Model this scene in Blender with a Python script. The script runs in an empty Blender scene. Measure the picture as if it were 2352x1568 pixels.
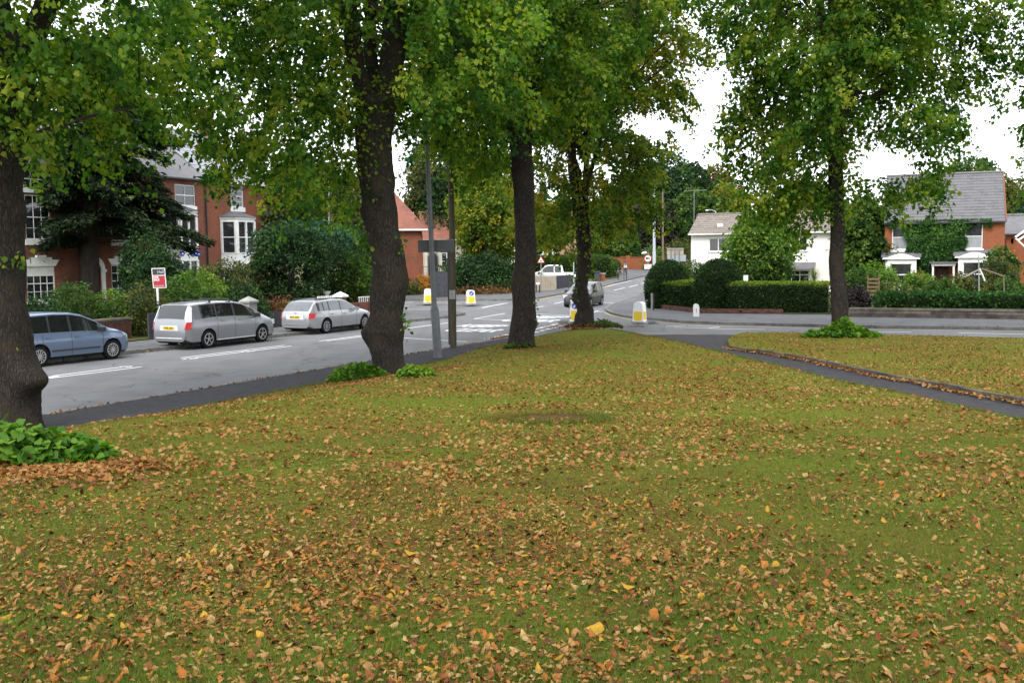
import bpy, bmesh, math, random
import numpy as np
from mathutils import Vector, Matrix
random.seed(7); rng = np.random.default_rng(7)
R = math.radians
SC = bpy.context.scene
COL = SC.collection
# ------------------------------------------------------------------ camera, sky, sun, exposure
FP, PITCH, ROLL, CH = 2300.0, 0.083, -0.010, 3.1        # focal length (px of a 2352 px wide frame), pitch, roll, eye height over the road
cr, sr = math.cos(ROLL), math.sin(ROLL)
FW = Vector((0, math.cos(PITCH), -math.sin(PITCH))); UPV = Vector((0, math.sin(PITCH), math.cos(PITCH))); XR = Vector((1, 0, 0))
RIGHT = XR*cr + UPV*sr; UP = XR*(-sr) + UPV*cr
cam_d = bpy.data.cameras.new('camera'); cam = bpy.data.objects.new('camera', cam_d); COL.objects.link(cam)
cam_d.sensor_width = 36; cam_d.lens = 36*FP/2352; cam_d.clip_end = 2000; cam_d.clip_start = 0.1
m = Matrix.Identity(4)
for i in range(3):
    m[i][0] = RIGHT[i]; m[i][1] = UP[i]; m[i][2] = -FW[i]
m[2][3] = CH
cam.matrix_world = m
SC.camera = cam
world = bpy.data.worlds.new('World'); SC.world = world; world.use_nodes = True
wn = world.node_tree; wn.nodes.clear()
sky = wn.nodes.new('ShaderNodeTexSky'); sky.sky_type = 'NISHITA'; sky.sun_disc = False
sky.sun_elevation = R(48); sky.sun_rotation = R(200); sky.dust_density = 3
mixs = wn.nodes.new('ShaderNodeMix'); mixs.data_type = 'RGBA'; mixs.inputs[0].default_value = 0.88
mixs.inputs[7].default_value = (8.6, 8.9, 9.3, 1)          # the white cloud deck of an overcast day
bg = wn.nodes.new('ShaderNodeBackground'); bg.inputs[1].default_value = 0.13
wo = wn.nodes.new('ShaderNodeOutputWorld')
wn.links.new(sky.outputs[0], mixs.inputs[6]); wn.links.new(mixs.outputs[2], bg.inputs[0]); wn.links.new(bg.outputs[0], wo.inputs[0])
sun_d = bpy.data.lights.new('sun', 'SUN'); sun_d.energy = 1.3; sun_d.angle = R(22); sun_d.color = (1, 0.965, 0.91)
sun = bpy.data.objects.new('sun', sun_d); COL.objects.link(sun)
sun.rotation_euler = (R(42), 0, R(-20))
SC.view_settings.view_transform = 'Standard'; SC.view_settings.look = 'None'
SC.view_settings.exposure = 1.25; SC.view_settings.gamma = 1.0; SC.view_settings.use_curve_mapping = False
SC.render.engine = 'CYCLES'
SC.cycles.max_bounces = 6; SC.cycles.diffuse_bounces = 4; SC.cycles.glossy_bounces = 3; SC.cycles.transmission_bounces = 4
SC.cycles.use_denoising = True

# ------------------------------------------------------------------ pixels of the survey photo (2352 wide) to points of the place
def ray(x, y):
    u = (x-1176)/FP; v = (784-y)/FP
    u, v = cr*u - sr*v, sr*u + cr*v
    return Vector((u, math.cos(PITCH)+v*math.sin(PITCH), -math.sin(PITCH)+v*math.cos(PITCH)))
def at(x, y, D):
    r = ray(x, y); r = r*(D/r.y); return Vector((0, 0, CH)) + r
def rise(Y):                                               # the far road climbs
    return float(np.interp(Y, [0, 60, 80, 100, 120, 160, 220, 600], [0, 0, .32, 1.0, 1.85, 3.6, 5.5, 12]))
def gp(x, y, f=None, off=0.0):
    r = ray(x, y); r = r/r.y; o = Vector((0, 0, CH))
    g = (lambda X, Y: rise(Y)+off) if f is None else (lambda X, Y: f(X, Y)+off)
    a = 1.5; D = 1.5
    while D < 500:
        D2 = D*1.01
        p = o + r*D2
        if p.z < g(p.x, p.y):
            for _ in range(30):
                mid = (D+D2)/2; p = o + r*mid
                if p.z < g(p.x, p.y): D2 = mid
                else: D = mid
            return o + r*D
        D = D2
    return o + r*300
K0 = gp(752, 853); K1 = gp(163, 954)
U = (K0-K1); U.z = 0; U.normalize(); N = Vector((U.y, -U.x, 0))     # U runs along the main road, N points off it towards the lawn
ANG = math.atan2(U.y, U.x)
def sd(x, y):
    dx, dy = x-K0.x, y-K0.y
    return dx*U.x+dy*U.y, dx*N.x+dy*N.y
def road(s, d, z=0.0):
    return Vector((K0.x+U.x*s+N.x*d, K0.y+U.y*s+N.y*d, z))
YB = [-8, 0, 4, 8, 14, 20, 26, 32, 38, 44, 80]; ZB = [1.62, 1.5, 1.36, 1.15, .88, .66, .50, .36, .22, .12, .12]
def lawn_f(X, Y):
    s, d = sd(X, Y)
    b = float(np.interp(Y, YB, ZB)); e = min(max((d-2.1)/4.2, 0), 1); e = e*e*(3-2*e)
    return .12 + (b-.12)*e
def lawn_np(X, Y):
    b = np.interp(Y, YB, ZB); d = (X-K0.x)*N.x+(Y-K0.y)*N.y
    e = np.clip((d-2.1)/4.2, 0, 1); e = e*e*(3-2*e)
    w = .008*np.sin(X*1.7+1.3*np.sin(Y*.9))*np.sin(Y*1.3+.7)+.004*np.sin(X*4.1+Y*2.2)
    return .12 + (b-.12)*e + w*e

# ------------------------------------------------------------------ objects
def tag(o, label=None, cat=None, group=None, kind=None):
    if label: o['label'] = label
    if cat: o['category'] = cat
    if group: o['group'] = group
    if kind: o['kind'] = kind
    return o
def thing(name, label, cat, loc=(0, 0, 0), rotz=0.0, group=None):
    o = bpy.data.objects.new(name, None); COL.objects.link(o); o.location = loc; o.rotation_euler = (0, 0, rotz)
    o.empty_display_size = .2
    return tag(o, label, cat, group)
def link(name, me, parent=None):
    o = bpy.data.objects.new(name, me); COL.objects.link(o)
    if parent is not None: o.parent = parent
    return o
def copy_tree(o, parent=None):
    c = o.copy(); COL.objects.link(c); c.parent = parent
    for ch in [x for x in bpy.data.objects if x.parent == o]: copy_tree(ch, c)
    return c
class MB:
    def __init__(s): s.v = []; s.f = []; s.m = []
    def add(s, vs, fs, mi=0):
        b = len(s.v); s.v += [tuple(v) for v in vs]
        for f in fs: s.f.append([b+i for i in f]); s.m.append(mi)
        return s
    def box(s, x0, x1, y0, y1, z0, z1, mi=0):
        return s.add([(x0,y0,z0),(x1,y0,z0),(x1,y1,z0),(x0,y1,z0),(x0,y0,z1),(x1,y0,z1),(x1,y1,z1),(x0,y1,z1)],
                     [(0,3,2,1),(4,5,6,7),(0,1,5,4),(1,2,6,5),(2,3,7,6),(3,0,4,7)], mi)
    def beam(s, a, b, w, h=None, mi=0):
        h = h or w; a = Vector(a); b = Vector(b); d = (b-a).normalized()
        r = Vector((0, 0, 1)) if abs(d.z) < .95 else Vector((1, 0, 0))
        sx = d.cross(r).normalized()*(w/2); up = sx.cross(d).normalized()*(h/2)
        return s.add([a-sx-up, a+sx-up, a+sx+up, a-sx+up, b-sx-up, b+sx-up, b+sx+up, b-sx+up],
                     [(0,3,2,1),(4,5,6,7),(0,1,5,4),(1,2,6,5),(2,3,7,6),(3,0,4,7)], mi)
    def tube(s, pts, rad, n=8, mi=0, noise=0, cap=True):
        pts = [Vector(p) for p in pts]
        if not hasattr(rad, '__len__'): rad = [rad]*len(pts)
        b = len(s.v); prev = None
        for i, p in enumerate(pts):
            d = (pts[min(i+1, len(pts)-1)]-pts[max(i-1, 0)]).normalized()
            if prev is None:
                r = Vector((1, 0, 0)) if abs(d.x) < .9 else Vector((0, 1, 0)); sx = (r-d*r.dot(d)).normalized()
            else: sx = (prev-d*prev.dot(d)).normalized()
            prev = sx; sy = d.cross(sx)
            for k in range(n):
                a = 2*math.pi*k/n; q = rad[i]*(1+noise*random.uniform(-1, 1))
                s.v.append(tuple(p+(sx*math.cos(a)+sy*math.sin(a))*q))
        for i in range(len(pts)-1):
            for k in range(n):
                k2 = (k+1) % n
                s.f.append([b+i*n+k, b+i*n+k2, b+(i+1)*n+k2, b+(i+1)*n+k]); s.m.append(mi)
        if cap:
            s.f.append([b+k for k in range(n)][::-1]); s.m.append(mi)
            s.f.append([b+(len(pts)-1)*n+k for k in range(n)]); s.m.append(mi)
        return s
    def lathe(s, prof, n=16, c=(0, 0, 0), mi=0):
        b = len(s.v)
        for (r, z) in prof:
            for k in range(n):
                a = 2*math.pi*k/n; s.v.append((c[0]+r*math.cos(a), c[1]+r*math.sin(a), c[2]+z))
        for i in range(len(prof)-1):
            for k in range(n):
                k2 = (k+1) % n; s.f.append([b+i*n+k, b+i*n+k2, b+(i+1)*n+k2, b+(i+1)*n+k]); s.m.append(mi)
        s.f.append([b+k for k in range(n)][::-1]); s.m.append(mi)
        s.f.append([b+(len(prof)-1)*n+k for k in range(n)]); s.m.append(mi)
        return s
    def prism(s, poly, a, b_, axis='y', mi=0):              # poly in the other two axes, extruded from a to b_
        n = len(poly); vs = []
        for t in (a, b_):
            for (p, q) in poly:
                vs.append({'y': (p, t, q), 'x': (t, p, q), 'z': (p, q, t)}[axis])
        fs = [list(range(n)), [n+i for i in range(n)][::-1]]
        for i in range(n): fs.append([i, n+i, n+(i+1) % n, (i+1) % n])
        return s.add(vs, fs, mi)
    def build(s, name, mats, parent=None, smooth=False, sharp=None, off=None, fix=True):
        me = bpy.data.meshes.new(name)
        v = s.v
        if off is not None: v = [(a-off[0], b-off[1], c-off[2]) for a, b, c in v]
        me.from_pydata(v, [], s.f)
        if not isinstance(mats, (list, tuple)): mats = [mats]
        for mt in mats: me.materials.append(mt)
        if len(mats) > 1: me.polygons.foreach_set('material_index', s.m)
        if fix:
            bm = bmesh.new(); bm.from_mesh(me); bmesh.ops.recalc_face_normals(bm, faces=bm.faces); bm.to_mesh(me); bm.free()
        if smooth:
            me.polygons.foreach_set('use_smooth', [True]*len(me.polygons))
            me.set_sharp_from_angle(angle=R(sharp or 40))
        me.update()
        return link(name, me, parent)

# ------------------------------------------------------------------ materials
def pm(name, c1, c2=None, scale=4.0, rough=.8, bump=0.0, bscale=None, metal=0.0, spec=.5, coat=0.0, detail=6, sx=(1, 1, 1), thr=None, c3=None, c3scale=.7, c3amt=.5, bdist=.02):
    mt = bpy.data.materials.new(name); mt.use_nodes = True; nt = mt.node_tree; nd = nt.nodes; L = nt.links
    b = nd['Principled BSDF']; b.inputs['Roughness'].default_value = rough; b.inputs['Metallic'].default_value = metal
    b.inputs['Specular IOR Level'].default_value = spec if (rough < .7 or spec != .5) else .12; b.inputs['Coat Weight'].default_value = coat
    b.inputs['Base Color'].default_value = (*c1, 1)
    if c2 is not None or bump:
        tc = nd.new('ShaderNodeTexCoord'); mp = nd.new('ShaderNodeMapping'); mp.inputs['Scale'].default_value = sx
        L.new(tc.outputs['Object'], mp.inputs[0])
    if c2 is not None:
        no = nd.new('ShaderNodeTexNoise'); no.inputs['Scale'].default_value = scale; no.inputs['Detail'].default_value = detail; no.inputs['Roughness'].default_value = .65
        cr_ = nd.new('ShaderNodeValToRGB'); cr_.color_ramp.elements[0].position = .36 if thr is None else thr[0]; cr_.color_ramp.elements[1].position = .64 if thr is None else thr[1]
        cr_.color_ramp.elements[0].color = (*c1, 1); cr_.color_ramp.elements[1].color = (*c2, 1)
        L.new(mp.outputs[0], no.inputs[0]); L.new(no.outputs[0], cr_.inputs[0]); src = cr_.outputs[0]
        if c3 is not None:
            n3 = nd.new('ShaderNodeTexNoise'); n3.inputs['Scale'].default_value = c3scale; n3.inputs['Detail'].default_value = 5
            r3 = nd.new('ShaderNodeMapRange'); r3.inputs[1].default_value = .45; r3.inputs[2].default_value = .7; r3.inputs[4].default_value = c3amt
            mx = nd.new('ShaderNodeMix'); mx.data_type = 'RGBA'; mx.inputs[7].default_value = (*c3, 1)
            L.new(mp.outputs[0], n3.inputs[0]); L.new(n3.outputs[0], r3.inputs[0]); L.new(r3.outputs[0], mx.inputs[0]); L.new(src, mx.inputs[6]); src = mx.outputs[2]
        L.new(src, b.inputs['Base Color'])
    if bump:
        nb = nd.new('ShaderNodeTexNoise'); nb.inputs['Scale'].default_value = bscale or scale*4; nb.inputs['Detail'].default_value = 8
        bp = nd.new('ShaderNodeBump'); bp.inputs['Strength'].default_value = bump; bp.inputs['Distance'].default_value = bdist
        L.new(mp.outputs[0], nb.inputs[0]); L.new(nb.outputs[0], bp.inputs['Height']); L.new(bp.outputs[0], b.inputs['Normal'])
    return mt
def brickmat(name, c1, c2, mortar=(.28, .25, .22), bw=.225, bh=.075, dirt=(.10, .06, .05), damt=.5):
    mt = bpy.data.materials.new(name); mt.use_nodes = True; nt = mt.node_tree; nd = nt.nodes; L = nt.links; b = nd['Principled BSDF']
    b.inputs['Roughness'].default_value = .95; b.inputs['Specular IOR Level'].default_value = .12
    tc = nd.new('ShaderNodeTexCoord'); sx = nd.new('ShaderNodeSeparateXYZ'); cx = nd.new('ShaderNodeCombineXYZ'); ad = nd.new('ShaderNodeMath')
    L.new(tc.outputs['Object'], sx.inputs[0]); L.new(sx.outputs[0], ad.inputs[0]); L.new(sx.outputs[1], ad.inputs[1]); L.new(ad.outputs[0], cx.inputs[0]); L.new(sx.outputs[2], cx.inputs[1])
    br = nd.new('ShaderNodeTexBrick'); br.inputs['Scale'].default_value = 1; br.inputs['Brick Width'].default_value = bw; br.inputs['Row Height'].default_value = bh
    br.inputs['Mortar Size'].default_value = .008; br.inputs['Color1'].default_value = (*c1, 1); br.inputs['Color2'].default_value = (*c2, 1); br.inputs['Mortar'].default_value = (*mortar, 1)
    L.new(cx.outputs[0], br.inputs['Vector'])
    no = nd.new('ShaderNodeTexNoise'); no.inputs['Scale'].default_value = .9; no.inputs['Detail'].default_value = 7
    mr = nd.new('ShaderNodeMapRange'); mr.inputs[1].default_value = .42; mr.inputs[2].default_value = .72; mr.inputs[4].default_value = damt
    mx = nd.new('ShaderNodeMix'); mx.data_type = 'RGBA'; mx.inputs[7].default_value = (*dirt, 1)
    L.new(tc.outputs['Object'], no.inputs[0]); L.new(no.outputs[0], mr.inputs[0]); L.new(mr.outputs[0], mx.inputs[0]); L.new(br.outputs[0], mx.inputs[6]); L.new(mx.outputs[2], b.inputs['Base Color'])
    bp = nd.new('ShaderNodeBump'); bp.inputs['Strength'].default_value = .4; bp.inputs['Distance'].default_value = .01; bp.invert = True
    L.new(br.outputs['Fac'], bp.inputs['Height']); L.new(bp.outputs[0], b.inputs['Normal'])
    return mt
def leafmat(name, cols, trans=.35, clump=.6, rough=.62):      # cols: ramp from dark to light, driven by a number kept with each leaf
    mt = bpy.data.materials.new(name); mt.use_nodes = True; nt = mt.node_tree; nd = nt.nodes; L = nt.links; nd.remove(nd['Principled BSDF'])
    at_ = nd.new('ShaderNodeAttribute'); at_.attribute_name = 'rnd'
    tc = nd.new('ShaderNodeTexCoord'); no = nd.new('ShaderNodeTexNoise'); no.inputs['Scale'].default_value = clump; no.inputs['Detail'].default_value = 3
    L.new(tc.outputs['Object'], no.inputs[0])
    m1 = nd.new('ShaderNodeMath'); m1.operation = 'MULTIPLY_ADD'; m1.inputs[1].default_value = 1.5; m1.inputs[2].default_value = -.75; L.new(no.outputs[0], m1.inputs[0])
    m2 = nd.new('ShaderNodeMath'); m2.operation = 'ADD'; m2.use_clamp = True; L.new(at_.outputs['Fac'], m2.inputs[0]); L.new(m1.outputs[0], m2.inputs[1])
    rp = nd.new('ShaderNodeValToRGB'); rp.color_ramp.elements[0].color = (*cols[0], 1); rp.color_ramp.elements[1].color = (*cols[-1], 1); rp.color_ramp.elements[1].position = 1
    for i, c in enumerate(cols[1:-1]):
        e = rp.color_ramp.elements.new((i+1)/(len(cols)-1)); e.color = (*c, 1)
    L.new(m2.outputs[0], rp.inputs[0])
    df = nd.new('ShaderNodeBsdfPrincipled'); df.inputs['Roughness'].default_value = rough; df.inputs['Specular IOR Level'].default_value = .16
    tr = nd.new('ShaderNodeBsdfTranslucent'); ms = nd.new('ShaderNodeMixShader'); ms.inputs[0].default_value = trans
    hs = nd.new('ShaderNodeHueSaturation'); hs.inputs['Value'].default_value = 1.3; hs.inputs['Saturation'].default_value = 1.1
    L.new(rp.outputs[0], df.inputs['Base Color']); L.new(rp.outputs[0], hs.inputs['Color']); L.new(hs.outputs[0], tr.inputs[0])
    L.new(df.outputs[0], ms.inputs[1]); L.new(tr.outputs[0], ms.inputs[2]); L.new(ms.outputs[0], nd['Material Output'].inputs[0])
    return mt
M = {}
M['asphalt'] = pm('asphalt', (.125, .125, .13), (.155, .155, .16), 1.2, .85, .25, 90, c3=(.17, .17, .172), c3scale=.22, c3amt=.7)
def asphaltmat():
    mt = pm('worn_asphalt', (.118, .118, .122), (.150, .150, .154), 1.0, .88, .3, 90, c3=(.175, .175, .178), c3scale=.2, c3amt=.7); nt = mt.node_tree; nd = nt.nodes; L = nt.links; b = nd['Principled BSDF']; src = b.inputs['Base Color'].links[0].from_socket
    tc = nd.new('ShaderNodeTexCoord'); w = nd.new('ShaderNodeTexNoise'); w.inputs['Scale'].default_value = .8; L.new(tc.outputs['Object'], w.inputs[0]); av = nd.new('ShaderNodeVectorMath'); av.operation = 'MULTIPLY_ADD'; av.inputs[1].default_value = (2, 2, 2); L.new(w.outputs[1], av.inputs[0]); L.new(tc.outputs['Object'], av.inputs[2])
    vo = nd.new('ShaderNodeTexVoronoi'); vo.feature = 'DISTANCE_TO_EDGE'; vo.inputs['Scale'].default_value = .16; L.new(av.outputs[0], vo.inputs[0]); mr = nd.new('ShaderNodeMapRange'); mr.inputs[1].default_value = .002; mr.inputs[2].default_value = .009; mr.inputs[3].default_value = .45; mr.inputs[4].default_value = 0; L.new(vo.outputs['Distance'], mr.inputs[0])
    mp = nd.new('ShaderNodeMapping'); mp.inputs['Rotation'].default_value = (0, 0, R(25)); mp.inputs['Scale'].default_value = (.9, .06, 1); L.new(tc.outputs['Object'], mp.inputs[0]); n3 = nd.new('ShaderNodeTexNoise'); n3.inputs['Scale'].default_value = 1; L.new(mp.outputs[0], n3.inputs[0]); m3 = nd.new('ShaderNodeMapRange'); m3.inputs[1].default_value = .48; m3.inputs[2].default_value = .62; m3.inputs[4].default_value = .3; L.new(n3.outputs[0], m3.inputs[0])
    a = nd.new('ShaderNodeMix'); a.data_type = 'RGBA'; a.inputs[7].default_value = (.095, .095, .098, 1); L.new(m3.outputs[0], a.inputs[0]); L.new(src, a.inputs[6]); c = nd.new('ShaderNodeMix'); c.data_type = 'RGBA'; c.inputs[7].default_value = (.03, .03, .03, 1); L.new(mr.outputs[0], c.inputs[0]); L.new(a.outputs[2], c.inputs[6]); L.new(c.outputs[2], b.inputs['Base Color']); return mt
M['asphalt'] = asphaltmat()
M['path'] = pm('dark_tarmac', (.026, .025, .028), (.045, .043, .047), 6, .9, .4, 60)
M['footway'] = pm('footway_tarmac', (.09, .09, .094), (.13, .13, .134), 2.5, .9, .3, 60, c3=(.06, .06, .062), c3scale=.5)
M['kerb'] = pm('kerb_stone', (.12, .12, .115), (.2, .195, .18), 3, .9, .3, 40)
M['white_line'] = pm('road_paint_white', (.62, .62, .62), (.42, .42, .42), 9, .8, thr=(.5, .75))
M['yellow_line'] = pm('road_paint_yellow', (.55, .40, .12), (.30, .26, .16), 7, .8, thr=(.45, .7))
M['bark'] = pm('lime_bark', (.008, .0065, .006), (.040, .032, .028), 9, .95, 1.0, 26, sx=(1, 1, .4), c3=(.045, .034, .024), c3scale=2.6, c3amt=.5, bdist=.06)
def barkmat():
    mt = bpy.data.materials.new('fissured_lime_bark'); mt.use_nodes = True; nt = mt.node_tree; nd = nt.nodes; L = nt.links; b = nd['Principled BSDF']; b.inputs['Roughness'].default_value = .95; b.inputs['Specular IOR Level'].default_value = .1
    tc = nd.new('ShaderNodeTexCoord')
    def mp(s): q = nd.new('ShaderNodeMapping'); q.inputs['Scale'].default_value = s; L.new(tc.outputs['Object'], q.inputs[0]); return q.outputs[0]
    vo = nd.new('ShaderNodeTexVoronoi'); vo.feature = 'DISTANCE_TO_EDGE'; vo.inputs['Scale'].default_value = 1
    wn_ = nd.new('ShaderNodeTexNoise'); wn_.inputs['Scale'].default_value = 5; L.new(mp((1, 1, 1)), wn_.inputs[0]); av = nd.new('ShaderNodeVectorMath'); av.operation = 'MULTIPLY_ADD'; av.inputs[1].default_value = (2.6, 2.6, 2.6); L.new(wn_.outputs[1], av.inputs[0]); L.new(mp((30, 30, 4.5)), av.inputs[2]); L.new(av.outputs[0], vo.inputs[0])
    n1 = nd.new('ShaderNodeTexNoise'); n1.inputs['Scale'].default_value = 1; n1.inputs['Detail'].default_value = 9; n1.inputs['Roughness'].default_value = .7; L.new(mp((22, 22, 9)), n1.inputs[0])
    n2 = nd.new('ShaderNodeTexNoise'); n2.inputs['Scale'].default_value = 2.2; n2.inputs['Detail'].default_value = 5; L.new(tc.outputs['Object'], n2.inputs[0])
    mr = nd.new('ShaderNodeMapRange'); mr.inputs[1].default_value = -.12; mr.inputs[2].default_value = .20; L.new(vo.outputs['Distance'], mr.inputs[0])
    mu = nd.new('ShaderNodeMath'); mu.operation = 'MULTIPLY'; L.new(mr.outputs[0], mu.inputs[0]); L.new(n1.outputs[0], mu.inputs[1])
    rp = nd.new('ShaderNodeValToRGB'); e = rp.color_ramp.elements; e[0].position = .05; e[0].color = (.009, .0075, .007, 1); e[1].position = .68; e[1].color = (.068, .058, .052, 1); q = e.new(.4); q.color = (.030, .025, .022, 1); L.new(mu.outputs[0], rp.inputs[0])
    r2 = nd.new('ShaderNodeMapRange'); r2.inputs[1].default_value = .5; r2.inputs[2].default_value = .68; r2.inputs[4].default_value = .6; L.new(n2.outputs[0], r2.inputs[0]); mx = nd.new('ShaderNodeMix'); mx.data_type = 'RGBA'; mx.inputs[7].default_value = (.045, .036, .020, 1); L.new(r2.outputs[0], mx.inputs[0]); L.new(rp.outputs[0], mx.inputs[6]); L.new(mx.outputs[2], b.inputs['Base Color'])
    bp = nd.new('ShaderNodeBump'); bp.inputs['Strength'].default_value = 1; bp.inputs['Distance'].default_value = .035; L.new(mu.outputs[0], bp.inputs['Height']); L.new(bp.outputs[0], b.inputs['Normal']); return mt
M['bark'] = barkmat()
M['bark2'] = pm('dark_bark', (.03, .026, .023), (.06, .05, .042), 6, .95, .8, 20, sx=(1, 1, .3))
M['soil'] = pm('leafy_soil', (.035, .018, .010), (.10, .045, .018), 9, 1, .8, 50)
M['white'] = pm('white_paint', (.78, .78, .76), (.68, .68, .66), 3, .55)
M['render_white'] = pm('white_render', (.78, .75, .70), (.70, .67, .62), 1.2, .9, .15, 60)
M['cream'] = pm('cream_render', (.62, .57, .48), (.52, .48, .41), 1.2, .9, .15, 60)
M['pink'] = pm('pink_render', (.42, .23, .175), (.36, .20, .155), 1.2, .9)
M['brick_red'] = brickmat('brick_red', (.27, .080, .040), (.20, .060, .032), (.20, .12, .09))
M['brick_dark'] = brickmat('brick_dark', (.25, .082, .046), (.17, .058, .036), (.15, .10, .08), dirt=(.07, .045, .04), damt=.75)
M['brick_orange'] = brickmat('brick_orange', (.29, .085, .034), (.23, .066, .028), (.22, .12, .07), damt=.25)
M['brick_a'] = pm('brick_single', (.17, .065, .045), (.085, .05, .042), 5, .95, .5, 60)
M['brick_b'] = pm('brick_sooty', (.11, .055, .045), (.05, .04, .038), 4, .95, .5, 60)
M['mortar'] = pm('mortar', (.16, .14, .12), (.1, .09, .08), 8, 1)
M['slate'] = pm('slate', (.085, .081, .088), (.122, .117, .122), 3, .6, .2, 30)
M['slate_b'] = pm('slate_worn', (.13, .125, .13), (.09, .09, .098), 5, .7, .2, 30)
M['slate_lt'] = pm('slate_pale', (.20, .205, .22), (.25, .255, .27), 2, .6, .1, 30)
M['tile_a'] = pm('concrete_tile', (.15, .13, .115), (.22, .19, .165), 6, .9, .4, 40)
M['tile_b'] = pm('concrete_tile_lichen', (.20, .17, .14), (.12, .105, .095), 5, .9, .4, 40)
M['tile_red'] = brickmat('clay_roof_tiles', (.27, .115, .08), (.22, .09, .065), (.18, .08, .06), .2, .12)
M['stone'] = pm('wall_stone', (.13, .11, .095), (.22, .19, .16), 2.5, .95, .7, 25, c3=(.05, .045, .04), c3scale=1.5, c3amt=.7)
M['stone_dk'] = pm('wall_stone_sooty', (.07, .058, .052), (.13, .11, .095), 2.5, .95, .7, 25, c3=(.04, .035, .033), c3scale=1.5, c3amt=.7)
M['stone_cream'] = pm('stone_cream', (.42, .36, .27), (.30, .26, .2), 3, .9, .3, 20)
M['concrete'] = pm('concrete', (.33, .33, .31), (.22, .22, .21), 3, .9, .3, 30)
M['black'] = pm('black_rubber', (.012, .012, .013), None, rough=.8)
M['trim'] = pm('black_trim', (.02, .02, .021), None, rough=.45)
M['glass'] = pm('car_glass', (.012, .013, .014), None, rough=.04, spec=.8)
M['glass_lt'] = pm('car_glass_pale', (.10, .115, .125), (.05, .06, .065), 1.5, .03, spec=.9)  # paler base colour stands in for bright sky reflected in the glass
M['win'] = pm('window_glass', (.012, .014, .016), (.035, .038, .042), 1.2, .04, spec=.8)
M['net'] = pm('net_curtain_pane', (.30, .31, .32), (.20, .21, .23), 5, .25, sx=(4, 4, .4))
M['blue_car'] = pm('blue_metallic_paint', (.14, .19, .29), None, rough=.3, metal=.45, coat=.7)
M['silver'] = pm('silver_paint', (.25, .255, .27), None, rough=.34, metal=.6, coat=.5)
M['silver2'] = pm('bright_silver_paint', (.34, .34, .355), None, rough=.34, metal=.55, coat=.5)
M['blackcar'] = pm('dark_grey_car_paint', (.03, .031, .037), None, rough=.35, metal=.2, coat=.25)
M['redcar'] = pm('red_car_paint', (.40, .05, .07), None, rough=.3, coat=.7)
M['whitecar'] = pm('white_car_paint', (.8, .8, .8), None, rough=.3, coat=.6)
M['alloy'] = pm('wheel_alloy', (.42, .42, .43), None, rough=.35, metal=.6)
M['redlamp'] = pm('red_lamp', (.45, .015, .02), None, rough=.15, coat=.8)
M['clearlamp'] = pm('clear_lamp', (.65, .66, .68), None, rough=.15, coat=.8)
M['plate_y'] = pm('yellow_plate', (.75, .50, .03), None, rough=.4)
M['plate_w'] = pm('white_plate', (.75, .75, .72), None, rough=.4)
M['galv'] = pm('galvanised_steel', (.15, .155, .165), (.21, .215, .225), 5, .6, .1, 30)
M['lamp_grey'] = pm('painted_lamp_grey', (.42, .46, .50), None, rough=.5)
M['post_grey'] = pm('lamp_post_steel', (.07, .072, .08), (.11, .113, .12), 5, .6, .1, 30)
M['pole_wood'] = pm('telegraph_pole_wood', (.055, .048, .032), (.085, .072, .048), 8, .9, .5, 30, sx=(3, 3, .2))
M['pole_wood2'] = pm('pale_pole_wood', (.20, .16, .11), (.15, .12, .09), 8, .9, .5, 30, sx=(3, 3, .2))
M['sign_dark'] = pm('sign_back_grey', (.05, .052, .056), (.075, .077, .08), 3, .5)
M['sign_grey'] = pm('sign_back_light', (.30, .33, .37), None, rough=.5)
M['sign_white'] = pm('sign_white', (.78, .78, .76), None, rough=.5)
M['sign_red'] = pm('sign_red', (.50, .03, .035), None, rough=.45)
M['sale_red'] = pm('board_red', (.36, .012, .03), None, rough=.5)
M['sale_dark'] = pm('board_dark', (.025, .025, .025), None, rough=.5)
M['blue'] = pm('sign_blue', (.02, .05, .40), None, rough=.5)
M['beacon_y'] = pm('bollard_yellow', (.80, .55, .02), None, rough=.35)
M['beacon_w'] = pm('bollard_white', (.82, .82, .80), None, rough=.35)
M['fence'] = pm('fence_grey', (.05, .052, .06), (.075, .077, .085), 5, .8)
M['wood'] = pm('fence_wood', (.20, .13, .08), (.14, .095, .06), 6, .85, sx=(1, 1, 6))
M['lime'] = leafmat('lime_leaves', [(.018, .058, .009), (.050, .125, .015), (.10, .19, .022), (.17, .25, .028), (.26, .28, .035)], .58)
M['lime_y'] = leafmat('lime_leaves_turning', [(.028, .065, .009), (.065, .125, .014), (.13, .19, .022), (.22, .24, .03), (.33, .26, .03)], .5)
M['sucker'] = leafmat('lime_shoot_leaves', [(.022, .065, .008), (.055, .135, .012), (.10, .20, .02), (.19, .27, .03)], .35)
M['dkgreen'] = leafmat('dark_green_leaves', [(.006, .020, .006), (.014, .040, .011), (.028, .066, .016), (.05, .10, .022)], .25)
M['midgreen'] = leafmat('mid_green_leaves', [(.014, .040, .009), (.034, .080, .014), (.07, .125, .02), (.13, .18, .03)], .38)
M['ltgreen'] = leafmat('light_green_leaves', [(.035, .085, .012), (.075, .155, .02), (.14, .23, .03), (.22, .28, .04)], .42)
M['olive'] = leafmat('olive_leaves', [(.02, .038, .012), (.05, .07, .018), (.10, .11, .025), (.17, .16, .04)], .35)
M['blueg'] = leafmat('blue_green_leaves', [(.006, .026, .018), (.014, .06, .034), (.03, .10, .045), (.06, .15, .05)], .25)
M['yew'] = leafmat('yew_needles', [(.008, .016, .009), (.018, .034, .014), (.036, .056, .020), (.075, .07, .028)], .2)
M['purple'] = leafmat('copper_beech_leaves', [(.012, .010, .012), (.022, .016, .018), (.03, .025, .02), (.045, .04, .022)], .2)
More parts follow.
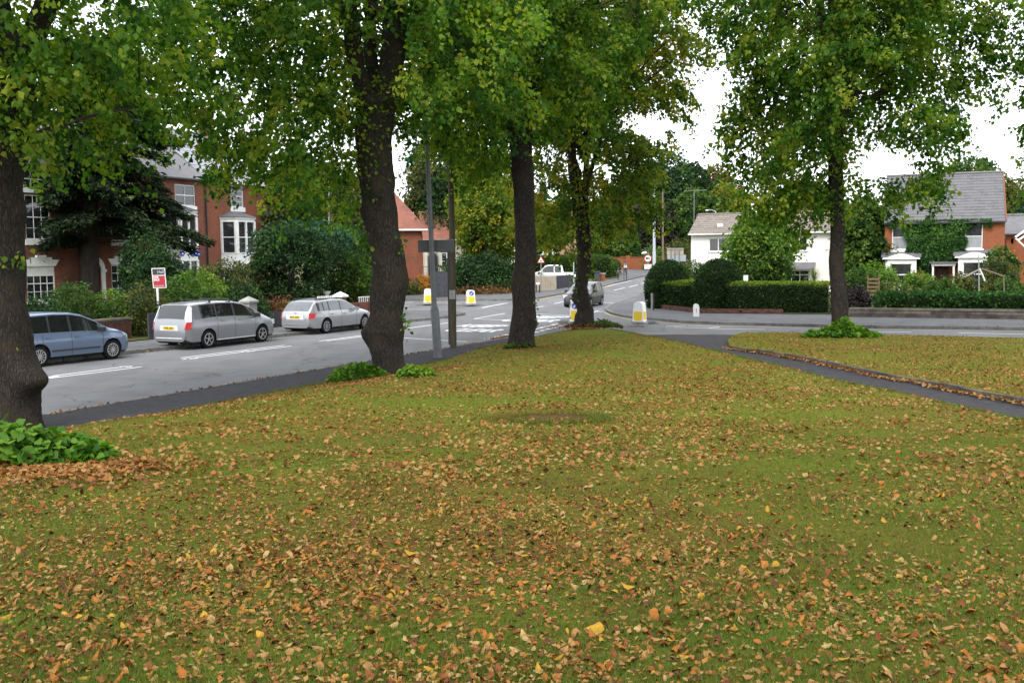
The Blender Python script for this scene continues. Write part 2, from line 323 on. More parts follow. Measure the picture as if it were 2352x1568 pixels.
M['orange'] = leafmat('orange_autumn_leaves', [(.10, .07, .012), (.25, .11, .012), (.42, .17, .02), (.5, .26, .03)], .35)
M['rust'] = leafmat('rusty_brown_leaves', [(.05, .025, .012), (.10, .05, .02), (.16, .09, .03), (.2, .13, .04)], .3)
M['box'] = leafmat('clipped_hedge_leaves', [(.008, .022, .006), (.016, .042, .010), (.03, .068, .014), (.06, .11, .02)], .25, clump=1.5)
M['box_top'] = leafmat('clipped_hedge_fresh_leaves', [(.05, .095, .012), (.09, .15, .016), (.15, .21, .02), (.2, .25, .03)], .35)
M['ivy'] = leafmat('ivy_leaves', [(.007, .028, .007), (.018, .060, .012), (.04, .11, .02), (.08, .17, .03)], .3)
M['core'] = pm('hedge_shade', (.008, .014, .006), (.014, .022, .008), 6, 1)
M['twig'] = pm('twigs', (.035, .028, .02), None, rough=.9)
# ------------------------------------------------------------------ ground sheets
from mathutils.geometry import delaunay_2d_cdt
def inpoly(X, Y, poly):
    c = np.zeros(len(X), bool); j = len(poly)-1
    for i in range(len(poly)):
        xi, yi = poly[i]; xj, yj = poly[j]
        c ^= ((yi > Y) != (yj > Y)) & (X < (xj-xi)*(Y-yi)/(yj-yi+1e-12)+xi)
        j = i
    return c
def drape(name, poly, zf, mat, kind='structure', step=2.0, skirt=0.0, skmat=None, parent=None):
    poly = [(float(p[0]), float(p[1])) for p in poly]; B = []
    for (a, b), (c, d) in zip(poly, poly[1:]+poly[:1]):
        k = max(1, int(math.hypot(c-a, d-b)/step)); B += [(a+(c-a)*i/k, b+(d-b)*i/k) for i in range(k)]
    xs = [p[0] for p in B]; ys = [p[1] for p in B]; gx, gy = np.meshgrid(np.arange(min(xs)+step/2, max(xs), step), np.arange(min(ys)+step/2, max(ys), step)); gx, gy = gx.ravel(), gy.ravel()
    k = inpoly(gx, gy, poly); gx, gy = gx[k], gy[k]
    pts_ = [Vector(p) for p in B]+[Vector((float(x), float(y))) for x, y in zip(gx, gy)]; nb = len(B)
    r = delaunay_2d_cdt(pts_, [(i, (i+1) % nb) for i in range(nb)], [], 0, 1e-5); vs = [(v[0], v[1]) for v in r[0]]; tris = [list(f) for f in r[2]]
    cx = np.array([sum(vs[i][0] for i in f)/3 for f in tris]); cy = np.array([sum(vs[i][1] for i in f)/3 for f in tris]); ok = inpoly(cx, cy, poly); tris = [f for f, o in zip(tris, ok) if o]
    V = [(x, y, zf(x, y)) for x, y in vs]; F = []
    for f in tris:
        (ax, ay), (bx, by), (cx_, cy_) = (vs[i] for i in f); F.append(f if (bx-ax)*(cy_-ay)-(by-ay)*(cx_-ax) > 0 else f[::-1])
    mi = [0]*len(F)
    if skirt:
        ec = {}
        for f in F:
            for i in range(3): ec[(f[i], f[(i+1) % 3])] = 1
        low = {}
        def lo(i):
            if i not in low: low[i] = len(V); V.append((V[i][0], V[i][1], V[i][2]-skirt))
            return low[i]
        for (a, b) in [e for e in ec if (e[1], e[0]) not in ec]: F.append([b, a, lo(a), lo(b)]); mi.append(1)
    me = bpy.data.meshes.new(name); me.from_pydata(V, [], F); me.materials.append(mat); me.materials.append(skmat or mat); me.polygons.foreach_set('material_index', mi); me.update()
    o = link(name, me, parent)
    if kind: o['kind'] = kind
    return o
def P2(p): return (p.x, p.y)
RZ = lambda off: (lambda X, Y: rise(Y)+off)
def pts(lst, f=None, off=0.0): return [P2(gp(x, y, f, off)) for x, y in lst]

# lawn material
def lawnmat():
    mt = bpy.data.materials.new('lawn_grass'); mt.use_nodes = True; nt = mt.node_tree; nd = nt.nodes; L = nt.links; b = nd['Principled BSDF']
    b.inputs['Roughness'].default_value = 1; b.inputs['Specular IOR Level'].default_value = .02
    tc = nd.new('ShaderNodeTexCoord')
    def noise(s, d=6, r=.6):
        n = nd.new('ShaderNodeTexNoise'); n.inputs['Scale'].default_value = s; n.inputs['Detail'].default_value = d; n.inputs['Roughness'].default_value = r; L.new(tc.outputs['Object'], n.inputs[0]); return n
    def ramp(src, els):
        r = nd.new('ShaderNodeValToRGB'); e = r.color_ramp.elements; e[0].position = els[0][0]; e[0].color = (*els[0][1], 1); e[1].position = els[-1][0]; e[1].color = (*els[-1][1], 1)
        for p, c in els[1:-1]: q = e.new(p); q.color = (*c, 1)
        L.new(src, r.inputs[0]); return r
    a = ramp(noise(14, 8, .75).outputs[0], [(.3, (.052, .088, .009)), (.5, (.115, .150, .018)), (.7, (.185, .190, .032))])
    c = ramp(noise(.55, 6).outputs[0], [(.40, (0, 0, 0)), (.62, (1, 1, 1))])
    d = ramp(noise(25, 6, .8).outputs[0], [(.3, (.095, .064, .014)), (.7, (.215, .140, .034))])
    mr = nd.new('ShaderNodeMapRange'); mr.inputs[4].default_value = .68; L.new(c.outputs[0], mr.inputs[0])
    mx = nd.new('ShaderNodeMix'); mx.data_type = 'RGBA'; L.new(mr.outputs[0], mx.inputs[0]); L.new(a.outputs[0], mx.inputs[6]); L.new(d.outputs[0], mx.inputs[7])
    L.new(mx.outputs[2], b.inputs['Base Color'])
    bp = nd.new('ShaderNodeBump'); bp.inputs['Strength'].default_value = 1; bp.inputs['Distance'].default_value = .04; L.new(noise(45, 6, .8).outputs[0], bp.inputs['Height']); L.new(bp.outputs[0], b.inputs['Normal'])
    return mt
M['lawn'] = lawnmat()
M['garden'] = pm('garden_soil_and_grass', (.05, .06, .02), (.09, .085, .03), 3, 1, .5, 40)

drape('ground', [(-500, -60), (500, -60), (500, 590), (-500, 590)], lambda X, Y: rise(Y)-.12, M['garden'], step=20)
drape('road', [(-60, -20), (60, -20), (60, 150), (-60, 150)], RZ(0), M['asphalt'], step=5)

# the lawn either side of the tarmac path
lf = lambda X, Y: float(lawn_np(np.array(X), np.array(Y)))
TOP1 = [(1100,802),(1160,789),(1200,781),(1260,769),(1308,760),(1360,757),(1406,757),(1450,765),(1483,773),(1559,787),(1669,814),(1778,839),(1874,864),(1972,886),(2070,905),(2143,922),(2250,946),(2352,968)]
l1_top = pts(TOP1, lf)
l1 = [P2(road(s, 2.15)) for s in (-40, -30, -20, -10, -5, 0, 3)] + l1_top
lastx, lasty = l1_top[-1]; px_, py_ = l1_top[-4]; dl = Vector((lastx-px_, lasty-py_, 0)).normalized()
l1 += [(lastx+dl.x*12, lasty+dl.y*12), (lastx+dl.x*24, lasty+dl.y*24)]
LAWN1 = l1
lawn1 = drape('lawn', l1, lambda X, Y: lf(X, Y)+.02, M['lawn'], step=1.0, skirt=.16, skmat=M['soil'])
l2_bot = pts([(1676,793),(1710,799),(1776,807),(1874,823),(1972,844),(2070,863),(2168,881),(2266,899),(2352,913)], lambda X, Y: lf(X, Y)+.09)
l2_top = pts([(2352,775.7),(2180,771),(2011,768),(1930,765),(1849,763.5),(1778,762),(1704,764),(1680,772),(1671,783)], lambda X, Y: lf(X, Y)+.09)
e1 = Vector((l2_top[0][0]-l2_top[2][0], l2_top[0][1]-l2_top[2][1], 0)).normalized()
l2 = l2_bot + [(l2_bot[-1][0]+dl.x*24, l2_bot[-1][1]+dl.y*24), (60, -10), (60, l2_top[0][1]+e1.y*32), (l2_top[0][0]+e1.x*20, l2_top[0][1]+e1.y*20)] + l2_top
LAWN2 = l2
drape('lawn', l2, lambda X, Y: lf(X, Y)+.09, M['lawn'], step=1.0, skirt=.3, skmat=M['stone_dk'])
# path: wide mouth at the side road, then narrow between the lawns
pa = [P2(gp(x, y+1, lf)) for x, y in TOP1[7:]]; 
pathpoly = pts([(1483,769),(1560,767),(1690,768)], lf) + [(x+.0, y) for x, y in [l2_top[-1]]+l2_bot] + [(l2_bot[-1][0]+dl.x*22, l2_bot[-1][1]+dl.y*22), (lastx+dl.x*22, lasty+dl.y*22)] + [(x-.05, y-.02) for x, y in l1_top[:7:-1]]
drape('path', pathpoly, lambda X, Y: lf(X, Y)-.005+0*X, M['path'], step=1.0, skirt=.1)
# stone edging kerbs along the raised right lawn
edge = thing('path_edging', 'row of dark mossy edging stones holding up the right lawn along the tarmac path', 'kerb', (l2_bot[0][0], l2_bot[0][1], 0))
E3 = [Vector((x, y, lf(x, y))) for x, y in l2_bot]; E3.append(E3[-1]+Vector((dl.x*9, dl.y*9, 0)))
E3[-1].z = lf(E3[-1].x, E3[-1].y)
nst = 0
for a, b in zip(E3[:-1], E3[1:]):
    ln = (b-a).length; k = max(1, round(ln/.9))
    for i in range(k):
        p = a.lerp(b, i/k+.004); q = a.lerp(b, (i+1)/k-.004); j = random.uniform(-.012, .012)
        off = Vector((0, 0, .03+j)); inw = Vector((-(b-a).y, (b-a).x, 0)).normalized()*(-.03+j)
        MB().beam(p+off+inw, q+off+inw, .09, .14).build('edging_stone', M['stone_dk'], edge, off=edge.location)
# footways
fw = [P2(road(s, 0)) for s in (-45, -30, -15, 0, 5, 8.5)] + pts([(1150,785),(1175,781)]) + pts([(1200,780)], lf) + [P2(gp(x, y, lf)) for x, y in TOP1[2::-1]] + [P2(road(s, 2.3)) for s in (3, 0, -15, -30, -45)]
drape('footway', fw, lambda X, Y: .115, M['path'], step=3, skirt=.12, skmat=M['kerb'])
# kerb stones along the near footway, joined end to end
def kerbrow(name, line, z, w=.13, h=.13, ln=.91, mat='kerb', lab=None):
    t = thing(name, lab, 'kerb', (line[0][0], line[0][1], 0))
    pts3 = [Vector((a, b, z+rise(b))) for a, b in line]; cnt = 0
    bigm = MB()
    for a, b in zip(pts3[:-1], pts3[1:]):
        k = max(1, round((b-a).length/ln))
        for i in range(k):
            p = a.lerp(b, i/k+.006/k*k*.5); q = a.lerp(b, (i+1)/k-.003)
            mb = MB().beam(p, q, w, h)
            if cnt < 120: mb.build('kerb_stone', M[mat], t, off=t.location)
            else: bigm.beam(p, q, w, h)
            cnt += 1
    if bigm.v:
        o = bigm.build('kerb_stone', M[mat], t, off=t.location); o['kind'] = 'stuff'
    return t
kerbrow('kerb', [P2(road(s, .03)) for s in (-22, 0, 5, 8.5)]+pts([(1150,785),(1175,781)]), .06, lab='low grey kerb stones edging the dark footway beside the tree lawn')
KD = -9.62
corner = gp(1018, 719); sC, dC = sd(corner.x, corner.y)
fw2line = [P2(road(s, KD)) for s in (-45, -20, 0, 10, 18, sC-4)] + [P2(road(sC-1.2, KD-.5)), P2(road(sC-.1, KD-1.6)), P2(road(sC+.1, KD-3.2)), P2(road(sC-.8, KD-12)), P2(road(sC-2, KD-45))]
fw2 = fw2line + [P2(road(sC-7, KD-45)), P2(road(sC-5, KD-4.5)), P2(road(sC-7, KD-3)), P2(road(-45, KD-3))]
drape('footway', fw2, RZ(.115), M['footway'], step=4, skirt=.12, skmat=M['kerb'])
kerbrow('kerb', fw2line[1:-1], .062, lab='kerb stones beside the three parked cars and round the far corner')
g2 = [P2(road(-50, KD-3)), P2(road(sC-7, KD-3)), P2(road(sC-5, KD-4.5)), P2(road(sC-7, KD-45)), P2(road(-50, KD-60))]
drape('garden_ground', g2, RZ(.15), M['garden'], step=5)
fw3k = pts([(700,691),(929,690),(1050,690.5),(1169,690.5),(1205,689),(1235,686),(1299,674.7),(1345,666),(1383,658.9),(1411,651),(1453,641),(1488,632)])
fw3b = pts([(1488,620),(1422,622),(1420,641),(1390,645),(1318,657),(1277,664),(1235,669),(1130,674),(929,679),(700,680)])
fw3k = [(fw3k[0][0]-25, fw3k[0][1])] + fw3k; fw3b = fw3b + [(fw3b[-1][0]-25, fw3b[-1][1])]
drape('footway', fw3k+fw3b, RZ(.115), M['footway'], step=4, skirt=.12, skmat=M['kerb'])
kerbrow('kerb', fw3k[1:], .062, lab='kerb of the far footway past the white bollards and up the hill')
g3 = fw3b[2:] + [(-60, fw3b[-1][1]+2), (-60, 150), (fw3b[1][0]-2, 150), (fw3b[1][0], fw3b[1][1]+1)]
drape('garden_ground', g3, RZ(.16), M['garden'], step=5)
plinth = pts([(1494.5,711),(1540,716),(1581,721),(1605,724),(1700,725),(1800,726),(1905,727),(1960,733),(2100,735),(2352,739)])
pe = Vector((plinth[-1][0]-plinth[-3][0], plinth[-1][1]-plinth[-3][1], 0)).normalized(); plinth.append((plinth[-1][0]+pe.x*25, plinth[-1][1]+pe.y*25))
fw4k = pts([(1500,655),(1483,668),(1461,683),(1428,694),(1401,705),(1391,713),(1403,721),(1439,729.5),(1458,732),(1509,736),(1571,742),(1653,745.5),(1776,748.5),(2011,754),(2200,756),(2352,758.5)])
fw4k.append((fw4k[-1][0]+pe.x*26, fw4k[-1][1]+pe.y*26))
behind = pts([(1492,700),(1496,690),(1512,668)])
fw4 = fw4k + plinth[::-1] + behind
drape('footway', fw4, RZ(.115), M['footway'], step=4, skirt=.12, skmat=M['kerb'])
kerbrow('kerb', fw4k, .062, lab='kerb round the hedge corner and along the side road past the stone wall')
g4 = plinth + [(75, 130), (fw4k[0][0]+6, 130), (behind[-1][0]+.5, behind[-1][1]+3)] + behind[::-1]
drape('garden_ground', g4, RZ(.15), M['garden'], step=5)
# traffic islands
for cx, cy, hw, hd, lb in ((1483,743,27,.55,'kerbed traffic island with a bollard beside the hedge corner'), (1315,742,34,.7,'kerbed traffic island half hidden behind the fourth lime tree'), (993,699.5,37,.8,'left traffic island in the mouth of the far side road'), (1079,701,31,.8,'right traffic island in the mouth of the far side road')):
    c = gp(cx, cy); r = (gp(cx+hw, cy)-c).length
    t = thing('traffic_island', lb, 'traffic island', (c.x, c.y, 0)); n = 22
    mb = MB(); poly = [(r*math.copysign(abs(math.cos(a))**.7, math.cos(a)), hd*math.copysign(abs(math.sin(a))**.7, math.sin(a))) for a in [2*math.pi*i/n for i in range(n)]]
    mb.prism([(x*.88, y*.85) for x, y in poly], -.02, .135, 'z'); mb.build('surface', M['footway'], t)
    for i in range(n):
        a, b = poly[i], poly[(i+1) % n]; MB().add([(a[0],a[1],-.02),(b[0],b[1],-.02),(b[0]*.87,b[1]*.84,-.02),(a[0]*.87,a[1]*.84,-.02),(a[0],a[1],.12),(b[0],b[1],.12),(b[0]*.87,b[1]*.84,.13),(a[0]*.87,a[1]*.84,.13)],[(0,3,2,1),(4,5,6,7),(0,1,5,4),(1,2,6,5),(2,3,7,6),(3,0,4,7)]).build('kerb_stone', M['kerb'], t)

# ------------------------------------------------------------------ road markings
def strips(name, segs, mat, off=.006):
    mb = MB()
    for s in segs:
        a, b, w = s[0], s[1], s[2]; dash = s[3] if len(s) > 3 else None
        A = gp(*a); B = gp(*b); A.z = B.z = 0; L = (B-A).length; d = (B-A)/L; n = Vector((-d.y, d.x, 0))*w/2
        t = 0
        while t < L:
            e = min(L, t+(dash[0] if dash else 3.0)); p = A+d*t; q = A+d*e
            mb.add([(v.x, v.y, rise(v.y)+off) for v in (p-n, q-n, q+n, p+n)], [(0, 1, 2, 3)])
            t = e+(dash[1] if dash else 0)
    o = mb.build(name, mat); o['kind'] = 'structure'; return o
W_ = [((70,874),(325,842.5),.11),((70,870),(300,840.5),.11),((108,866.5),(131,864),.38),((280,843),(300,841),.34),
      ((418,825.5),(670,794.5),.11),((415,822),(654,793),.11),((430,824.3),(450,822),.34),((560,808),(580,805.5),.34),
      ((733,783.5),(870,765.3),.11),((750,783.5),(870,768),.11),((840,769),(870,770),.1),
      ((939,753.6),(1031,741),.13),((860,772),(1073,785),.12),((1048,716.5),(1166.5,695.7),.2,(1.6,.5)),((1120,704),(1170,695),.2,(1.6,.5)),
      ((1089,732),(1160,719.7),.12),((1089,732.5),(1273,739.5),.12),((1231,709),(1325,713.4),.12),((1231,720.7),(1322,725),.12),
      ((1273,697.4),(1295.6,692.6),.12),((1231,706),(1250,703),.12),((1116,779.5),(1180,765),.2,(.65,.3)),((1122,784),(1190,769),.2,(.65,.3)),((1225,757),(1316,735),.22,(.65,.3)),((1225,764),(1292,748),.22,(.65,.3)),
      ((1360,716.5),(1390,716),.12),((1350,722),(1387,709),.2,(.65,.3)),((1383,672.7),(1395.4,670),.12),((1409.5,667),(1435,661),.12),((1445.5,659),(1464.8,654),.12),((1472.7,651.6),(1483,649),.12),
      ((1381,661),(1450,644.5),.1),((1385,695),(1421.8,696.4),.12),((1528,750),(1576,747.7),.12),((1548,751.3),(1653,755),.12),((1653,755),(1758,756.5),.12),((1580,748),(1653,750.5),.1),((1629,753.7),(1653,751),.1),
      ((2001,762),(2093,762.6),.14),((2200,764.4),(2352,767.8),.14),((918,696),(950,694),.15),((918,703),(940,703),.15)]
strips('road_markings_white', W_, M['white_line'])
Y_ = [((1509,739),(1571,744),.1),((1571,744),(1653.5,748),.1),((1653.5,748),(1776,751),.1),((1776,751),(2011,756.5),.1),((2011,756.5),(2200,758.8),.1),((2200,758.8),(2352,761),.1),((1460,765),(1560,767),.1),((1560,767),(1680,769.5),.1),
      ((900,741),(987,728.5),.1),((987,728.5),(1026,723.5),.1),((1026,723.5),(1030,718),.1),((1238,687.5),(1301,676.3),.12),((1301,676.3),(1385,660),.12),((1385,660),(1411,652.3),.12),((1390,718),(1403,724),.1),((1403,724),(1450,733.5),.1),((1450,733.5),(1509,739),.1),((960,701),(1010,696),.08)]
strips('road_markings_yellow', Y_, M['yellow_line'])
def textmesh(body, size=1.0, bold=0.0, align='LEFT', extrude=0.0):
    cu = bpy.data.curves.new('lettering', 'FONT'); cu.body = body; cu.size = size; cu.offset = bold; cu.align_x = align; cu.extrude = extrude; cu.resolution_u = 3
    ob = bpy.data.objects.new('lettering', cu); COL.objects.link(ob); dg = bpy.context.evaluated_depsgraph_get()
    me = bpy.data.meshes.new_from_object(ob.evaluated_get(dg)); bpy.data.objects.remove(ob); return me
def roadtext(word, x, y, w, h):
    me = textmesh(word, 1.0, .028); v = np.zeros(len(me.vertices)*3); me.vertices.foreach_get('co', v); v = v.reshape(-1, 3)
    v[:, 0] -= v[:, 0].min(); v[:, 1] -= v[:, 1].min(); v[:, 0] *= w/v[:, 0].max(); v[:, 1] *= h/v[:, 1].max()
    o = gp(x, y); Pn = np.array([[o.x+N.x*a+U.x*b, o.y+N.y*a+U.y*b] for a, b in v[:, :2]])
    z = np.array([rise(b)+.007 for b in Pn[:, 1]]); me.vertices.foreach_set('co', np.column_stack([Pn, z]).ravel()); me.materials.clear(); me.materials.append(M['white_line'])
    ob = link('road_lettering', me); ob['kind'] = 'structure'
roadtext('CLEAR', 1011, 760, 2.5, 1.7); roadtext('KEEP', 1040, 750, 2.2, 1.6)
roadtext('CLEAR', 1142, 737, 2.9, 1.9); roadtext('KEEP', 1172, 729.5, 2.8, 1.9); roadtext('KEEP CLEAR', 1270, 710, 3.6, 2.4)

# ------------------------------------------------------------------ leaves
def sinnoise(P, seed, f):
    r = np.random.default_rng(seed); s = np.zeros(len(P))
    for _ in range(7):
        k = r.normal(size=3)*f; s += np.sin(P@k+r.uniform(0, 6.28))
    return s/3.7
def unit(a): return a/np.maximum(np.linalg.norm(a, axis=1, keepdims=True), 1e-9)
def leaf_object(name, Pn, D, size, mat, parent=None, off=(0, 0, 0), aspect=.85, upness=.6, bias=0.0, fan=False, rn=None, kind=None, gen=None):
    g = gen or rng; n = len(Pn); Pn = Pn-np.array(off)
    nrm = g.normal(size=(n, 3)); nrm[:, 2] = np.abs(nrm[:, 2])+upness; D = unit(D); nrm = nrm-D*(nrm*D).sum(1, keepdims=True); nrm = unit(nrm)
    S = np.cross(D, nrm); sz = size*g.uniform(.6, 1.4, (n, 1))
    if fan:   # rounder heart of six corners
        offs = [(0, 0), (.16, .46), (.55, .50), (1.0, 0), (.55, -.50), (.16, -.46)]; lift = [0, .10, .12, -.05, .12, .10]
        V = np.stack([Pn+D*(sz*a)+S*(sz*b*aspect*1.05)+nrm*(sz*l) for (a, b), l in zip(offs, lift)], 1)
        F = [(0, 1, 2, 3), (0, 3, 4, 5)]; k = 6
    else:
        offs = [(0, 0), (.42, .5), (1.0, 0), (.42, -.5)]; lift = [0, .13, 0, .13]
        V = np.stack([Pn+D*(sz*a)+S*(sz*b*aspect)+nrm*(sz*l) for (a, b), l in zip(offs, lift)], 1); F = [(0, 1, 2), (0, 2, 3)]; k = 4
    nf = len(F); c = len(F[0]); idx = (np.arange(n)[:, None, None]*k+np.array(F)[None]).reshape(-1)
    me = bpy.data.meshes.new(name); me.vertices.add(n*k); me.vertices.foreach_set('co', V.reshape(-1).astype(np.float32))
    me.loops.add(len(idx)); me.loops.foreach_set('vertex_index', idx.astype(np.int32)); me.polygons.add(n*nf)
    me.polygons.foreach_set('loop_start', np.arange(0, len(idx), c, dtype=np.int32)); me.polygons.foreach_set('loop_total', np.full(n*nf, c, np.int32))
    at_ = me.attributes.new('rnd', 'FLOAT', 'FACE'); r_ = (g.uniform(0, 1, n) if rn is None else rn)+bias
    at_.data.foreach_set('value', np.repeat(np.clip(r_, 0, 1), nf).astype(np.float32)); me.update(calc_edges=True); me.materials.append(mat)
    o = link(name, me, parent)
    if kind: o['kind'] = kind
    return o
def crown_pts(center, prof, n, seed, per=16, sl=.5, edge=.45, hole=.55, f=.9, droop=.7, squash=1.0, bottom=None, spread=.10):
    """sprays of leaves through the volume given by prof = [(height, radius)]"""
    g = np.random.default_rng(seed); zs = np.array([p[0] for p in prof]); rs = np.array([p[1] for p in prof]); ns = int(n/per*1.12)
    zz = np.linspace(zs[0], zs[-1], 200); w = np.interp(zz, zs, rs)**1.5+.02; cdf = np.cumsum(w); cdf /= cdf[-1]
    z = np.interp(g.uniform(0, 1, ns), cdf, zz); ph = g.uniform(0, 2*math.pi, ns)
    rr = np.interp(z, zs, rs)*(1+.17*np.sin(3*ph+z*.9+seed)+.12*np.sin(5*ph-z*1.7+seed*2))*g.uniform(0, 1, ns)**edge
    C = np.column_stack([center[0]+rr*np.cos(ph), center[1]+rr*np.sin(ph)*squash, center[2]+z])
    keep = sinnoise(C*[1, 1, 1.7], seed, f) < hole
    if bottom is not None: keep &= bottom(C)
    C = C[keep]; O = unit(np.column_stack([C[:, 0]-center[0], C[:, 1]-center[1], np.full(len(C), .25)]))
    A = unit(O*.8+g.normal(size=C.shape)*.45+np.array([0, 0, -droop*1.2])); t = g.uniform(0, 1, (len(C), per, 1))
    sp = spread*np.array([1, 1, .8]); L = C[:, None]+A[:, None]*t*sl*g.uniform(.5, 1.3, (len(C), 1, 1))+g.normal(size=(len(C), per, 3))*sp - np.array([0, 0, .25*sl])*t**2
    L = L.reshape(-1, 3); D = unit(np.repeat(A, per, 0)*.5+g.normal(size=L.shape)*.5+np.array([0, 0, -.75*droop])); tone = np.repeat(g.normal(0, .26, len(C)), per)+g.normal(.42, .15, len(L))
    return L, D, tone, C
def limbs(targets, base, rad0, parent, mat, off, name='limb', n=7, sag=.3):
    for i, T in enumerate(targets):
        T = Vector(T); B = Vector(base[i] if isinstance(base, list) else base); pts_ = []
        for k in range(7):
            t = k/6; p = B.lerp(T, t); p.z += math.sin(t*math.pi)*sag*(T-B).length*.35; p += Vector((random.uniform(-.06, .06), random.uniform(-.06, .06), 0))*(T-B).length*.25*(0 if k in (0,) else 1)
            pts_.append(p)
        r = rad0[i] if isinstance(rad0, list) else rad0
        MB().tube(pts_, [r*(1-.82*k/6) for k in range(7)], n).build(name, mat, parent, smooth=True, off=off)
def trunk_mesh(pth, rads, parent, mat, off, seed, n=44, rings=80, burr=.12, name='trunk', burrs=()):
    g = np.random.default_rng(seed); P = [Vector(p) for p in pth]; cum = [0]
    for a, b in zip(P[:-1], P[1:]): cum.append(cum[-1]+(b-a).length)
    mb = MB(); T = cum[-1]; ks = [(g.uniform(-3, 3), g.uniform(1.5, 6), g.uniform(0, 6.28), g.integers(2, 7)) for _ in range(9)]; bs = [(g.uniform(0, T), g.uniform(0, 6.28), g.uniform(.05, .16)) for _ in range(int(16*burr/.12))] + list(burrs)
    vs = []; fs = []
    for i in range(rings+1):
        s = T*i/rings; c = Vector([np.interp(s, cum, [p[k] for p in P]) for k in range(3)]); r = float(np.interp(s, cum, rads))
        for k in range(n):
            a = 2*math.pi*k/n; q = 1+.035*sum(math.sin(kk*a+w*s+p0)*(.6 if kk > 4 else 1) for w0, w, p0, kk in ks)*.6
            q *= .87
            for (bz, ba, bh) in bs:
                da = (a-ba+math.pi) % (2*math.pi)-math.pi; q += bh*math.exp(-(da/.42)**2-((s-bz)/.22)**2)
            if s < .7: q += .10*(1-s/.7)**2*(1+.6*math.sin(5*a+seed))
            q += .012*math.sin(11*a+s*9+seed)+.010*math.sin(17*a-s*23)
            vs.append(c+Vector((math.cos(a), math.sin(a), 0))*r*q)
    for i in range(rings):
        for k in range(n):
            k2 = (k+1) % n; fs.append((i*n+k, i*n+k2, (i+1)*n+k2, (i+1)*n+k))
    fs.append([rings*n+k for k in range(n)]); mb.add(vs, fs)
    return mb.build(name, mat, parent, smooth=True, sharp=80, off=off, fix=False)
# ------------------------------------------------------------------ the row of limes on the lawn
def base_at(x, y): return gp(x, y, lf)
def px2m(D): return FP/D
def lime(xb, yb, label, path, stems, prof, nleaf, lsz, seed, ctr=None, mat='lime', per=16, bottom=None, hole=.5, limb_z=None, nl=10, sl=.6, squash=1.0, burrs=(), edge=.45, droop=.7):
    B = base_at(xb, yb); D = B.y; t = thing('lime_tree', label, 'tree', B, 0, 'pollarded lime trees on the lawn'); off = B
    P = [at(x, y, D) for x, y, w in path]; P[0] = Vector((B.x, B.y, B.z-.15)); rd = [w/2/px2m(D) for x, y, w in path]
    trunk_mesh(P, rd, t, M['bark'], off, seed, burrs=burrs)
    for st in stems:                                        # big upright stems above the fork
        Q = [at(x, y, D+dy) for x, y, w, dy in st]; rs = [w/2/px2m(D) for x, y, w, dy in st]
        d = (Q[-1]-Q[-2]).normalized(); Q += [Q[-1]+Vector((d.x*.3, d.y*.3, 1))*2.2, Q[-1]+Vector((d.x*.3, d.y*.3, 1))*4.5]; rs += [rs[-1]*.6, rs[-1]*.25]
        trunk_mesh(Q, rs, t, M['bark'], off, seed+11, n=14, rings=26, burr=.05, name='limb')
    c = ctr or (B.x, B.y, 0)
    L, Dd, tn, C = crown_pts(c, prof, nleaf, seed, per=per, bottom=bottom, hole=hole, sl=sl, squash=squash, edge=edge, droop=droop)
    leaf_object('crown', L, Dd, lsz, M[mat], t, off, rn=tn)
    g = np.random.default_rng(seed+5); zf = limb_z or P[-1].z; hi = np.where(C[:, 2] > zf*.92)[0]; idx = g.choice(hi, nl, replace=False); tg = []; bs = []
    for i in idx:
        T = C[i]; ax = Vector((c[0], c[1], 0)); z0 = max(min(T[2]-abs(T[2]-zf)*.25-.8, T[2]-.3), P[-1].z*.72); 
        q = None
        for a, b in zip(P[:-1], P[1:]):
            if a.z <= z0 <= b.z: q = a.lerp(b, (z0-a.z)/(b.z-a.z+1e-6))
        if q is None: q = Vector((P[-1].x, P[-1].y, min(z0, P[-1].z+2.5)))
        tg.append(T); bs.append(q)
    limbs(tg, bs, [.085*g.uniform(.6, 1.2) for _ in tg], t, M['bark2'], off, name='branch', n=6, sag=.15)
    # thin twigs reaching the outer sprays
    mb = MB(); idx = g.choice(len(C), min(150, len(C)), replace=False)
    for i in idx:
        T = Vector(C[i]); S = Vector(tg[int(np.argmin([(Vector(x)-T).length for x in tg]))]); 
        if (S-T).length < 3.2: mb.tube([S, S.lerp(T, .5)+Vector((0, 0, .12)), T], [.018, .012, .005], 4, cap=False)
    if mb.v: mb.build('twigs', M['twig'], t, off=off)['kind'] = 'stuff'
    return t, B
def shoots(tree, B, cx, cy, rx, ry, h, n, seed, lsz=.11, mat='sucker', soil=1.3):
    g = np.random.default_rng(seed); a = g.uniform(0, 6.28, n); r = g.uniform(0, 1, n)**.55; z = h*(1-r**2.2)*g.uniform(.12, 1, n)**.6
    X = cx+rx*r*np.cos(a); Y = cy+ry*r*np.sin(a); Z = lawn_np(X, Y)+.05+z*(.75+.35*np.sin(X*5+1)*np.sin(Y*4))
    Pn = np.column_stack([X, Y, Z]); O = np.column_stack([np.cos(a), np.sin(a), np.full(n, -.35)]); D = unit(O+g.normal(size=O.shape)*.55)
    leaf_object('basal_shoots', Pn, D, lsz, M[mat], tree, B, fan=True, upness=.9, rn=g.normal(.35, .2, n)+.25*z/h, aspect=.95)
    mb = MB()
    for i in range(60):
        q = Vector(Pn[g.integers(n)]); mb.tube([Vector((q.x+(cx-q.x)*.25, q.y+(cy-q.y)*.25, lf(q.x, q.y))), Vector(q)], [.006, .003], 4, cap=False)
    mb.build('shoot_stems', M['twig'], tree, off=B)['kind'] = 'stuff'
S7 = lambda lo, side=1: None
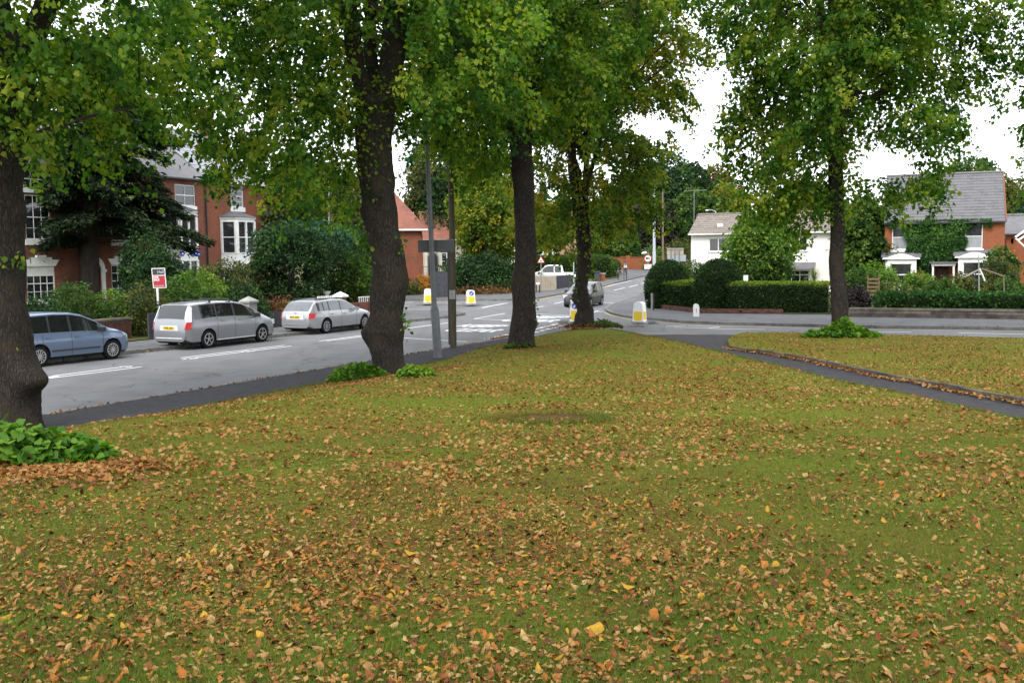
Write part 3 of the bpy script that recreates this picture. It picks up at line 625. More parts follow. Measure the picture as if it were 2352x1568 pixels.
# tree 1, far left, nearest the camera
B1 = base_at(25, 985)
def bot1(C):
    return (C[:, 2] > 5.2+.5*np.sin(C[:, 0]*1.9)+.35*np.sin(C[:, 1]*2.1)+.12*np.maximum(0, C[:, 0]-B1.x)) & (C[:, 1] > B1.y-3.6) 
t1, B1 = lime(25, 985, 'nearest lime tree at the left edge, its burred trunk rising from big green shoots',
    [(25,985,168),(22,930,150),(15,860,150),(0,700,134),(-8,560,128),(-4,420,126),(8,300,132),(20,200,140)],
    [[(22,230,110,0),(10,120,96,.2),(-20,0,84,.4)], [(30,220,90,0),(70,100,62,-.2),(112,0,52,-.5)]],
    [(4.6, 2.0), (5.6, 2.8), (6.5, 3.4), (8.5, 4.0), (11, 3.8), (14, 2.4), (16, 1)], 68000, .112, 21, per=26, bottom=bot1, hole=.75, nl=9, burrs=[(1.05, -.35, .55), (1.25, .3, .12)])
q1 = gp(70, 1062, lf); shoots(t1, B1, q1.x-.15, q1.y, 1.0, .58, .46, 1100, 31, .10)
# tree 2
B2 = base_at(893, 860)
def bot2(C):
    dx = C[:, 0]-B2.x; lo = np.where(dx < -.6, 4.75+.5*np.sin(dx*2.3+1)+.35*np.sin(C[:, 1]*1.9)+.65*np.maximum(0, -dx-2.3), 6.3+.4*np.sin(dx*2.0+C[:, 1]))
    lo = np.where(np.abs(dx) < 1.0, np.maximum(lo, 6.2), lo); return (C[:, 2] > lo) & ~((C[:, 1] < B2.y+.3) & (np.abs(dx-.15) < .75) & (C[:, 2] < 8.6)) & (C[:, 1] > B2.y-4.4)
t2, B2 = lime(893, 860, 'second lime from the left, thick burred trunk between estate car and lamp post',
    [(895,862,96),(892,830,86),(886,790,90),(884,760,106),(888,720,84),(892,660,92),(895,620,86),(886,560,84),(872,480,92),(862,400,84),(858,330,92),(860,270,98),(868,225,112)],
    [[(880,240,70,0),(905,120,62,.2),(908,0,58,.4)], [(850,250,62,0),(818,150,44,-.4),(800,0,40,-.8)], [(870,235,40,0),(850,120,34,1),(850,0,30,1.6)]],
    [(4.2, 3.4), (5, 4.0), (7, 4.5), (9, 5.0), (12, 4.6), (15, 3.4), (18, 1.3)], 128000, .118, 22, per=26, bottom=bot2, hole=.62, nl=14, ctr=(B2.x-.75, B2.y, 0), burrs=[(1.1, 3.0, .24), (2.6, .2, .14), (4.3, 3.2, .12)])
q1 = gp(822, 874, lf); shoots(t2, B2, q1.x, q1.y, .70, .42, .50, 1300, 32, .10)
q1 = gp(955, 866, lf); shoots(t2, B2, q1.x, q1.y, .38, .25, .30, 330, 37, .09)
# tree 3
B3 = base_at(1198, 800)
def bot3(C):
    dx = C[:, 0]-B3.x; return (C[:, 2] > 7.0-.25*np.minimum(0, dx+1)*0+.45*np.sin(dx*2.1)+.4*np.sin(C[:, 1]*1.7)-1.5*np.exp(-((dx+1.6)/.9)**2)) & ~((C[:, 1] < B3.y) & (np.abs(dx) < .6) & (C[:, 2] < 9.0))
t3, B3 = lime(1198, 800, 'third lime from the left, straight trunk just right of the telegraph pole',
    [(1197,802,74),(1198,770,66),(1203,720,64),(1204,640,56),(1208,560,54),(1204,480,54),(1202,400,54),(1196,330,58),(1192,280,66),(1190,250,74)],
    [[(1178,255,34,0),(1150,170,26,-.4),(1110,40,24,-.8)], [(1200,255,40,0),(1190,150,30,.3),(1180,0,26,.6)], [(1215,250,34,0),(1232,150,24,.2),(1240,0,22,.5)]],
    [(5.6, 1.6), (7, 2.8), (8.5, 3.7), (11, 3.9), (14, 3.6), (17, 2.8), (19, 1.0)], 95000, .125, 23, per=26, bottom=bot3, hole=.65, nl=12, burrs=[(2.3, 3.3, .16), (.9, .2, .14), (5.0, 2.0, .1)])
shoots(t3, B3, B3.x-.1, B3.y-.35, .45, .18, .38, 150, 33, .10, mat='midgreen')
# tree 4
B4 = base_at(1342, 752)
def bot4(C):
    dx = C[:, 0]-B4.x; return (C[:, 2] > 4.0+.4*np.sin(dx*1.9)+.4*np.sin(C[:, 1]*1.5)+.45*np.clip(dx-1, 0, 3)) & ~((C[:, 1] < B4.y) & (np.abs(dx) < .5) & (C[:, 2] < 8.5))
t4, B4 = lime(1342, 752, 'fourth lime, slimmer burred trunk at the grass corner in front of the dark car',
    [(1342,755,62),(1342,735,50),(1345,715,36),(1336,690,44),(1334,660,34),(1340,620,36),(1342,560,40),(1338,520,38),(1334,490,34)],
    [[(1328,500,24,0),(1316,400,24,0),(1310,270,20,0),(1310,120,18,0),(1312,0,14,0)], [(1343,495,20,0),(1346,400,16,.3),(1350,250,14,.5),(1355,60,12,.8)], [(1336,450,14,0),(1375,340,12,-.3),(1400,230,10,-.5)]],
    [(3.4, 1.9), (4.2, 2.9), (6, 3.0), (8.5, 3.6), (11, 4.3), (14, 4.3), (17, 3.3), (20, 1.3)], 105000, .14, 24, per=26, bottom=bot4, hole=.48, nl=16, ctr=(B4.x+.15, B4.y, 0), burrs=[(.75, 3.4, .3), (1.5, 3.0, .25), (.9, 0, .22), (2.6, .2, .2)], mat='lime_y')
shoots(t4, B4, B4.x+.35, B4.y-.1, 1.2, .55, .26, 600, 34, .10, mat='rust'); shoots(t4, B4, B4.x+.75, B4.y-.2, .8, .4, .34, 420, 38, .10, mat='midgreen')
# tree 5
B5 = base_at(1928, 775)
def bot5(C):
    dx = C[:, 0]-B5.x; return (C[:, 2] > 4.2+.2*np.abs(dx)+.35*np.sin(dx*2.2)+.35*np.sin(C[:, 1]*1.6)-.5*np.exp(-((dx+2)/1.)**2)) & ~((C[:, 1] < B5.y) & (np.abs(dx) < .55) & (C[:, 2] < 8.8))
t5, B5 = lime(1928, 775, 'lime on the right lawn beyond the path, dark trunk in a ring of green shoots',
    [(1932,778,46),(1930,740,41),(1928,700,40),(1925,650,41),(1920,600,37),(1924,540,35),(1921,440,36),(1917,340,40),(1916,280,54)],
    [[(1902,300,26,0),(1894,200,24,.1),(1888,90,20,.2),(1882,0,18,.3)], [(1910,300,20,0),(1908,200,14,0),(1906,50,12,0)], [(1926,300,26,0),(1940,200,22,.1),(1944,90,18,.2),(1946,0,16,.3)], [(1932,290,20,0),(1952,210,18,-.2),(1962,120,14,-.4),(1976,0,12,-.6)]],
    [(3.5, 1.6), (4.2, 2.7), (5.2, 3.0), (7, 3.6), (9, 3.9), (11, 4.5), (13.5, 4.2), (16, 3.0), (18.5, 1.2)], 118000, .132, 25, per=26, bottom=bot5, hole=.42, nl=18, ctr=(B5.x+.1, B5.y, 0))
q1 = gp(1930, 779, lf); shoots(t5, B5, q1.x, q1.y-.1, 1.3, .8, .62, 2600, 35, .115)
def sprigs(tree, B, spots, seed, lsz, mat='lime'):          # leafy shoots growing straight out of the trunk
    g = np.random.default_rng(seed); Ps = []; Ds = []
    for x, y, rx, rz, n in spots:
        c = at(x, y, B.y-.35); k = px2m(B.y); P = np.column_stack([c.x+g.normal(0, rx/k/2, n), c.y+g.normal(0, .16, n), c.z+g.normal(0, rz/k/2, n)]); Ps.append(P); Ds.append(np.column_stack([(P[:, 0]-c.x)*2+g.normal(0, .5, n), g.normal(-.2, .4, n), np.full(n, -.8)]))
    leaf_object('trunk_shoots', np.concatenate(Ps), np.concatenate(Ds), lsz, M[mat], tree, B, fan=True, kind='stuff')
sprigs(t1, B1, [(60, 130, 70, 70, 160), (20, 300, 60, 40, 70), (40, 595, 30, 24, 26), (10, 800, 26, 20, 10)], 1, .09)
sprigs(t2, B2, [(835, 330, 60, 120, 420), (800, 240, 60, 80, 260), (880, 215, 70, 60, 260), (846, 600, 16, 60, 34), (925, 560, 12, 30, 16), (930, 740, 12, 40, 22), (850, 450, 20, 40, 24)], 2, .085)
sprigs(t3, B3, [(1180, 250, 50, 60, 300), (1215, 300, 40, 60, 160), (1236, 700, 10, 60, 16)], 3, .09)
sprigs(t4, B4, [(1345, 480, 40, 90, 420), (1318, 640, 14, 60, 60), (1360, 600, 12, 60, 50), (1330, 400, 40, 70, 220)], 4, .10, 'lime_y')
sprigs(t5, B5, [(1948, 420, 30, 90, 300), (1905, 470, 24, 60, 90), (1945, 330, 40, 70, 300)], 5, .10)
# tree 6: trunk outside the frame on the right, its outer branches reach in
B6 = Vector((B5.x+8.7, B5.y-2.4, lf(B5.x+8.7, B5.y-2.4)))
t6 = thing('lime_tree', 'lime tree beyond the right edge, only its branch tips in view', 'tree', B6, 0, 'pollarded lime trees on the lawn')
trunk_mesh([(B6.x, B6.y, B6.z-.1), (B6.x+.1, B6.y, 3), (B6.x, B6.y, 7), (B6.x-.1, B6.y, 11), (B6.x, B6.y, 15)], [.36, .3, .28, .18, .06], t6, M['bark'], B6, 61)
def bot6(C):
    dx = C[:, 0]-B6.x; return (C[:, 2] > 4.9+.12*dx*0+.4*np.sin(C[:, 1]*1.7)+.3*np.sin(dx*3)+.25*np.clip(-dx-2.5, 0, 3))
L, Dd, tn, C = crown_pts((B6.x, B6.y, 0), [(4.6, 2.0), (5.6, 3.5), (7.5, 3.8), (10, 3.4), (12, 3.8), (15, 3.2), (17, 1)], 50000, 66, per=26, sl=.6, bottom=bot6, hole=.5)
leaf_object('crown', L, Dd, .13, M['lime'], t6, B6, rn=tn)
limbs([C[i] for i in range(0, 900, 60)], Vector((B6.x, B6.y, 7)), .09, t6, M['bark2'], B6, name='branch')

# ------------------------------------------------------------------ grass blades and leaf litter
def lawn_samples(n, y0, y1, power, seed, margin=1.0):
    g = np.random.default_rng(seed); Y = y0+(y1-y0)*g.uniform(0, 1, n)**power; X = (g.uniform(-.56, .56, n))*Y*1.03*margin+g.uniform(-.6, .6, n)
    i1 = inpoly(X, Y, LAWN1); i2 = inpoly(X, Y, LAWN2); k = i1 | i2; Z = lawn_np(X, Y)+np.where(i2, .09, .02); return X[k], Y[k], Z[k]
def blades(name, X, Y, Z, h, w, mat, seed):
    g = np.random.default_rng(seed); n = len(X); a = g.uniform(0, 6.28, n); hh = h*g.uniform(.5, 1.4, n); ww = w*g.uniform(.6, 1.3, n); ln = g.normal(0, .5, (n, 2))
    P0 = np.column_stack([X-np.cos(a)*ww, Y-np.sin(a)*ww, Z-.004]); P1 = np.column_stack([X+np.cos(a)*ww, Y+np.sin(a)*ww, Z-.004]); P2_ = np.column_stack([X+ln[:, 0]*hh, Y+ln[:, 1]*hh, Z+hh*.85])
    V = np.stack([P0, P1, P2_], 1).reshape(-1); me = bpy.data.meshes.new(name); me.vertices.add(3*n); me.vertices.foreach_set('co', V.astype(np.float32)); me.loops.add(3*n); me.loops.foreach_set('vertex_index', np.arange(3*n, dtype=np.int32))
    me.polygons.add(n); me.polygons.foreach_set('loop_start', np.arange(0, 3*n, 3, dtype=np.int32)); me.polygons.foreach_set('loop_total', np.full(n, 3, np.int32))
    at_ = me.attributes.new('rnd', 'FLOAT', 'FACE'); pn = sinnoise(np.column_stack([X, Y, Z*0]), 3, 1.6)*.28
    at_.data.foreach_set('value', np.clip(g.normal(.45, .27, n)+pn, 0, 1).astype(np.float32)); me.update(calc_edges=True); me.materials.append(mat); o = link(name, me); o['kind'] = 'stuff'; return o
M['blade'] = leafmat('grass_blades', [(.15, .10, .026), (.10, .088, .018), (.050, .090, .010), (.058, .122, .014), (.11, .175, .026)], .3, clump=.55)
X, Y, Z = lawn_samples(300000, 3.0, 12, 1.25, 41, 1.05); blades('grass', X, Y, Z, .036, .0022, M['blade'], 42)
X, Y, Z = lawn_samples(110000, 12, 38, 1.0, 43); blades('grass', X, Y, Z, .04, .005, M['blade'], 44)

# fallen lime leaves: five curled shapes
def curl(k):
    g = random.Random(k); c = [1.6, 2.6, .8, 3.4, 2.1][k]; vs = []
    for i, (t, w) in enumerate([(-.5, .12), (-.22, .46), (.15, .44), (.52, .06)]):
        for s in (-1, 0, 1):
            ang = s*w*c*1.3; y = math.sin(ang)/c/1.3 if c > .1 else s*w; z = (1-math.cos(ang))/c
            vs.append((t, y, z+abs(t)**2*.5*g.uniform(-.2, 1)+g.uniform(-.03, .03)))
    fs = []
    for i in range(3):
        for j in range(2): a = i*3+j; fs.append((a, a+1, a+4, a+3))
    return np.array(vs), fs
CUR = [curl(k) for k in range(5)]
LC = [((.30,.155,.055),'pale tan'),((.30,.11,.020),'orange brown'),((.17,.055,.018),'red brown'),((.36,.20,.025),'golden'),((.36,.23,.09),'bleached straw'),((.085,.034,.014),'dark brown')]
M['litter'] = []
for c, nm in LC:
    mt = pm('fallen_leaf_'+nm.replace(' ', '_'), tuple(x*.55 for x in c), tuple(min(1, x*.92) for x in c), 30, .75); M['litter'].append(mt)
M['leaf_yellow'] = pm('fallen_leaf_bright_yellow', (.30, .175, .015), (.22, .13, .015), 40, .85)
def patchy(X, Y): return sinnoise(np.column_stack([X, Y, X*0]), 9, 1.1)*.35+sinnoise(np.column_stack([X, Y, X*0]), 19, 3.5)*.25
X, Y, Z = lawn_samples(120000, 3.0, 38, 1.12, 51, 1.03); pp = patchy(X, Y); k = rng.uniform(0, 1, len(X)) < np.clip(.45+pp*.85, .07, .95); X, Y, Z = X[k], Y[k], Z[k]
# extra drifts round the foot of the limes and along the path edge
ex = []
for Bt, r_, n_ in ((gp(140, 1075, lf), 1.5, 5200), (gp(895, 868, lf), 1.5, 3200), (B3, 1.2, 900), (B4, 1.9, 2200), (B5, 1.6, 1200)):
    a = rng.uniform(0, 6.28, n_); q = r_*np.abs(rng.normal(0, .55, n_))*(1+.3*np.sin(3*a+n_)); ex.append(np.column_stack([Bt.x+q*np.cos(a)*1.2, Bt.y-.2+q*np.sin(a)*.8]))
for a, b in zip(E3[:-1], E3[1:]):
    n_ = int((b-a).length*130); t_ = rng.uniform(0, 1, n_); nx = Vector(((b-a).y, -(b-a).x, 0)).normalized(); w_ = np.abs(rng.normal(0, .09, n_))+.04; ex.append(np.column_stack([a.x+(b-a).x*t_+nx.x*w_, a.y+(b-a).y*t_+nx.y*w_]))
EX = np.concatenate(ex); order = np.argsort(Y); near = order[:300]; rest = order[300:]
XX = np.concatenate([X[rest], EX[:, 0]]); YY = np.concatenate([Y[rest], EX[:, 1]]); ZZ = np.concatenate([Z[rest], lawn_np(EX[:, 0], EX[:, 1])+.025])
# far leaves: one mesh
def litter_mesh(name, X, Y, Z, seed, size=.040):
    g = np.random.default_rng(seed); n = len(X); tk = g.integers(0, 5, n); mi = g.choice(6, n, p=[.24, .26, .20, .08, .08, .14]); Vs = []; Fs = []; Ms = []; base = 0
    for t in range(5):
        idx = np.where(tk == t)[0]; v, fs = CUR[t]; q = len(idx); a = g.uniform(0, 6.28, q); s = size*g.uniform(.3, 1.3, q); tx = g.normal(0, .45, q); ty = g.normal(0, .45, q); fl = g.choice([-1, 1], q, p=[.55, .45])
        x = v[None, :, 0]*s[:, None]; y = v[None, :, 1]*s[:, None]*.9; z = v[None, :, 2]*s[:, None]*fl[:, None]+np.where(fl < 0, .32*s, 0)[:, None]+x*tx[:, None]+y*ty[:, None]
        xr = x*np.cos(a)[:, None]-y*np.sin(a)[:, None]; yr = x*np.sin(a)[:, None]+y*np.cos(a)[:, None]
        Vs.append(np.stack([xr+X[idx][:, None], yr+Y[idx][:, None], z+Z[idx][:, None]+g.uniform(-.010, .014, q)[:, None]], 2).reshape(-1, 3))
        F = (base+np.arange(q)[:, None, None]*12+np.array(fs)[None]).reshape(-1); base += q*12; Fs.append(F); Ms.append(np.repeat(mi[idx], 6))
    V = np.concatenate(Vs); F = np.concatenate(Fs); me = bpy.data.meshes.new(name); me.vertices.add(len(V)); me.vertices.foreach_set('co', V.reshape(-1).astype(np.float32)); me.loops.add(len(F)); me.loops.foreach_set('vertex_index', F.astype(np.int32)); nf = len(F)//4
    me.polygons.add(nf); me.polygons.foreach_set('loop_start', np.arange(0, len(F), 4, dtype=np.int32)); me.polygons.foreach_set('loop_total', np.full(nf, 4, np.int32))
    for mt in M['litter']: me.materials.append(mt)
    me.polygons.foreach_set('material_index', np.concatenate(Ms).astype(np.int32)); me.update(calc_edges=True); return me
kn = (YY < 8.5); o = link('fallen_leaves', litter_mesh('fallen_leaves', XX[kn], YY[kn], ZZ[kn], 52)); o['kind'] = 'stuff'
M['scraps'] = leafmat('leaf_scraps', [(.05, .02, .008), (.15, .055, .016), (.22, .085, .02), (.24, .12, .03), (.24, .16, .055)], .1, clump=.9)
XF, YF, ZF = XX[~kn], YY[~kn], ZZ[~kn]; leaf_object('distant_fallen_leaves', np.column_stack([XF, YF, ZF+.012]), np.column_stack([rng.normal(size=(len(XF), 2)), rng.normal(0, .35, len(XF))]), .05, M['scraps'], None, upness=.9, aspect=.9, kind='stuff', rn=rng.uniform(.15, 1, len(XF)))
X_, Y_, Z_ = lawn_samples(165000, 3.0, 38, 1.1, 57, 1.03); k_ = rng.uniform(0, 1, len(X_)) < np.clip(.5+patchy(X_, Y_)*1.1, .08, 1); X_, Y_, Z_ = X_[k_], Y_[k_], Z_[k_]
leaf_object('leaf_scraps', np.column_stack([X_, Y_, Z_+.012]), np.column_stack([rng.normal(size=(len(X_), 2)), rng.normal(0, .25, len(X_))]), .027, M['scraps'], None, upness=1.6, aspect=.7, kind='stuff')
# the nearest three hundred leaves, each one a thing
lmesh = {}
for t in range(5):
    for c in range(6):
        v, fs = CUR[t]; me = bpy.data.meshes.new('fallen_leaf'); me.from_pydata([tuple(a*.050) for a in v], [], fs); me.materials.append(M['litter'][c]); me.polygons.foreach_set('use_smooth', [True]*6); lmesh[t, c] = me
LW = ['pale tan curled lime leaf fallen on the grass nearest the camera', 'orange brown curled lime leaf fallen on the grass nearest the camera', 'red brown curled lime leaf fallen on the grass nearest the camera', 'golden lime leaf fallen on the grass nearest the camera', 'bleached straw coloured lime leaf fallen on the grass nearest the camera', 'dark brown shrivelled lime leaf fallen on the grass nearest the camera']
ymed = float(np.median(Y[near]))
for i in near:
    c = int(rng.choice(6, p=[.24, .26, .20, .08, .08, .14])); o = link('fallen_leaf', lmesh[int(rng.integers(5)), c])
    o.location = (X[i], Y[i], Z[i]+rng.uniform(0, .018)); o.rotation_euler = (rng.normal(0, .45)+(math.pi if rng.uniform() < .35 else 0), rng.normal(0, .4), rng.uniform(0, 6.28)); s = rng.uniform(.75, 1.35); o.scale = (s, s, s)
    sx_ = X[i]/Y[i]; zx = 'far left' if sx_ < -.32 else 'left' if sx_ < -.1 else 'middle' if sx_ < .12 else 'right' if sx_ < .33 else 'far right'; zy = 'bottom edge' if Y[i] < ymed else 'near lawn'
    tag(o, f'{LC[c][1]} curled lime leaf on the grass, {zx} of the {zy}', 'leaf', f'{LC[c][1]} leaves, {zx} of the {zy}')
for x, y, lb in ((1366, 1441, 'flat round bright yellow leaf lying on the near grass'), (941, 1269, 'bright yellow leaf on the lawn left of the middle'), (1440,1346,'yellow orange folded leaf lying right of centre on the lawn')):
    p = gp(x, y, lambda a, b: lf(a, b)+.05); n = 10; mb = MB()
    vs = [(.042*math.cos(a)*(1+.14*math.cos(3*a)), .036*math.sin(a)*(1+.1*math.cos(5*a)), .014*math.sin(2*a)) for a in [2*math.pi*i/n for i in range(n)]]+[(0, 0, .008)]
    mb.add(vs, [(i, (i+1) % n, n) for i in range(n)])
    o = mb.build('fallen_leaf', M['leaf_yellow'], None, smooth=True); o.location = p; o.rotation_euler = (R(22), 0, rng.uniform(0, 6)); tag(o, lb, 'leaf')
# old stump scar in the lawn
p = gp(1268, 965, lf); mb = MB(); mb.lathe([(.40, -.03), (.36, .012), (.22, .022), (.05, .012)], 18); mb.v = [(x*(1+.16*math.sin(3*x+7*y)), y*(1+.16*math.cos(9*x-4*y)), z+random.uniform(-.006, .006)) for x, y, z in mb.v]; o = mb.build('stump', M['soil'], None, smooth=True); o.location = p+Vector((0, 0, .02)); o.scale = (1.1, .8, 1); tag(o, 'low flat brown tree stump cut level with the lawn in the middle of the grass', 'tree stump')
g = np.random.default_rng(77); a = g.uniform(0, 6.28, 2600); q = .5+np.abs(g.normal(0, .14, 2600)); X = p.x+q*np.cos(a)*1.2; Y = p.y+q*np.sin(a)*.8-.08; blades('tall_grass_tufts', X, Y, lawn_np(X, Y)+.02, .10, .004, M['blade'], 78)
# rougher grass along the lawn edges
def edge_grass(line, n, seed, h=.07):
    g = np.random.default_rng(seed); xs = []; ys = []
    for (a, b), (c, d) in zip(line[:-1], line[1:]):
        L_ = math.hypot(c-a, d-b); k = int(L_*n); t = g.uniform(0, 1, k); xs.append(a+(c-a)*t+g.normal(0, .05, k)); ys.append(b+(d-b)*t+g.normal(0, .05, k))
    X = np.concatenate(xs); Y = np.concatenate(ys); blades('edge_grass', X, Y, lawn_np(X, Y)+.015, h, .005, M['blade'], seed)
edge_grass(l1_top, 260, 81, .05); edge_grass([P2(road(s, 2.2)) for s in (-16, -8, 0, 3)], 260, 82, .05); edge_grass(l2_bot, 200, 83, .05); edge_grass(l2_top, 120, 84, .05)
# ------------------------------------------------------------------ houses
class House:
    def __init__(s, name, label, cat, corner, rot, z0, group=None):
        s.o = Vector((corner.x, corner.y, z0)); s.rot = rot; s.t = thing(name, label, cat, s.o, rot, group); s.c = math.cos(rot); s.s = math.sin(rot)
    def loc(s, p): d = p-s.o; return Vector((d.x*s.c+d.y*s.s, -d.x*s.s+d.y*s.c, d.z))
    def fac(s, x, y, y0=0.0):                              # pixel to (x, z) on the plane y = y0 of the house
        r = ray(x, y); o = s.loc(Vector((0, 0, CH))); e = s.loc(Vector((0, 0, CH))+r)-o; t = (y0-o.y)/e.y; p = o+e*t; return p.x, p.z
    def rect(s, x0, y0, x1, y1, pl=0.0):
        ym = (y0+y1)/2; xm = (x0+x1)/2; return s.fac(x0, ym, pl)[0], s.fac(x1, ym, pl)[0], s.fac(xm, y1, pl)[1], s.fac(xm, y0, pl)[1]
    def wall(s, x0, x1, z0, z1, openings, mat, y=0.0, depth=.12, back=None, name='wall', inner=None):
        xs = sorted({x0, x1} | {v for o in openings for v in o[:2]}); zs = sorted({z0, z1} | {v for o in openings for v in o[2:4]}); mb = MB()
        for a, b in zip(xs[:-1], xs[1:]):
            for c, d in zip(zs[:-1], zs[1:]):
                xm, zm = (a+b)/2, (c+d)/2
                if not any(o[0] < xm < o[1] and o[2] < zm < o[3] for o in openings): mb.add([(a, y, c), (b, y, c), (b, y, d), (a, y, d)], [(0, 1, 2, 3)])
        for a, b, c, d in [o[:4] for o in openings]:
            mb.add([(a, y, c), (b, y, c), (b, y, d), (a, y, d), (a, y+depth, c), (b, y+depth, c), (b, y+depth, d), (a, y+depth, d)], [(0, 4, 5, 1), (1, 5, 6, 2), (2, 6, 7, 3), (3, 7, 4, 0)])
        if back: # other three walls
            mb.add([(x0, y, z0), (x0, back, z0), (x0, back, z1), (x0, y, z1), (x1, y, z0), (x1, back, z0), (x1, back, z1), (x1, y, z1)], [(0, 3, 2, 1), (4, 5, 6, 7), (1, 2, 6, 5)])
            mb.add([(x0, (y+back)/2, z1)], [])
        return mb.build(name, mat, s.t, fix=False)
    def gables(s, x0, x1, y0, y1, ze, zr, mat):
        for i, x in enumerate((x0+.004, x1-.004)):
            MB().add([(x, y0, ze), (x, y1, ze), (x, (y0+y1)/2, zr)], [(0, 1, 2)]).build('gable', mat, s.t, fix=False)
    def window(s, x0, x1, z0, z1, y=.07, cols=1, rows=(1, 1), sill=.1, mat='white', fr=.055, glass='win', sash=True, lintel=0, bar=.025, mull=(), netrow=None, sillw=.06):
        mb = MB(); f = fr; mb.box(x0, x0+f, y-.03, y+.04, z0, z1); mb.box(x1-f, x1, y-.03, y+.04, z0, z1); mb.box(x0+f, x1-f, y-.03, y+.04, z0, z0+f); mb.box(x0+f, x1-f, y-.03, y+.04, z1-f, z1)
        zs = [z0+f, z1-f]; zm = (z0+z1)/2
        if sash: mb.box(x0+f, x1-f, y-.028, y+.035, zm-.025, zm+.025)
        xm = [x0+f]+[x0+(x1-x0)*q for q in mull]+[x1-f]
        for q in xm[1:-1]: mb.box(q-.03, q+.03, y-.029, y+.038, z0+f, z1-f)
        panes = []; sashes = [(z0+f, zm-.025), (zm+.025, z1-f)] if sash else [(z0+f, z1-f)]
        for si, (za, zb) in enumerate(sashes):
            nr = rows[si] if si < len(rows) else 1
            for a, b in zip(xm[:-1], xm[1:]):
                a2 = a+(.03 if a != xm[0] else 0); b2 = b-(.03 if b != xm[-1] else 0)
                for i in range(1, cols): q = a2+(b2-a2)*i/cols; mb.box(q-bar/2, q+bar/2, y-.02, y+.02, za, zb)
                for j in range(1, nr): q = za+(zb-za)*j/nr; mb.box(a2, b2, y-.018, y+.018, q-bar/2, q+bar/2)
                for i in range(cols):
                    for j in range(nr): panes.append((a2+(b2-a2)*i/cols, a2+(b2-a2)*(i+1)/cols, za+(zb-za)*j/nr, za+(zb-za)*(j+1)/nr, si))
        w = mb.build('window', M[mat], s.t)
        for a, b, c, d, si in panes:
            MB().box(a+.003, b-.003, y+.005, y+.012, c+.003, d-.003).build('pane', M['net' if netrow is not None and si == netrow else glass], w)
        if sill: MB().box(x0-.08, x1+.08, -sillw, y-.03, z0-sill, z0-.002).build('sill', M[mat], w)
        return w
    def roof(s, x0, x1, y0, y1, ze, zr, mat, tw=None, rows=0, tmats=None, over=.25, verge=.12, limit=300, hip=0, th=.05):
        ym = (y0+y1)/2; a0, a1 = x0-verge, x1+verge; yf = y0-over; zf = ze-(zr-ze)*over/(ym-y0)
        mb = MB(); mb.add([(a0, yf, zf), (a1, yf, zf), (a1-hip, ym, zr), (a0+hip, ym, zr), (a0, 2*ym-yf, zf), (a1, 2*ym-yf, zf)], [(0, 1, 2, 3), (3, 2, 5, 4)])
        if hip: mb.add([(a0, yf, zf), (a0+hip, ym, zr), (a0, 2*ym-yf, zf), (a1, yf, zf), (a1-hip, ym, zr), (a1, 2*ym-yf, zf)], [(0, 1, 2), (3, 5, 4)])
        r = mb.build('roof', mat, s.t, fix=False)
        if rows:
            sl = Vector((0, ym-yf, zr-zf)); Ls = sl.length; sl.normalize(); nrm = Vector((0, -sl.z, sl.y)); e = Ls/rows; nc = round((a1-a0)/tw); tw = (a1-a0)/nc; meshes = []
            for mt in tmats:
                b = MB(); b.add([(.004, -.02, .03), (tw-.004, -.02, .03), (tw-.004, e*1.03, .008), (.004, e*1.03, .008), (.004, -.02, .008), (tw-.004, -.02, .008)], [(0, 1, 2, 3), (4, 5, 1, 0), (4, 0, 3), (5, 2, 1)])
                ob = b.build('tile', M[mt], None); meshes.append(ob.data); bpy.data.objects.remove(ob)
            cnt = 0; ex = MB(); ang = math.atan2(sl.z, sl.y)
            for j in range(rows):
                for i in range(nc):
                    p = Vector((a0+i*tw, yf, zf))+sl*(e*j)+nrm*.004
                    if j % 2: p.x += tw/2 if i < nc-1 else 0
                    if cnt < limit:
                        o = link('tile', meshes[random.randrange(len(meshes))], r); o.location = p; o.rotation_euler = (ang+random.uniform(-.008, .008), 0, random.uniform(-.006, .006)); cnt += 1
                    else:
                        q = sl*e; ex.add([p+nrm*.03, p+Vector((tw-.01, 0, 0))+nrm*.03, p+Vector((tw-.01, 0, 0))+q+nrm*.008, p+q+nrm*.008], [(0, 1, 2, 3)])
            if ex.v: ex.build('tile', M[tmats[0]], r)['kind'] = 'stuff'
        MB().tube([(a0+hip, ym, zr+.02), (a1-hip, ym, zr+.02)], .10, 8).build('ridge', M['tile_b'] if tmats and 'tile' in tmats[0] else mat, r)
        MB().box(x0-verge, x1+verge, yf-.10, yf, zf-.10, zf-.01).build('gutter', M['white'] if mat not in (M['slate'], M['slate_b']) else M['trim'], s.t)
        return r
    def chimney(s, x, y, z0, z1, mat, w=.9, d=.5, pots=2):
        c = MB().box(x-w/2, x+w/2, y-d/2, y+d/2, z0, z1); c.box(x-w/2-.05, x+w/2+.05, y-d/2-.05, y+d/2+.05, z1, z1+.12); c = c.build('chimney', mat, s.t)
        for i in range(pots): MB().lathe([(.10, z1+.12), (.11, z1+.5), (.13, z1+.5), (.13, z1+.56)], 10, (x+(i-(pots-1)/2)*.35, y, 0)).build('chimney_pot', M['brick_orange'], c)

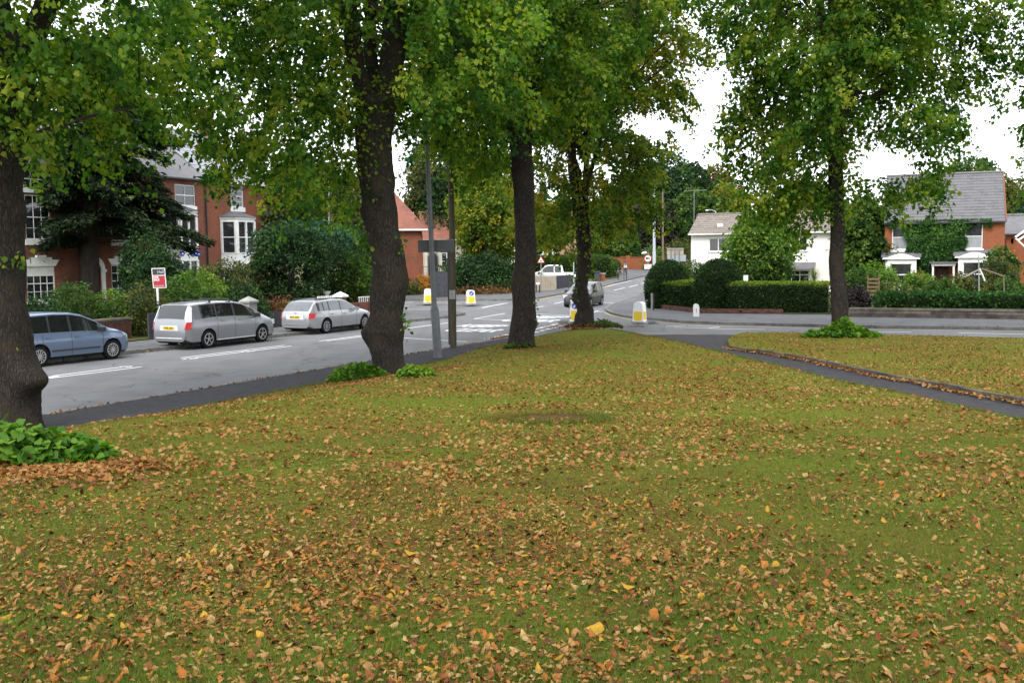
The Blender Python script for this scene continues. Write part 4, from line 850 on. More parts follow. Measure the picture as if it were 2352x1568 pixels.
# terrace along the left of the road
D0 = 66.0; cC = at(614, 700, D0); cC = Vector((cC.x, cC.y, 0))
TH = House('terraced_house', 'red brick terraced house at the row\'s right end with pale slate roof and white bay', 'house', cC-U*30, ANG, .25)
def fx(x, y=600): return TH.fac(x, y)[0]
xB, xC, xR, xA0 = fx(352), fx(480), fx(614), fx(20, 640)
def sub(name, label, x0):
    h = House(name, label, 'house', Vector((TH.o.x+U.x*x0, TH.o.y+U.y*x0, 0)), ANG, .25); return h
hA = sub('terraced_house', 'red brick terraced house behind the yew, with heavy white lintels and a white arched doorway', xA0); hB = sub('terraced_house', 'middle red brick terraced house, its white bay carrying blue panels with diamonds', xB)
TH.t.location = (TH.o.x+U.x*xC, TH.o.y+U.y*xC, .25); TH.o = Vector((TH.t.location.x, TH.t.location.y, .25)); hC = TH
wA, wB, wC = xB-xA0, xC-xB, xR-xC
EZ = hC.fac(600, 419)[1]
# house A
o1 = hA.rect(62, 612, 127, 690); o2 = hA.rect(257, 608, 301, 681); o3 = hA.rect(58, 448, 116, 550); o4 = hA.rect(255, 460, 302, 549); o5 = hA.rect(52, 374, 108, 434); o6 = hA.rect(256, 392, 300, 440)
o4 = (o4[0], o4[1], o3[2], o3[3]); o6 = (o6[0], o6[1], o5[2], min(o5[3], EZ-.4)); o5 = (o5[0], o5[1], o5[2], min(o5[3], EZ-.4)); dr = hA.rect(197, 605, 232, 690); dr = (dr[0], dr[1], .05, dr[3])
wa = hA.wall(0, wA, -.3, EZ, [o1, o2, o3, o4, o5, o6, dr], M['brick_dark'], back=9)
hA.window(*o1, cols=4, rows=(2, 1), sill=.18); hA.window(*o2, cols=3, rows=(2, 2), sill=.2)
b_ = hA.rect(62, 612, 127, 634); MB().box(o1[0]+.05, o1[1]-.05, .03, .05, b_[2], o1[3]-.05).build('blind', M['white'], hA.t)
for o in (o3, o4): hA.window(*o, cols=3, rows=(2, 2), sill=.28)
for o in (o5, o6): hA.window(*o, cols=3, rows=(1, 1), sill=.2)
for o in (o1, o2):
    m0 = (o[0]+o[1])/2; w = (o[1]-o[0])/2; z = o[3]
    MB().prism([(m0-w-.02, z+.01), (m0+w+.02, z+.01), (m0+w+.26, z+.34), (m0+w-.18, z+.34), (m0+w-.18, z+.46), (m0-w+.18, z+.46), (m0-w+.18, z+.34), (m0-w-.26, z+.34)], -.07, -.002).build('lintel', M['white'], hA.t)
    MB().box(m0-.28, m0+.28, -.12, -.002, z+.465, z+.56).build('keystone', M['white'], hA.t)
# arched doorway: white surround, fanlight, red door
dm = (dr[0]+dr[1])/2; dw = (dr[1]-dr[0])/2; zs_ = hA.fac(215, 625)[1]; mb = MB(); n = 14; ri, ro = dw-.04, dw+.24
mb.box(dm-ro, dm-ri, -.10, -.002, 0, zs_); mb.box(dm+ri, dm+ro, -.10, -.002, 0, zs_); mb.box(dm-ro-.06, dm-ri+.02, -.14, -.002, zs_, zs_+.14); mb.box(dm+ri-.02, dm+ro+.06, -.14, -.002, zs_, zs_+.14)
for i in range(n):
    a, b = math.pi*i/n, math.pi*(i+1)/n; q = [(dm+r*math.cos(t), zs_+.14+r*math.sin(t)) for r, t in ((ri, a), (ro, a), (ro, b), (ri, b))]; mb.prism(q, -.10, -.002)
mb.build('door_surround', M['white'], hA.t)
d_ = MB().box(dr[0]+.03, dr[1]-.03, .05, .10, .05, 2.3).build('door', M['sign_red'], hA.t); MB().box(dm+.25, dm+.31, .02, .05, 1.1, 1.2).build('handle', M['alloy'], d_)
MB().box(dr[0], dr[1], .06, .08, 2.3, dr[3]+.6).build('fanlight', M['win'], hA.t)
hA.roof(0, wA, 0, 9, EZ, EZ+3.2, M['slate']); hA.chimney(.4, 4.5, EZ+2.5, EZ+4.6, M['brick_dark'], pots=3)
# house B with two storey bay
bx = hB.rect(404, 485, 472, 640, -1.0); 
wtop = hB.rect(402, 436, 448, 461); wtop = (wtop[0], wtop[1], wtop[2]-.3, min(wtop[3]+.3, EZ-.25))
hB.wall(0, wB, -.3, EZ, [wtop], M['brick_dark'], back=9); hB.window(*wtop, cols=2, rows=(1, 1), sill=.2)
def bay(h, x0, x1, z0, z1, roofz, bands, panel=None):
    """white canted bay window: x0..x1 at the wall, 0.8 m deep; bands = window storeys"""
    dp = .85; c = .5; fl = [(x0, 0), (x0+c, -dp), (x1-c, -dp), (x1, 0)]; b = MB(); zcur = z0; cuts = []
    for (a, d) in bands:
        MB().prism([(p[0], p[1]) for p in fl], zcur, a, 'z').build('bay_panel', M['white'], h.t); zcur = d
    o = b.prism(fl, zcur, z1, 'z').build('bay_head', M['white'], h.t)
    for (a, d) in bands:
        for (p, q), k in zip(zip(fl[:-1], fl[1:]), (1, 2, 1)):
            P = Vector((*p, 0)); Q = Vector((*q, 0)); dr_ = (Q-P).normalized(); nn = Vector((dr_.y, -dr_.x, 0)); f = MB(); L_ = (Q-P).length
            for i in range(k+1): c_ = P+dr_*(L_*i/k); w = .075; c_ = P+dr_*min(max(L_*i/k, w), L_-w); f.beam(c_+Vector((0, 0, a)), c_+Vector((0, 0, d)), .12, .12)
            for zz in (a+.03, (a+d)/2, d-.03): f.beam(P+dr_*.05+Vector((0, 0, zz))-nn*.0, Q-dr_*.05+Vector((0, 0, zz)), .05, .055)
            w_ = f.build('window', M['white'], o)
            for i in range(k):
                for zz in ((a+.05, (a+d)/2-.02), ((a+d)/2+.02, d-.05)):
                    A = P+dr_*(L_*i/k+.08)-nn*.02; B = P+dr_*(L_*(i+1)/k-.08)-nn*.02; MB().add([(A.x, A.y, zz[0]), (B.x, B.y, zz[0]), (B.x, B.y, zz[1]), (A.x, A.y, zz[1])], [(0, 1, 2, 3)]).build('pane', M['win'], w_) if False else MB().add([(A.x, A.y, zz[0]), (B.x, B.y, zz[0]), (B.x, B.y, zz[1]), (A.x, A.y, zz[1])], [(0, 1, 2, 3)]).build('pane', M['win'], o)
    r = MB(); e = .14; fl2 = [(x0-e, .02), (x0+c-e*.6, -dp-e), (x1-c+e*.6, -dp-e), (x1+e, .02)]; mid = [((x0+x1)/2-.4, .02), ((x0+x1)/2+.4, .02)]
    r.add([(*fl2[0], z1), (*fl2[1], z1), (*fl2[2], z1), (*fl2[3], z1), (*mid[0], roofz), (*mid[1], roofz)], [(0, 1, 4), (1, 2, 5, 4), (2, 3, 5), (0, 3, 2, 1)])
    r.build('bay_roof', M['slate_b'], h.t)
    MB().prism([(x*1.0, y) for x, y in [(x0-.06, 0), (x0+c-.04, -dp-.06), (x1-c+.04, -dp-.06), (x1+.06, 0)]], z1-.12, z1-.004, 'z').build('cornice', M['white'], h.t)
    return o
zB = lambda y: hB.fac(438, y, -.8)[1]
bay(hB, bx[0], bx[1], 0, zB(484), zB(470), [(.7, zB(597)), (zB(572), zB(492))])
for (px0, px1, nd) in ((413, 425, 1), (436, 461, 3)):
    r_ = hB.rect(px0, 576, px1, 588, -.87); zc = (r_[2]+r_[3])/2; xc = (r_[0]+r_[1])/2; w = (r_[1]-r_[0])/2; h_ = (r_[3]-r_[2])/2
    p = MB().prism([(xc-w, zc), (xc-w+.12, zc-h_), (xc+w-.12, zc-h_), (xc+w, zc), (xc+w-.12, zc+h_), (xc-w+.12, zc+h_)], -.885, -.852).build('blue_panel', M['blue'], hB.t)
    for i in range(nd):
        q = xc+(i-(nd-1)/2)*w*.62; MB().prism([(q-.07, zc), (q, zc-.09), (q+.07, zc), (q, zc+.09)], -.893, -.887).build('diamond', M['white'], p)
hB.roof(0, wB, 0, 9, EZ, EZ+3.2, M['slate']); hB.chimney(wB, 4.5, EZ+2.5, EZ+4.6, M['brick_dark'], pots=4)
MB().tube([(wB-.15, -.08, 0), (wB-.15, -.08, EZ-.2)], .05, 6).build('drainpipe', M['trim'], hB.t)
# house C
ot = hC.rect(530, 426, 559, 476); hC.wall(0, wC, -.3, EZ, [ot], M['brick_red'], back=9); hC.window(*ot, cols=1, rows=(2, 2), sill=.28, glass='net'); zC = lambda y: hC.fac(560, y, -.8)[1]
cx_ = hC.rect(524, 497, 591, 590, -.6); bay(hC, cx_[0], cx_[1], 0, zC(499), zC(484), [(.7, zC(618)), (zC(582), zC(508))])
hC.roof(0, wC, 0, 9, EZ, EZ+3.3, M['slate_lt'], tw=.55, rows=14, tmats=['slate_lt'], limit=300); hC.chimney(wC-.5, 4.5, EZ+2.5, EZ+4.6, M['brick_red'], pots=2); hC.gables(0, wC, 0, 9, EZ, EZ+3.3, M['brick_red'])
hA.gables(0, wA, 0, 9, EZ, EZ+3.2, M['brick_dark'])
MB().box(-.05, wC+.05, -.14, -.002, EZ-.22, EZ-.1).build('eaves_course', M['brick_dark'], hC.t)
dp_ = hC.fac(602, 486); sdish = thing('satellite_dish', 'dark satellite dish fixed high on the end wall of the terrace', 'satellite dish', Vector((hC.o.x+U.x*dp_[0]+N.x*.3, hC.o.y+U.y*dp_[0]+N.y*.3, .25+dp_[1])), ANG)
d = MB().lathe([(.02, 0), (.2, .02), (.34, .07)], 18).build('dish', M['sign_dark'], sdish, smooth=True); d.rotation_euler = (R(75), 0, 0); MB().beam((0, .3, -.15), (0, 0, 0), .04).build('bracket', M['trim'], sdish)

# white rendered house behind the topiary
RW = R(-22)
def mk(px, y, D, rot, z0, name, label): p = at(px, y, D); return House(name, label, 'house', Vector((p.x, p.y, 0)), rot, z0)
hW = mk(1587, 600, 76, RW, .15, 'white_house', 'white rendered two storey house with a mossy tiled roof behind the clipped hedge')
wW = hW.fac(1915, 560)[0]; ez = hW.fac(1700, 531)[1]
u1 = hW.rect(1645-17, 546, 1694, 578); u2 = hW.rect(1817, 545, 1855, 576); g1 = hW.rect(1784, 620, 1860, 652)
hW.wall(0, wW, -.3, ez, [u1, u2, g1], M['render_white'], back=6.5)
hW.window(*u1, sash=False, mull=(.33, .66), sill=.06, sillw=.08, fr=.07); w2 = hW.window(*u2, sash=False, mull=(.5,), sill=.06, sillw=.08, fr=.07); MB().box(u2[0]+.05, (u2[0]+u2[1])/2, .05, .1, u2[3]-.42, u2[3]-.36).build('transom', M['white'], w2)
hW.window(*g1, sash=False, mull=(.22, .45, .7), sill=.06, fr=.09)
MB().box(g1[0], g1[1], .055, .10, g1[3]-.4, g1[3]-.32).build('transom', M['white'], hW.t)
MB().add([(g1[0]-.4, -1.0, g1[3]+.1), (g1[1]+.4, -1.0, g1[3]+.1), (g1[1]+.4, -.002, g1[3]+.55), (g1[0]-.4, -.002, g1[3]+.55), (g1[0]-.4, -1.0, g1[3]+.02), (g1[1]+.4, -1.0, g1[3]+.02)], [(0, 1, 2, 3), (4, 5, 1, 0), (4, 0, 3), (5, 2, 1)]).build('canopy_roof', M['slate'], hW.t)
zr = hW.fac(1640, 493, 3.25)[1]
hW.roof(0, wW, 0, 6.5, ez, zr, M['tile_b'], tw=.36, rows=10, tmats=['tile_a', 'tile_b', 'tile_a'], over=.3, verge=.15); hW.gables(0, wW, 0, 6.5, ez, zr, M['render_white'])
v_ = hW.fac(1655, 524, 1.0); MB().box(v_[0]-.2, v_[0]+.2, .75, 1.05, ez+.38, ez+.62).build('roof_vent', M['white'], hW.t)
ae = thing('tv_aerial', 'tall thin television aerial standing at the left end of the white house roof', 'aerial', at(1594, 500, 79)); h_ = (500-437)/px2m(79)
MB().tube([(0, 0, -.5), (0, 0, h_)], .025, 5).build('mast', M['galv'], ae); MB().beam((-.8, 0, h_-.1), (1.0, 0, h_-.02), .03).build('boom', M['galv'], ae)
for i in range(7): MB().beam((-.7+i*.25, -.25, h_-.06), (-.7+i*.25, .25, h_-.06), .015).build('rod', M['galv'], ae)

# brick cottage on the right under a creeper
pr = at(2306, 600, 68); wE = 7.6; cE = Vector((pr.x-math.cos(RW)*wE, pr.y-math.sin(RW)*wE, 0))
hE = House('brick_cottage', 'double fronted red brick cottage with steep slate roof and dark creeper on its front', 'house', cE, RW, .15)
ez = hE.fac(2200, 504)[1]; q1 = hE.rect(2049, 527, 2080, 573); q2 = hE.rect(2216, 514, 2257, 571); q1 = (q1[0], q1[0]+q2[1]-q2[0], q2[2], q2[3])
dE = hE.rect(2152, 610, 2178, 690); b1 = hE.rect(2046, 606, 2092, 652, -.6); b2 = hE.rect(2213, 603, 2262, 652, -.6); dE = (dE[0], dE[1], .05, dE[3])
hE.wall(0, wE, -.3, ez, [q1, q2, dE], M['brick_orange'], back=7.5)
hE.window(*q1, sill=.2, netrow=0); hE.window(*q2, sill=.2, netrow=0)
MB().box(dE[0]+.02, dE[1]-.02, .06, .1, .05, 2.0).build('door', M['brick_b'], hE.t)
# porch
pz = hE.fac(2165, 602, -1)[1]; pw0, pw1 = dE[0]-.35, dE[1]+.35; mb = MB().box(pw0, pw0+.12, -1.05, -.93, 0, pz-.25).box(pw1-.12, pw1, -1.05, -.93, 0, pz-.25).box(pw0-.05, pw1+.05, -1.1, -.002, pz-.25, pz-.08); mb.build('porch', M['white'], hE.t)
MB().box(pw0-.18, pw1+.18, -1.25, -.004, pz-.078, pz+.02).build('porch_roof', M['slate'], hE.t)
for (a, b, c, d) in (b1, b2):
    x0, x1 = a-.35, b+.35; zt = d+.32; o = MB().box(x0, x1, -.7, -.002, 0, .75).box(x0, x0+.3, -.7, -.002, .75, d).box(x1-.3, x1, -.7, -.002, .75, d).box(x0, x1, -.7, -.002, d, zt).build('bay', M['white'], hE.t)
    f = MB().box(x0+.3, x1-.3, -.6, -.54, .75, .83).box(x0+.3, x1-.3, -.6, -.54, (d+.75)/2-.02, (d+.75)/2+.05).box(x0+.3, x0+.36, -.6, -.54, .83, d-.002).box(x1-.36, x1-.3, -.6, -.54, .83, d-.002).build('window', M['white'], o)
    MB().box(x0+.36, x1-.36, -.56, -.55, (d+.75)/2+.05, d-.003).build('pane', M['win'], o); MB().box(x0+.36, x1-.36, -.56, -.55, .83, (d+.75)/2-.02).build('pane', M['win'], o)
    MB().prism([(x0-.25, zt+.002), (x1+.25, zt+.002), (x1+.15, zt+.12), (x0-.15, zt+.12)], -.85, -.002).build('bay_cornice', M['white'], hE.t)
    arc = [(x0+.1+(x1-x0-.2)*i/10, zt+.125+.26*math.sin(math.pi*i/10)) for i in range(11)]; MB().prism(arc, -.80, -.70).build('pediment', M['white'], hE.t)
    MB().add([(x0-.3, -.69, zt+.13), (x1+.3, -.69, zt+.13), (x1+.3, -.002, zt+.55), (x0-.3, -.002, zt+.55)], [(0, 1, 2, 3)]).build('bay_roof', M['slate'], hE.t)
zr = hE.fac(2240, 398, 3.75)[1]
hE.roof(0, wE, 0, 7.5, ez, zr, M['slate'], tw=.42, rows=17, tmats=['slate', 'slate_b', 'slate'], over=.2, verge=.06); hE.gables(0, wE, 0, 7.5, ez, zr, M['brick_orange'])
MB().beam((wE+.06, -.2, ez-.1), (wE+.06, 3.75, zr+.02), .06, .12).build('verge_tiles', M['brick_orange'], hE.t)
# creeper
cr_ = thing('wall_creeper', 'dark glossy creeper climbing over the front of the brick cottage between the upper windows', 'creeper', hE.o, RW); n = 9000; g = np.random.default_rng(5)
x = g.uniform(q1[0]-.2, q2[1]+.5, n*2); z = g.uniform(1.2, ez+.05, n*2); xm = (q1[1]+q2[0])/2; hw = (q2[0]-q1[1])/2
keep = ((np.abs(x-xm) < hw*(.72+.35*np.clip((z-2.6)/2.5, 0, 1))+.12*np.sin(z*4)) & (z > 1.4+.5*np.abs(x-xm))) | (z > ez-.38-.12*np.sin(x*5)) | (((x > q2[0]-.15) & (x < q2[0]+.12+.1*np.sin(z*7)) | (x > q1[1]-.3-.2*np.sin(z*3)) & (x < q1[1]+.2)) & (z > q1[2]-.1))
keep &= ~((x > pw0-.1) & (x < pw1+.1) & (z < pz)); x, z = x[keep], z[keep]; yy = -.04-g.uniform(0, .28, len(x))*(.6+.4*np.sin(x*3)*np.cos(z*2.5))
leaf_object('leaves', np.column_stack([x, yy, z]), np.column_stack([g.normal(0, .5, len(x)), -.3-g.uniform(0, .5, len(x)), np.full(len(x), -.8)]), .15, M['ivy'], cr_, upness=.2)
mb = MB()
for i in range(7): mb.tube([(xm+g.uniform(-.5, .5), -.03, 0), (xm+g.uniform(-.8, .8), -.04, 2.5), (xm+g.uniform(-1.6, 1.6), -.04, ez-.3)], [.04, .03, .01], 5)
mb.build('stem', M['bark2'], cr_)['kind'] = 'stuff'

# low brick and slate outbuildings right of the cottage
hX = mk(2311, 560, 74, RW, .1, 'brick_outbuilding', 'low brick outbuilding with a grey slate roof at the right edge'); hX.wall(0, 7, -.3, hX.fac(2330, 533)[1], [hX.rect(2322, 548, 2328, 560)], M['brick_orange'], back=5); e_ = hX.fac(2330, 533)[1]; hX.roof(0, 7, 0, 5, e_, e_+1.3, M['slate']); hX.gables(0, 7, 0, 5, e_, e_+1.3, M['brick_orange'])
# red roofed house and its cream wing beyond the side road
hF = mk(898, 600, 86, R(12), .2, 'red_roofed_house', 'orange brick house with steep red tiled roof between second lime and lamp post'); wF = hF.fac(974, 560)[0]; e_ = hF.fac(940, 524)[1]
hF.wall(-4, wF, -.3, e_, [], M['brick_red'], back=8)
zr = hF.fac(905, 432, 4)[1]; mb = MB(); mb.add([(-4.3, -.3, e_-.1), (wF+.3, -.3, e_-.1), (wF-2.4, 4, zr), (-3, 4, zr), (wF+.3, 8.3, e_-.1), (-4.3, 8.3, e_-.1)], [(0, 1, 2, 3), (1, 4, 2), (4, 5, 3, 2), (5, 0, 3)]); mb.build('roof', M['tile_red'], hF.t, fix=False)
MB().box(-4.3, wF+.3, -.42, -.3, e_-.22, e_-.08).build('gutter', M['white'], hF.t); hF.chimney(-.2, 4, zr-1, zr+.8, M['brick_orange'])
wing = mk(975, 600, 85.5, R(12), .2, 'cream_wing', 'cream walled house wing with a pointed arch door and tall windows behind the telegraph pole'); wg = 7.0; a_ = wing.rect(983, 579, 1005, 622); a_ = (a_[0], a_[1], .05, a_[3]); w1 = wing.rect(1013, 579, 1028, 621); w2 = wing.rect(1060, 580, 1075, 600); e2 = wing.fac(1000, 545)[1]
wing.wall(.02, wg, -.3, e2, [a_, w1, w2], M['cream'], back=6); wing.window(*w1, sill=.1, fr=.09); wing.window(*w2, sill=.1, fr=.09)
m0 = (a_[0]+a_[1])/2; ha = (a_[1]-a_[0])/2; zs_ = a_[3]-ha*1.3; arch = [(m0-ha, 0), (m0+ha, 0), (m0+ha, zs_)]+[(m0+ha-2*ha*(1-math.cos(t)), zs_+1.5*ha*math.sin(t)*1.0) for t in [R(12*i) for i in range(1, 5)]]+[(m0, a_[3]+.1)]+[(m0-ha+2*ha*(1-math.cos(t)), zs_+1.5*ha*math.sin(t)) for t in [R(12*i) for i in range(4, 0, -1)]]+[(m0-ha, zs_)]
MB().prism([(m0+(x-m0)*1.2, z*1.05) for x, z in arch], -.08, -.002).build('door_surround', M['concrete'], wing.t); MB().prism(arch, -.1, -.082).build('door', M['trim'], wing.t)
wing.roof(.02, wg, 0, 6, e2, e2+2.2, M['tile_red'])
# distant houses up the hill
hG = mk(1235, 560, 128, R(8), 1.5, 'white_house_on_hill', 'distant white house with a low grey garage roof behind the far hedge'); e_ = hG.fac(1270, 527)[1]; xg = hG.fac(1283, 560)[0]
hG.wall(-5, xg, -.5, e_, [], M['render_white'], back=7); hG.roof(-5, xg, 0, 7, e_, e_+2.0, M['slate'])
ga = hG.fac(1281, 568, -4)[1]; hx0, hx1 = hG.fac(1228, 575, -4)[0], hG.fac(1281, 575, -4)[0]; gw = hG.rect(1262, 573, 1268, 584, -4); MB().box(hx0, hx1, -4, -.01, -.5, ga).build('garage', M['render_white'], hG.t); MB().add([(hx0-.3, -4.3, ga), (hx1+.3, -4.3, ga), (hx1-.8, -2, ga+1.3), (hx0, -2, ga+1.3), (hx1+.3, 0, ga), (hx0-.3, 0, ga)], [(0, 1, 2, 3), (1, 4, 2), (4, 5, 3, 2), (5, 0, 3)]).build('garage_roof', M['slate'], hG.t, fix=False); MB().box(gw[0], gw[1], -4.03, -4.004, gw[2], gw[3]).build('garage_window', M['win'], hG.t)
hP = mk(1283.5, 560, 127.5, R(8), 1.5, 'pink_house', 'distant salmon pink house with a slate roof and white chimney beyond the hedge'); xp = hP.fac(1303, 560)[0]; e_ = hP.fac(1290, 528)[1]; ws = [hP.rect(1286, 566, 1289, 574), hP.rect(1293, 568, 1295, 573), hP.rect(1298, 568, 1300, 573)]
hP.wall(0, xp, -.5, e_, ws, M['pink'], back=6); [hP.window(*w, sill=0, fr=.05) for w in ws]; hP.roof(0, xp, 0, 6, e_, e_+1.6, M['slate']); hP.chimney(-.2, 3, e_+.8, e_+2.6, M['white'], w=.6)
hQ = mk(1304, 560, 134, R(8), 1.8, 'far_brick_house', 'far brick house with one tall white window right of the pink house'); xq = hQ.fac(1330, 560)[0]; w = hQ.rect(1306, 528, 1311, 547); e_ = hQ.fac(1310, 519)[1]; hQ.wall(0, xq, -.5, e_, [w], M['pink'], back=6); hQ.window(*w, sill=.1, fr=.1); hQ.roof(0, xq, 0, 6, e_, e_+2, M['tile_red'])
# ------------------------------------------------------------------ bushes, background trees, hedges
def blobtree(x, ytop, D, wpx, ybot, label, mat, n, seed, name='tree', cat='tree', lsz=.22, trunk=True, squash=.8, hole=.5, f=.8, prof=None, tz=None, group=None, edge=.42, sl=None, per=14, droop=.6, base=None, dx=0):
    k = px2m(D); top = at(x, ytop, D).z; bot = at(x, ybot, D).z; c = at(x, (ytop+ybot)/2, D); bz = base if base is not None else rise(D)+.15; bot = bz+.02 if (bot-bz < .9 or not trunk) else bot; t = thing(name, label, cat, (c.x, c.y, bz), 0, group); h = top-bot; r = wpx/2/k
    prof = prof or ([(0, .8), (.25, .98), (.5, 1), (.7, .88), (.88, .6), (1, .15)] if not trunk else [(0, .45), (.15, .85), (.4, 1), (.65, .92), (.85, .62), (1, .15)])
    pr = [(bot-bz+a*h, q*r) for a, q in prof]
    L, Dd, tn, C = crown_pts((c.x, c.y, bz), pr, n, seed, per=per, sl=(sl or .22*r+.15), hole=hole, f=f*2.2/max(r, .8), squash=squash, edge=edge, droop=droop, spread=.05*r+.05)
    leaf_object('crown' if trunk else 'foliage', L, Dd, lsz, M[mat], t, (c.x, c.y, bz), rn=tn)
    O = Vector((c.x, c.y, bz)); tr = max(.05, r*.07)
    tt = MB().tube([(0, 0, -.2), (.05, 0, (bot-bz)*.6+h*.1), (0, .03, bot-bz+h*.45), (0, 0, bot-bz+h*.8)], [tr*1.3, tr, tr*.7, tr*.2], 8); tt.build('trunk' if trunk else 'stem', M['bark2'], t, smooth=True)
    if trunk and r > 1.2:
        g = np.random.default_rng(seed); ii = g.choice(len(C), min(7, len(C)), replace=False); limbs([C[i] for i in ii], [O+Vector((0, 0, bot-bz+h*.25*(j % 3+1)*.6)) for j in range(len(ii))], tr*.5, t, M['bark2'], O, name='branch', n=5)
    return t
# the yew in the left front garden: layered flat dark boughs
yb = gp(208, 731, RZ(.15) if False else None, .15); DY = yb.y; ty = thing('yew_tree', 'dark spreading yew with flat layered boughs in front of the brick terrace', 'tree', yb); k = px2m(DY)
trunk_mesh([yb-Vector((0, 0, .2)), at(207, 700, DY), at(205, 640, DY), at(204, 560, DY), at(206, 480, DY), at(212, 380, DY+.2), at(215, 240, DY+.3), at(216, 130, DY)], [w/2/k for w in (66, 56, 48, 46, 40, 30, 20, 8)], ty, M['bark2'], yb, 91, n=16, rings=30)
g = np.random.default_rng(92); AL = []; AD = []; AT = []; zlo, zhi = at(205, 560, DY).z, at(215, 95, DY).z
lm = []
for i in range(100):
    z = zlo+(zhi-zlo)*(i/100)**1.05; ph = g.uniform(0, 6.28); fr_ = (z-zlo)/(zhi-zlo); L0 = (5.1+1.0*math.cos(ph))*(1-.5*fr_)*g.uniform(.75, 1.1)
    if math.cos(ph) < -.2: L0 *= .8
    S = Vector((yb.x, yb.y, z)); d = Vector((math.cos(ph), math.sin(ph)*.9, 0)); n_ = int(72*L0); t_ = g.uniform(.12, 1, n_)**.8; wd = .75*np.sin(np.pi*np.clip(t_, 0, 1)**.7)+.12; s_ = g.uniform(-1, 1, n_)*wd
    P = np.column_stack([S.x+d.x*t_*L0-d.y*s_, S.y+d.y*t_*L0+d.x*s_, z+.35*L0*.3*np.sin(t_*2.6)-.16*L0*t_**2-.12*np.abs(s_)+g.normal(0, .05, n_)-.25*(z < zlo+1)*0])
    side = np.sign(s_+1e-6)[:, None]; dirs = np.column_stack([np.full(n_, d.x), np.full(n_, d.y), np.full(n_, -.45)])+side*np.array([-d.y, d.x, -.1])*.8
    for q in range(3): AL.append(P+g.normal(0, .14, P.shape)*[1, 1, .8]); AD.append(dirs+g.normal(0, .25, dirs.shape)); AT.append(g.normal(.35, .2, n_))
    E_ = S+d*L0*.85+Vector((0, 0, -.08*L0)); lm.append((S+Vector((0, 0, -.25)), E_))
leaf_object('crown', np.concatenate(AL), np.concatenate(AD), .28, M['yew'], ty, yb, aspect=.4, upness=1.6, rn=np.concatenate(AT))
limbs([b for a, b in lm], [a for a, b in lm], .05, ty, M['bark2'], yb, name='branch', n=5, sag=.12)
# front garden shrubs behind the left pavement: (x, ytop, D, width, ybottom, label, material, n, leaf)
SH = [(100,676,40.5,80,738,'low dark variegated shrub behind the blue car','dkgreen',2600,.09),(165,640,43,96,730,'mid green garden shrub left of the yew trunk','midgreen',3200,.10),(285,684,41.5,110,738,'low dark laurel right of the yew trunk','dkgreen',3000,.10),(258,655,43,50,690,'small lime green shrub under the white window','ltgreen',900,.09),
      (335,648,40,84,740,'straggly olive shrub below the board','olive',3000,.09),(362,560,47,105,690,'big dark shrub behind the FOR SALE board','dkgreen',5200,.13),(330,520,50,90,640,'tall dark evergreen left of the white bay','dkgreen',4200,.14),(452,612,46,112,700,'yellow green shrub below the blue panels','ltgreen',4200,.11),(400,640,43,90,712,'mid green shrub over the silver people carrier','midgreen',3000,.10),
      (520,590,48,110,715,'loose olive shrub in front of the white bay','olive',4800,.11),(555,655,45,96,730,'dark hedge bush behind the concrete pillar','dkgreen',3000,.11),(480,665,43,70,725,'green shrub behind the middle of the people carrier','midgreen',2200,.10),(610,560,51,80,720,'brownish green shrub left of the clipped conifer','olive',3800,.12),(815,598,58,80,700,'light mid green shrub left of the second lime','midgreen',4200,.13),(785,640,56,60,705,'grey green shrub above the gate pillar','olive',2200,.12),(865,640,62,60,700,'small shrub peeping behind the second lime','midgreen',1500,.12),(640,680,47,90,748,'brown green bush beside the estate car','rust',2600,.10)]
def frontD(x, off):                                        # distance where the line `off` behind the left pavement crosses column x
    for i in range(900):
        s_ = -15+i*.1; p = road(s_, KD-3-off)
        if (p.x/p.y)*FP+1176 > x: return p.y
    return 50
for i, (x, yt, D, w, yb_, lb, mt, n, ls) in enumerate(SH): blobtree(x, yt, min(D, frontD(x, 2.2+(i % 3)*.8)) if x < 700 and yt > 600 else D, w*1.12, yb_, lb, mt, int(n*1.5), 200+i, 'shrub', 'shrub', ls, trunk=False, squash=.9, hole=.9, edge=.35)
# clipped conifer mass
blobtree(672, 515, frontD(672, 2.4), 170, 740, 'large dark clipped conifer with blue green top beside the brick terrace', 'dkgreen', 15000, 230, 'conifer', 'conifer', .13, trunk=True, hole=.42, edge=.45, prof=[(0, .62), (.25, .78), (.45, .7), (.6, .98), (.82, 1.05), (.93, .9), (1, .5)])
blobtree(700, 508, 52, 190, 560, 'blue green upper growth of the clipped conifers', 'blueg', 6000, 231, 'conifer', 'conifer', .15, trunk=True, hole=.9, edge=.4)
blobtree(790, 505, 56, 105, 700, 'bright green conifer between the clipped conifer and the second lime', 'midgreen', 5200, 232, 'conifer', 'conifer', .15, hole=.8, edge=.35)
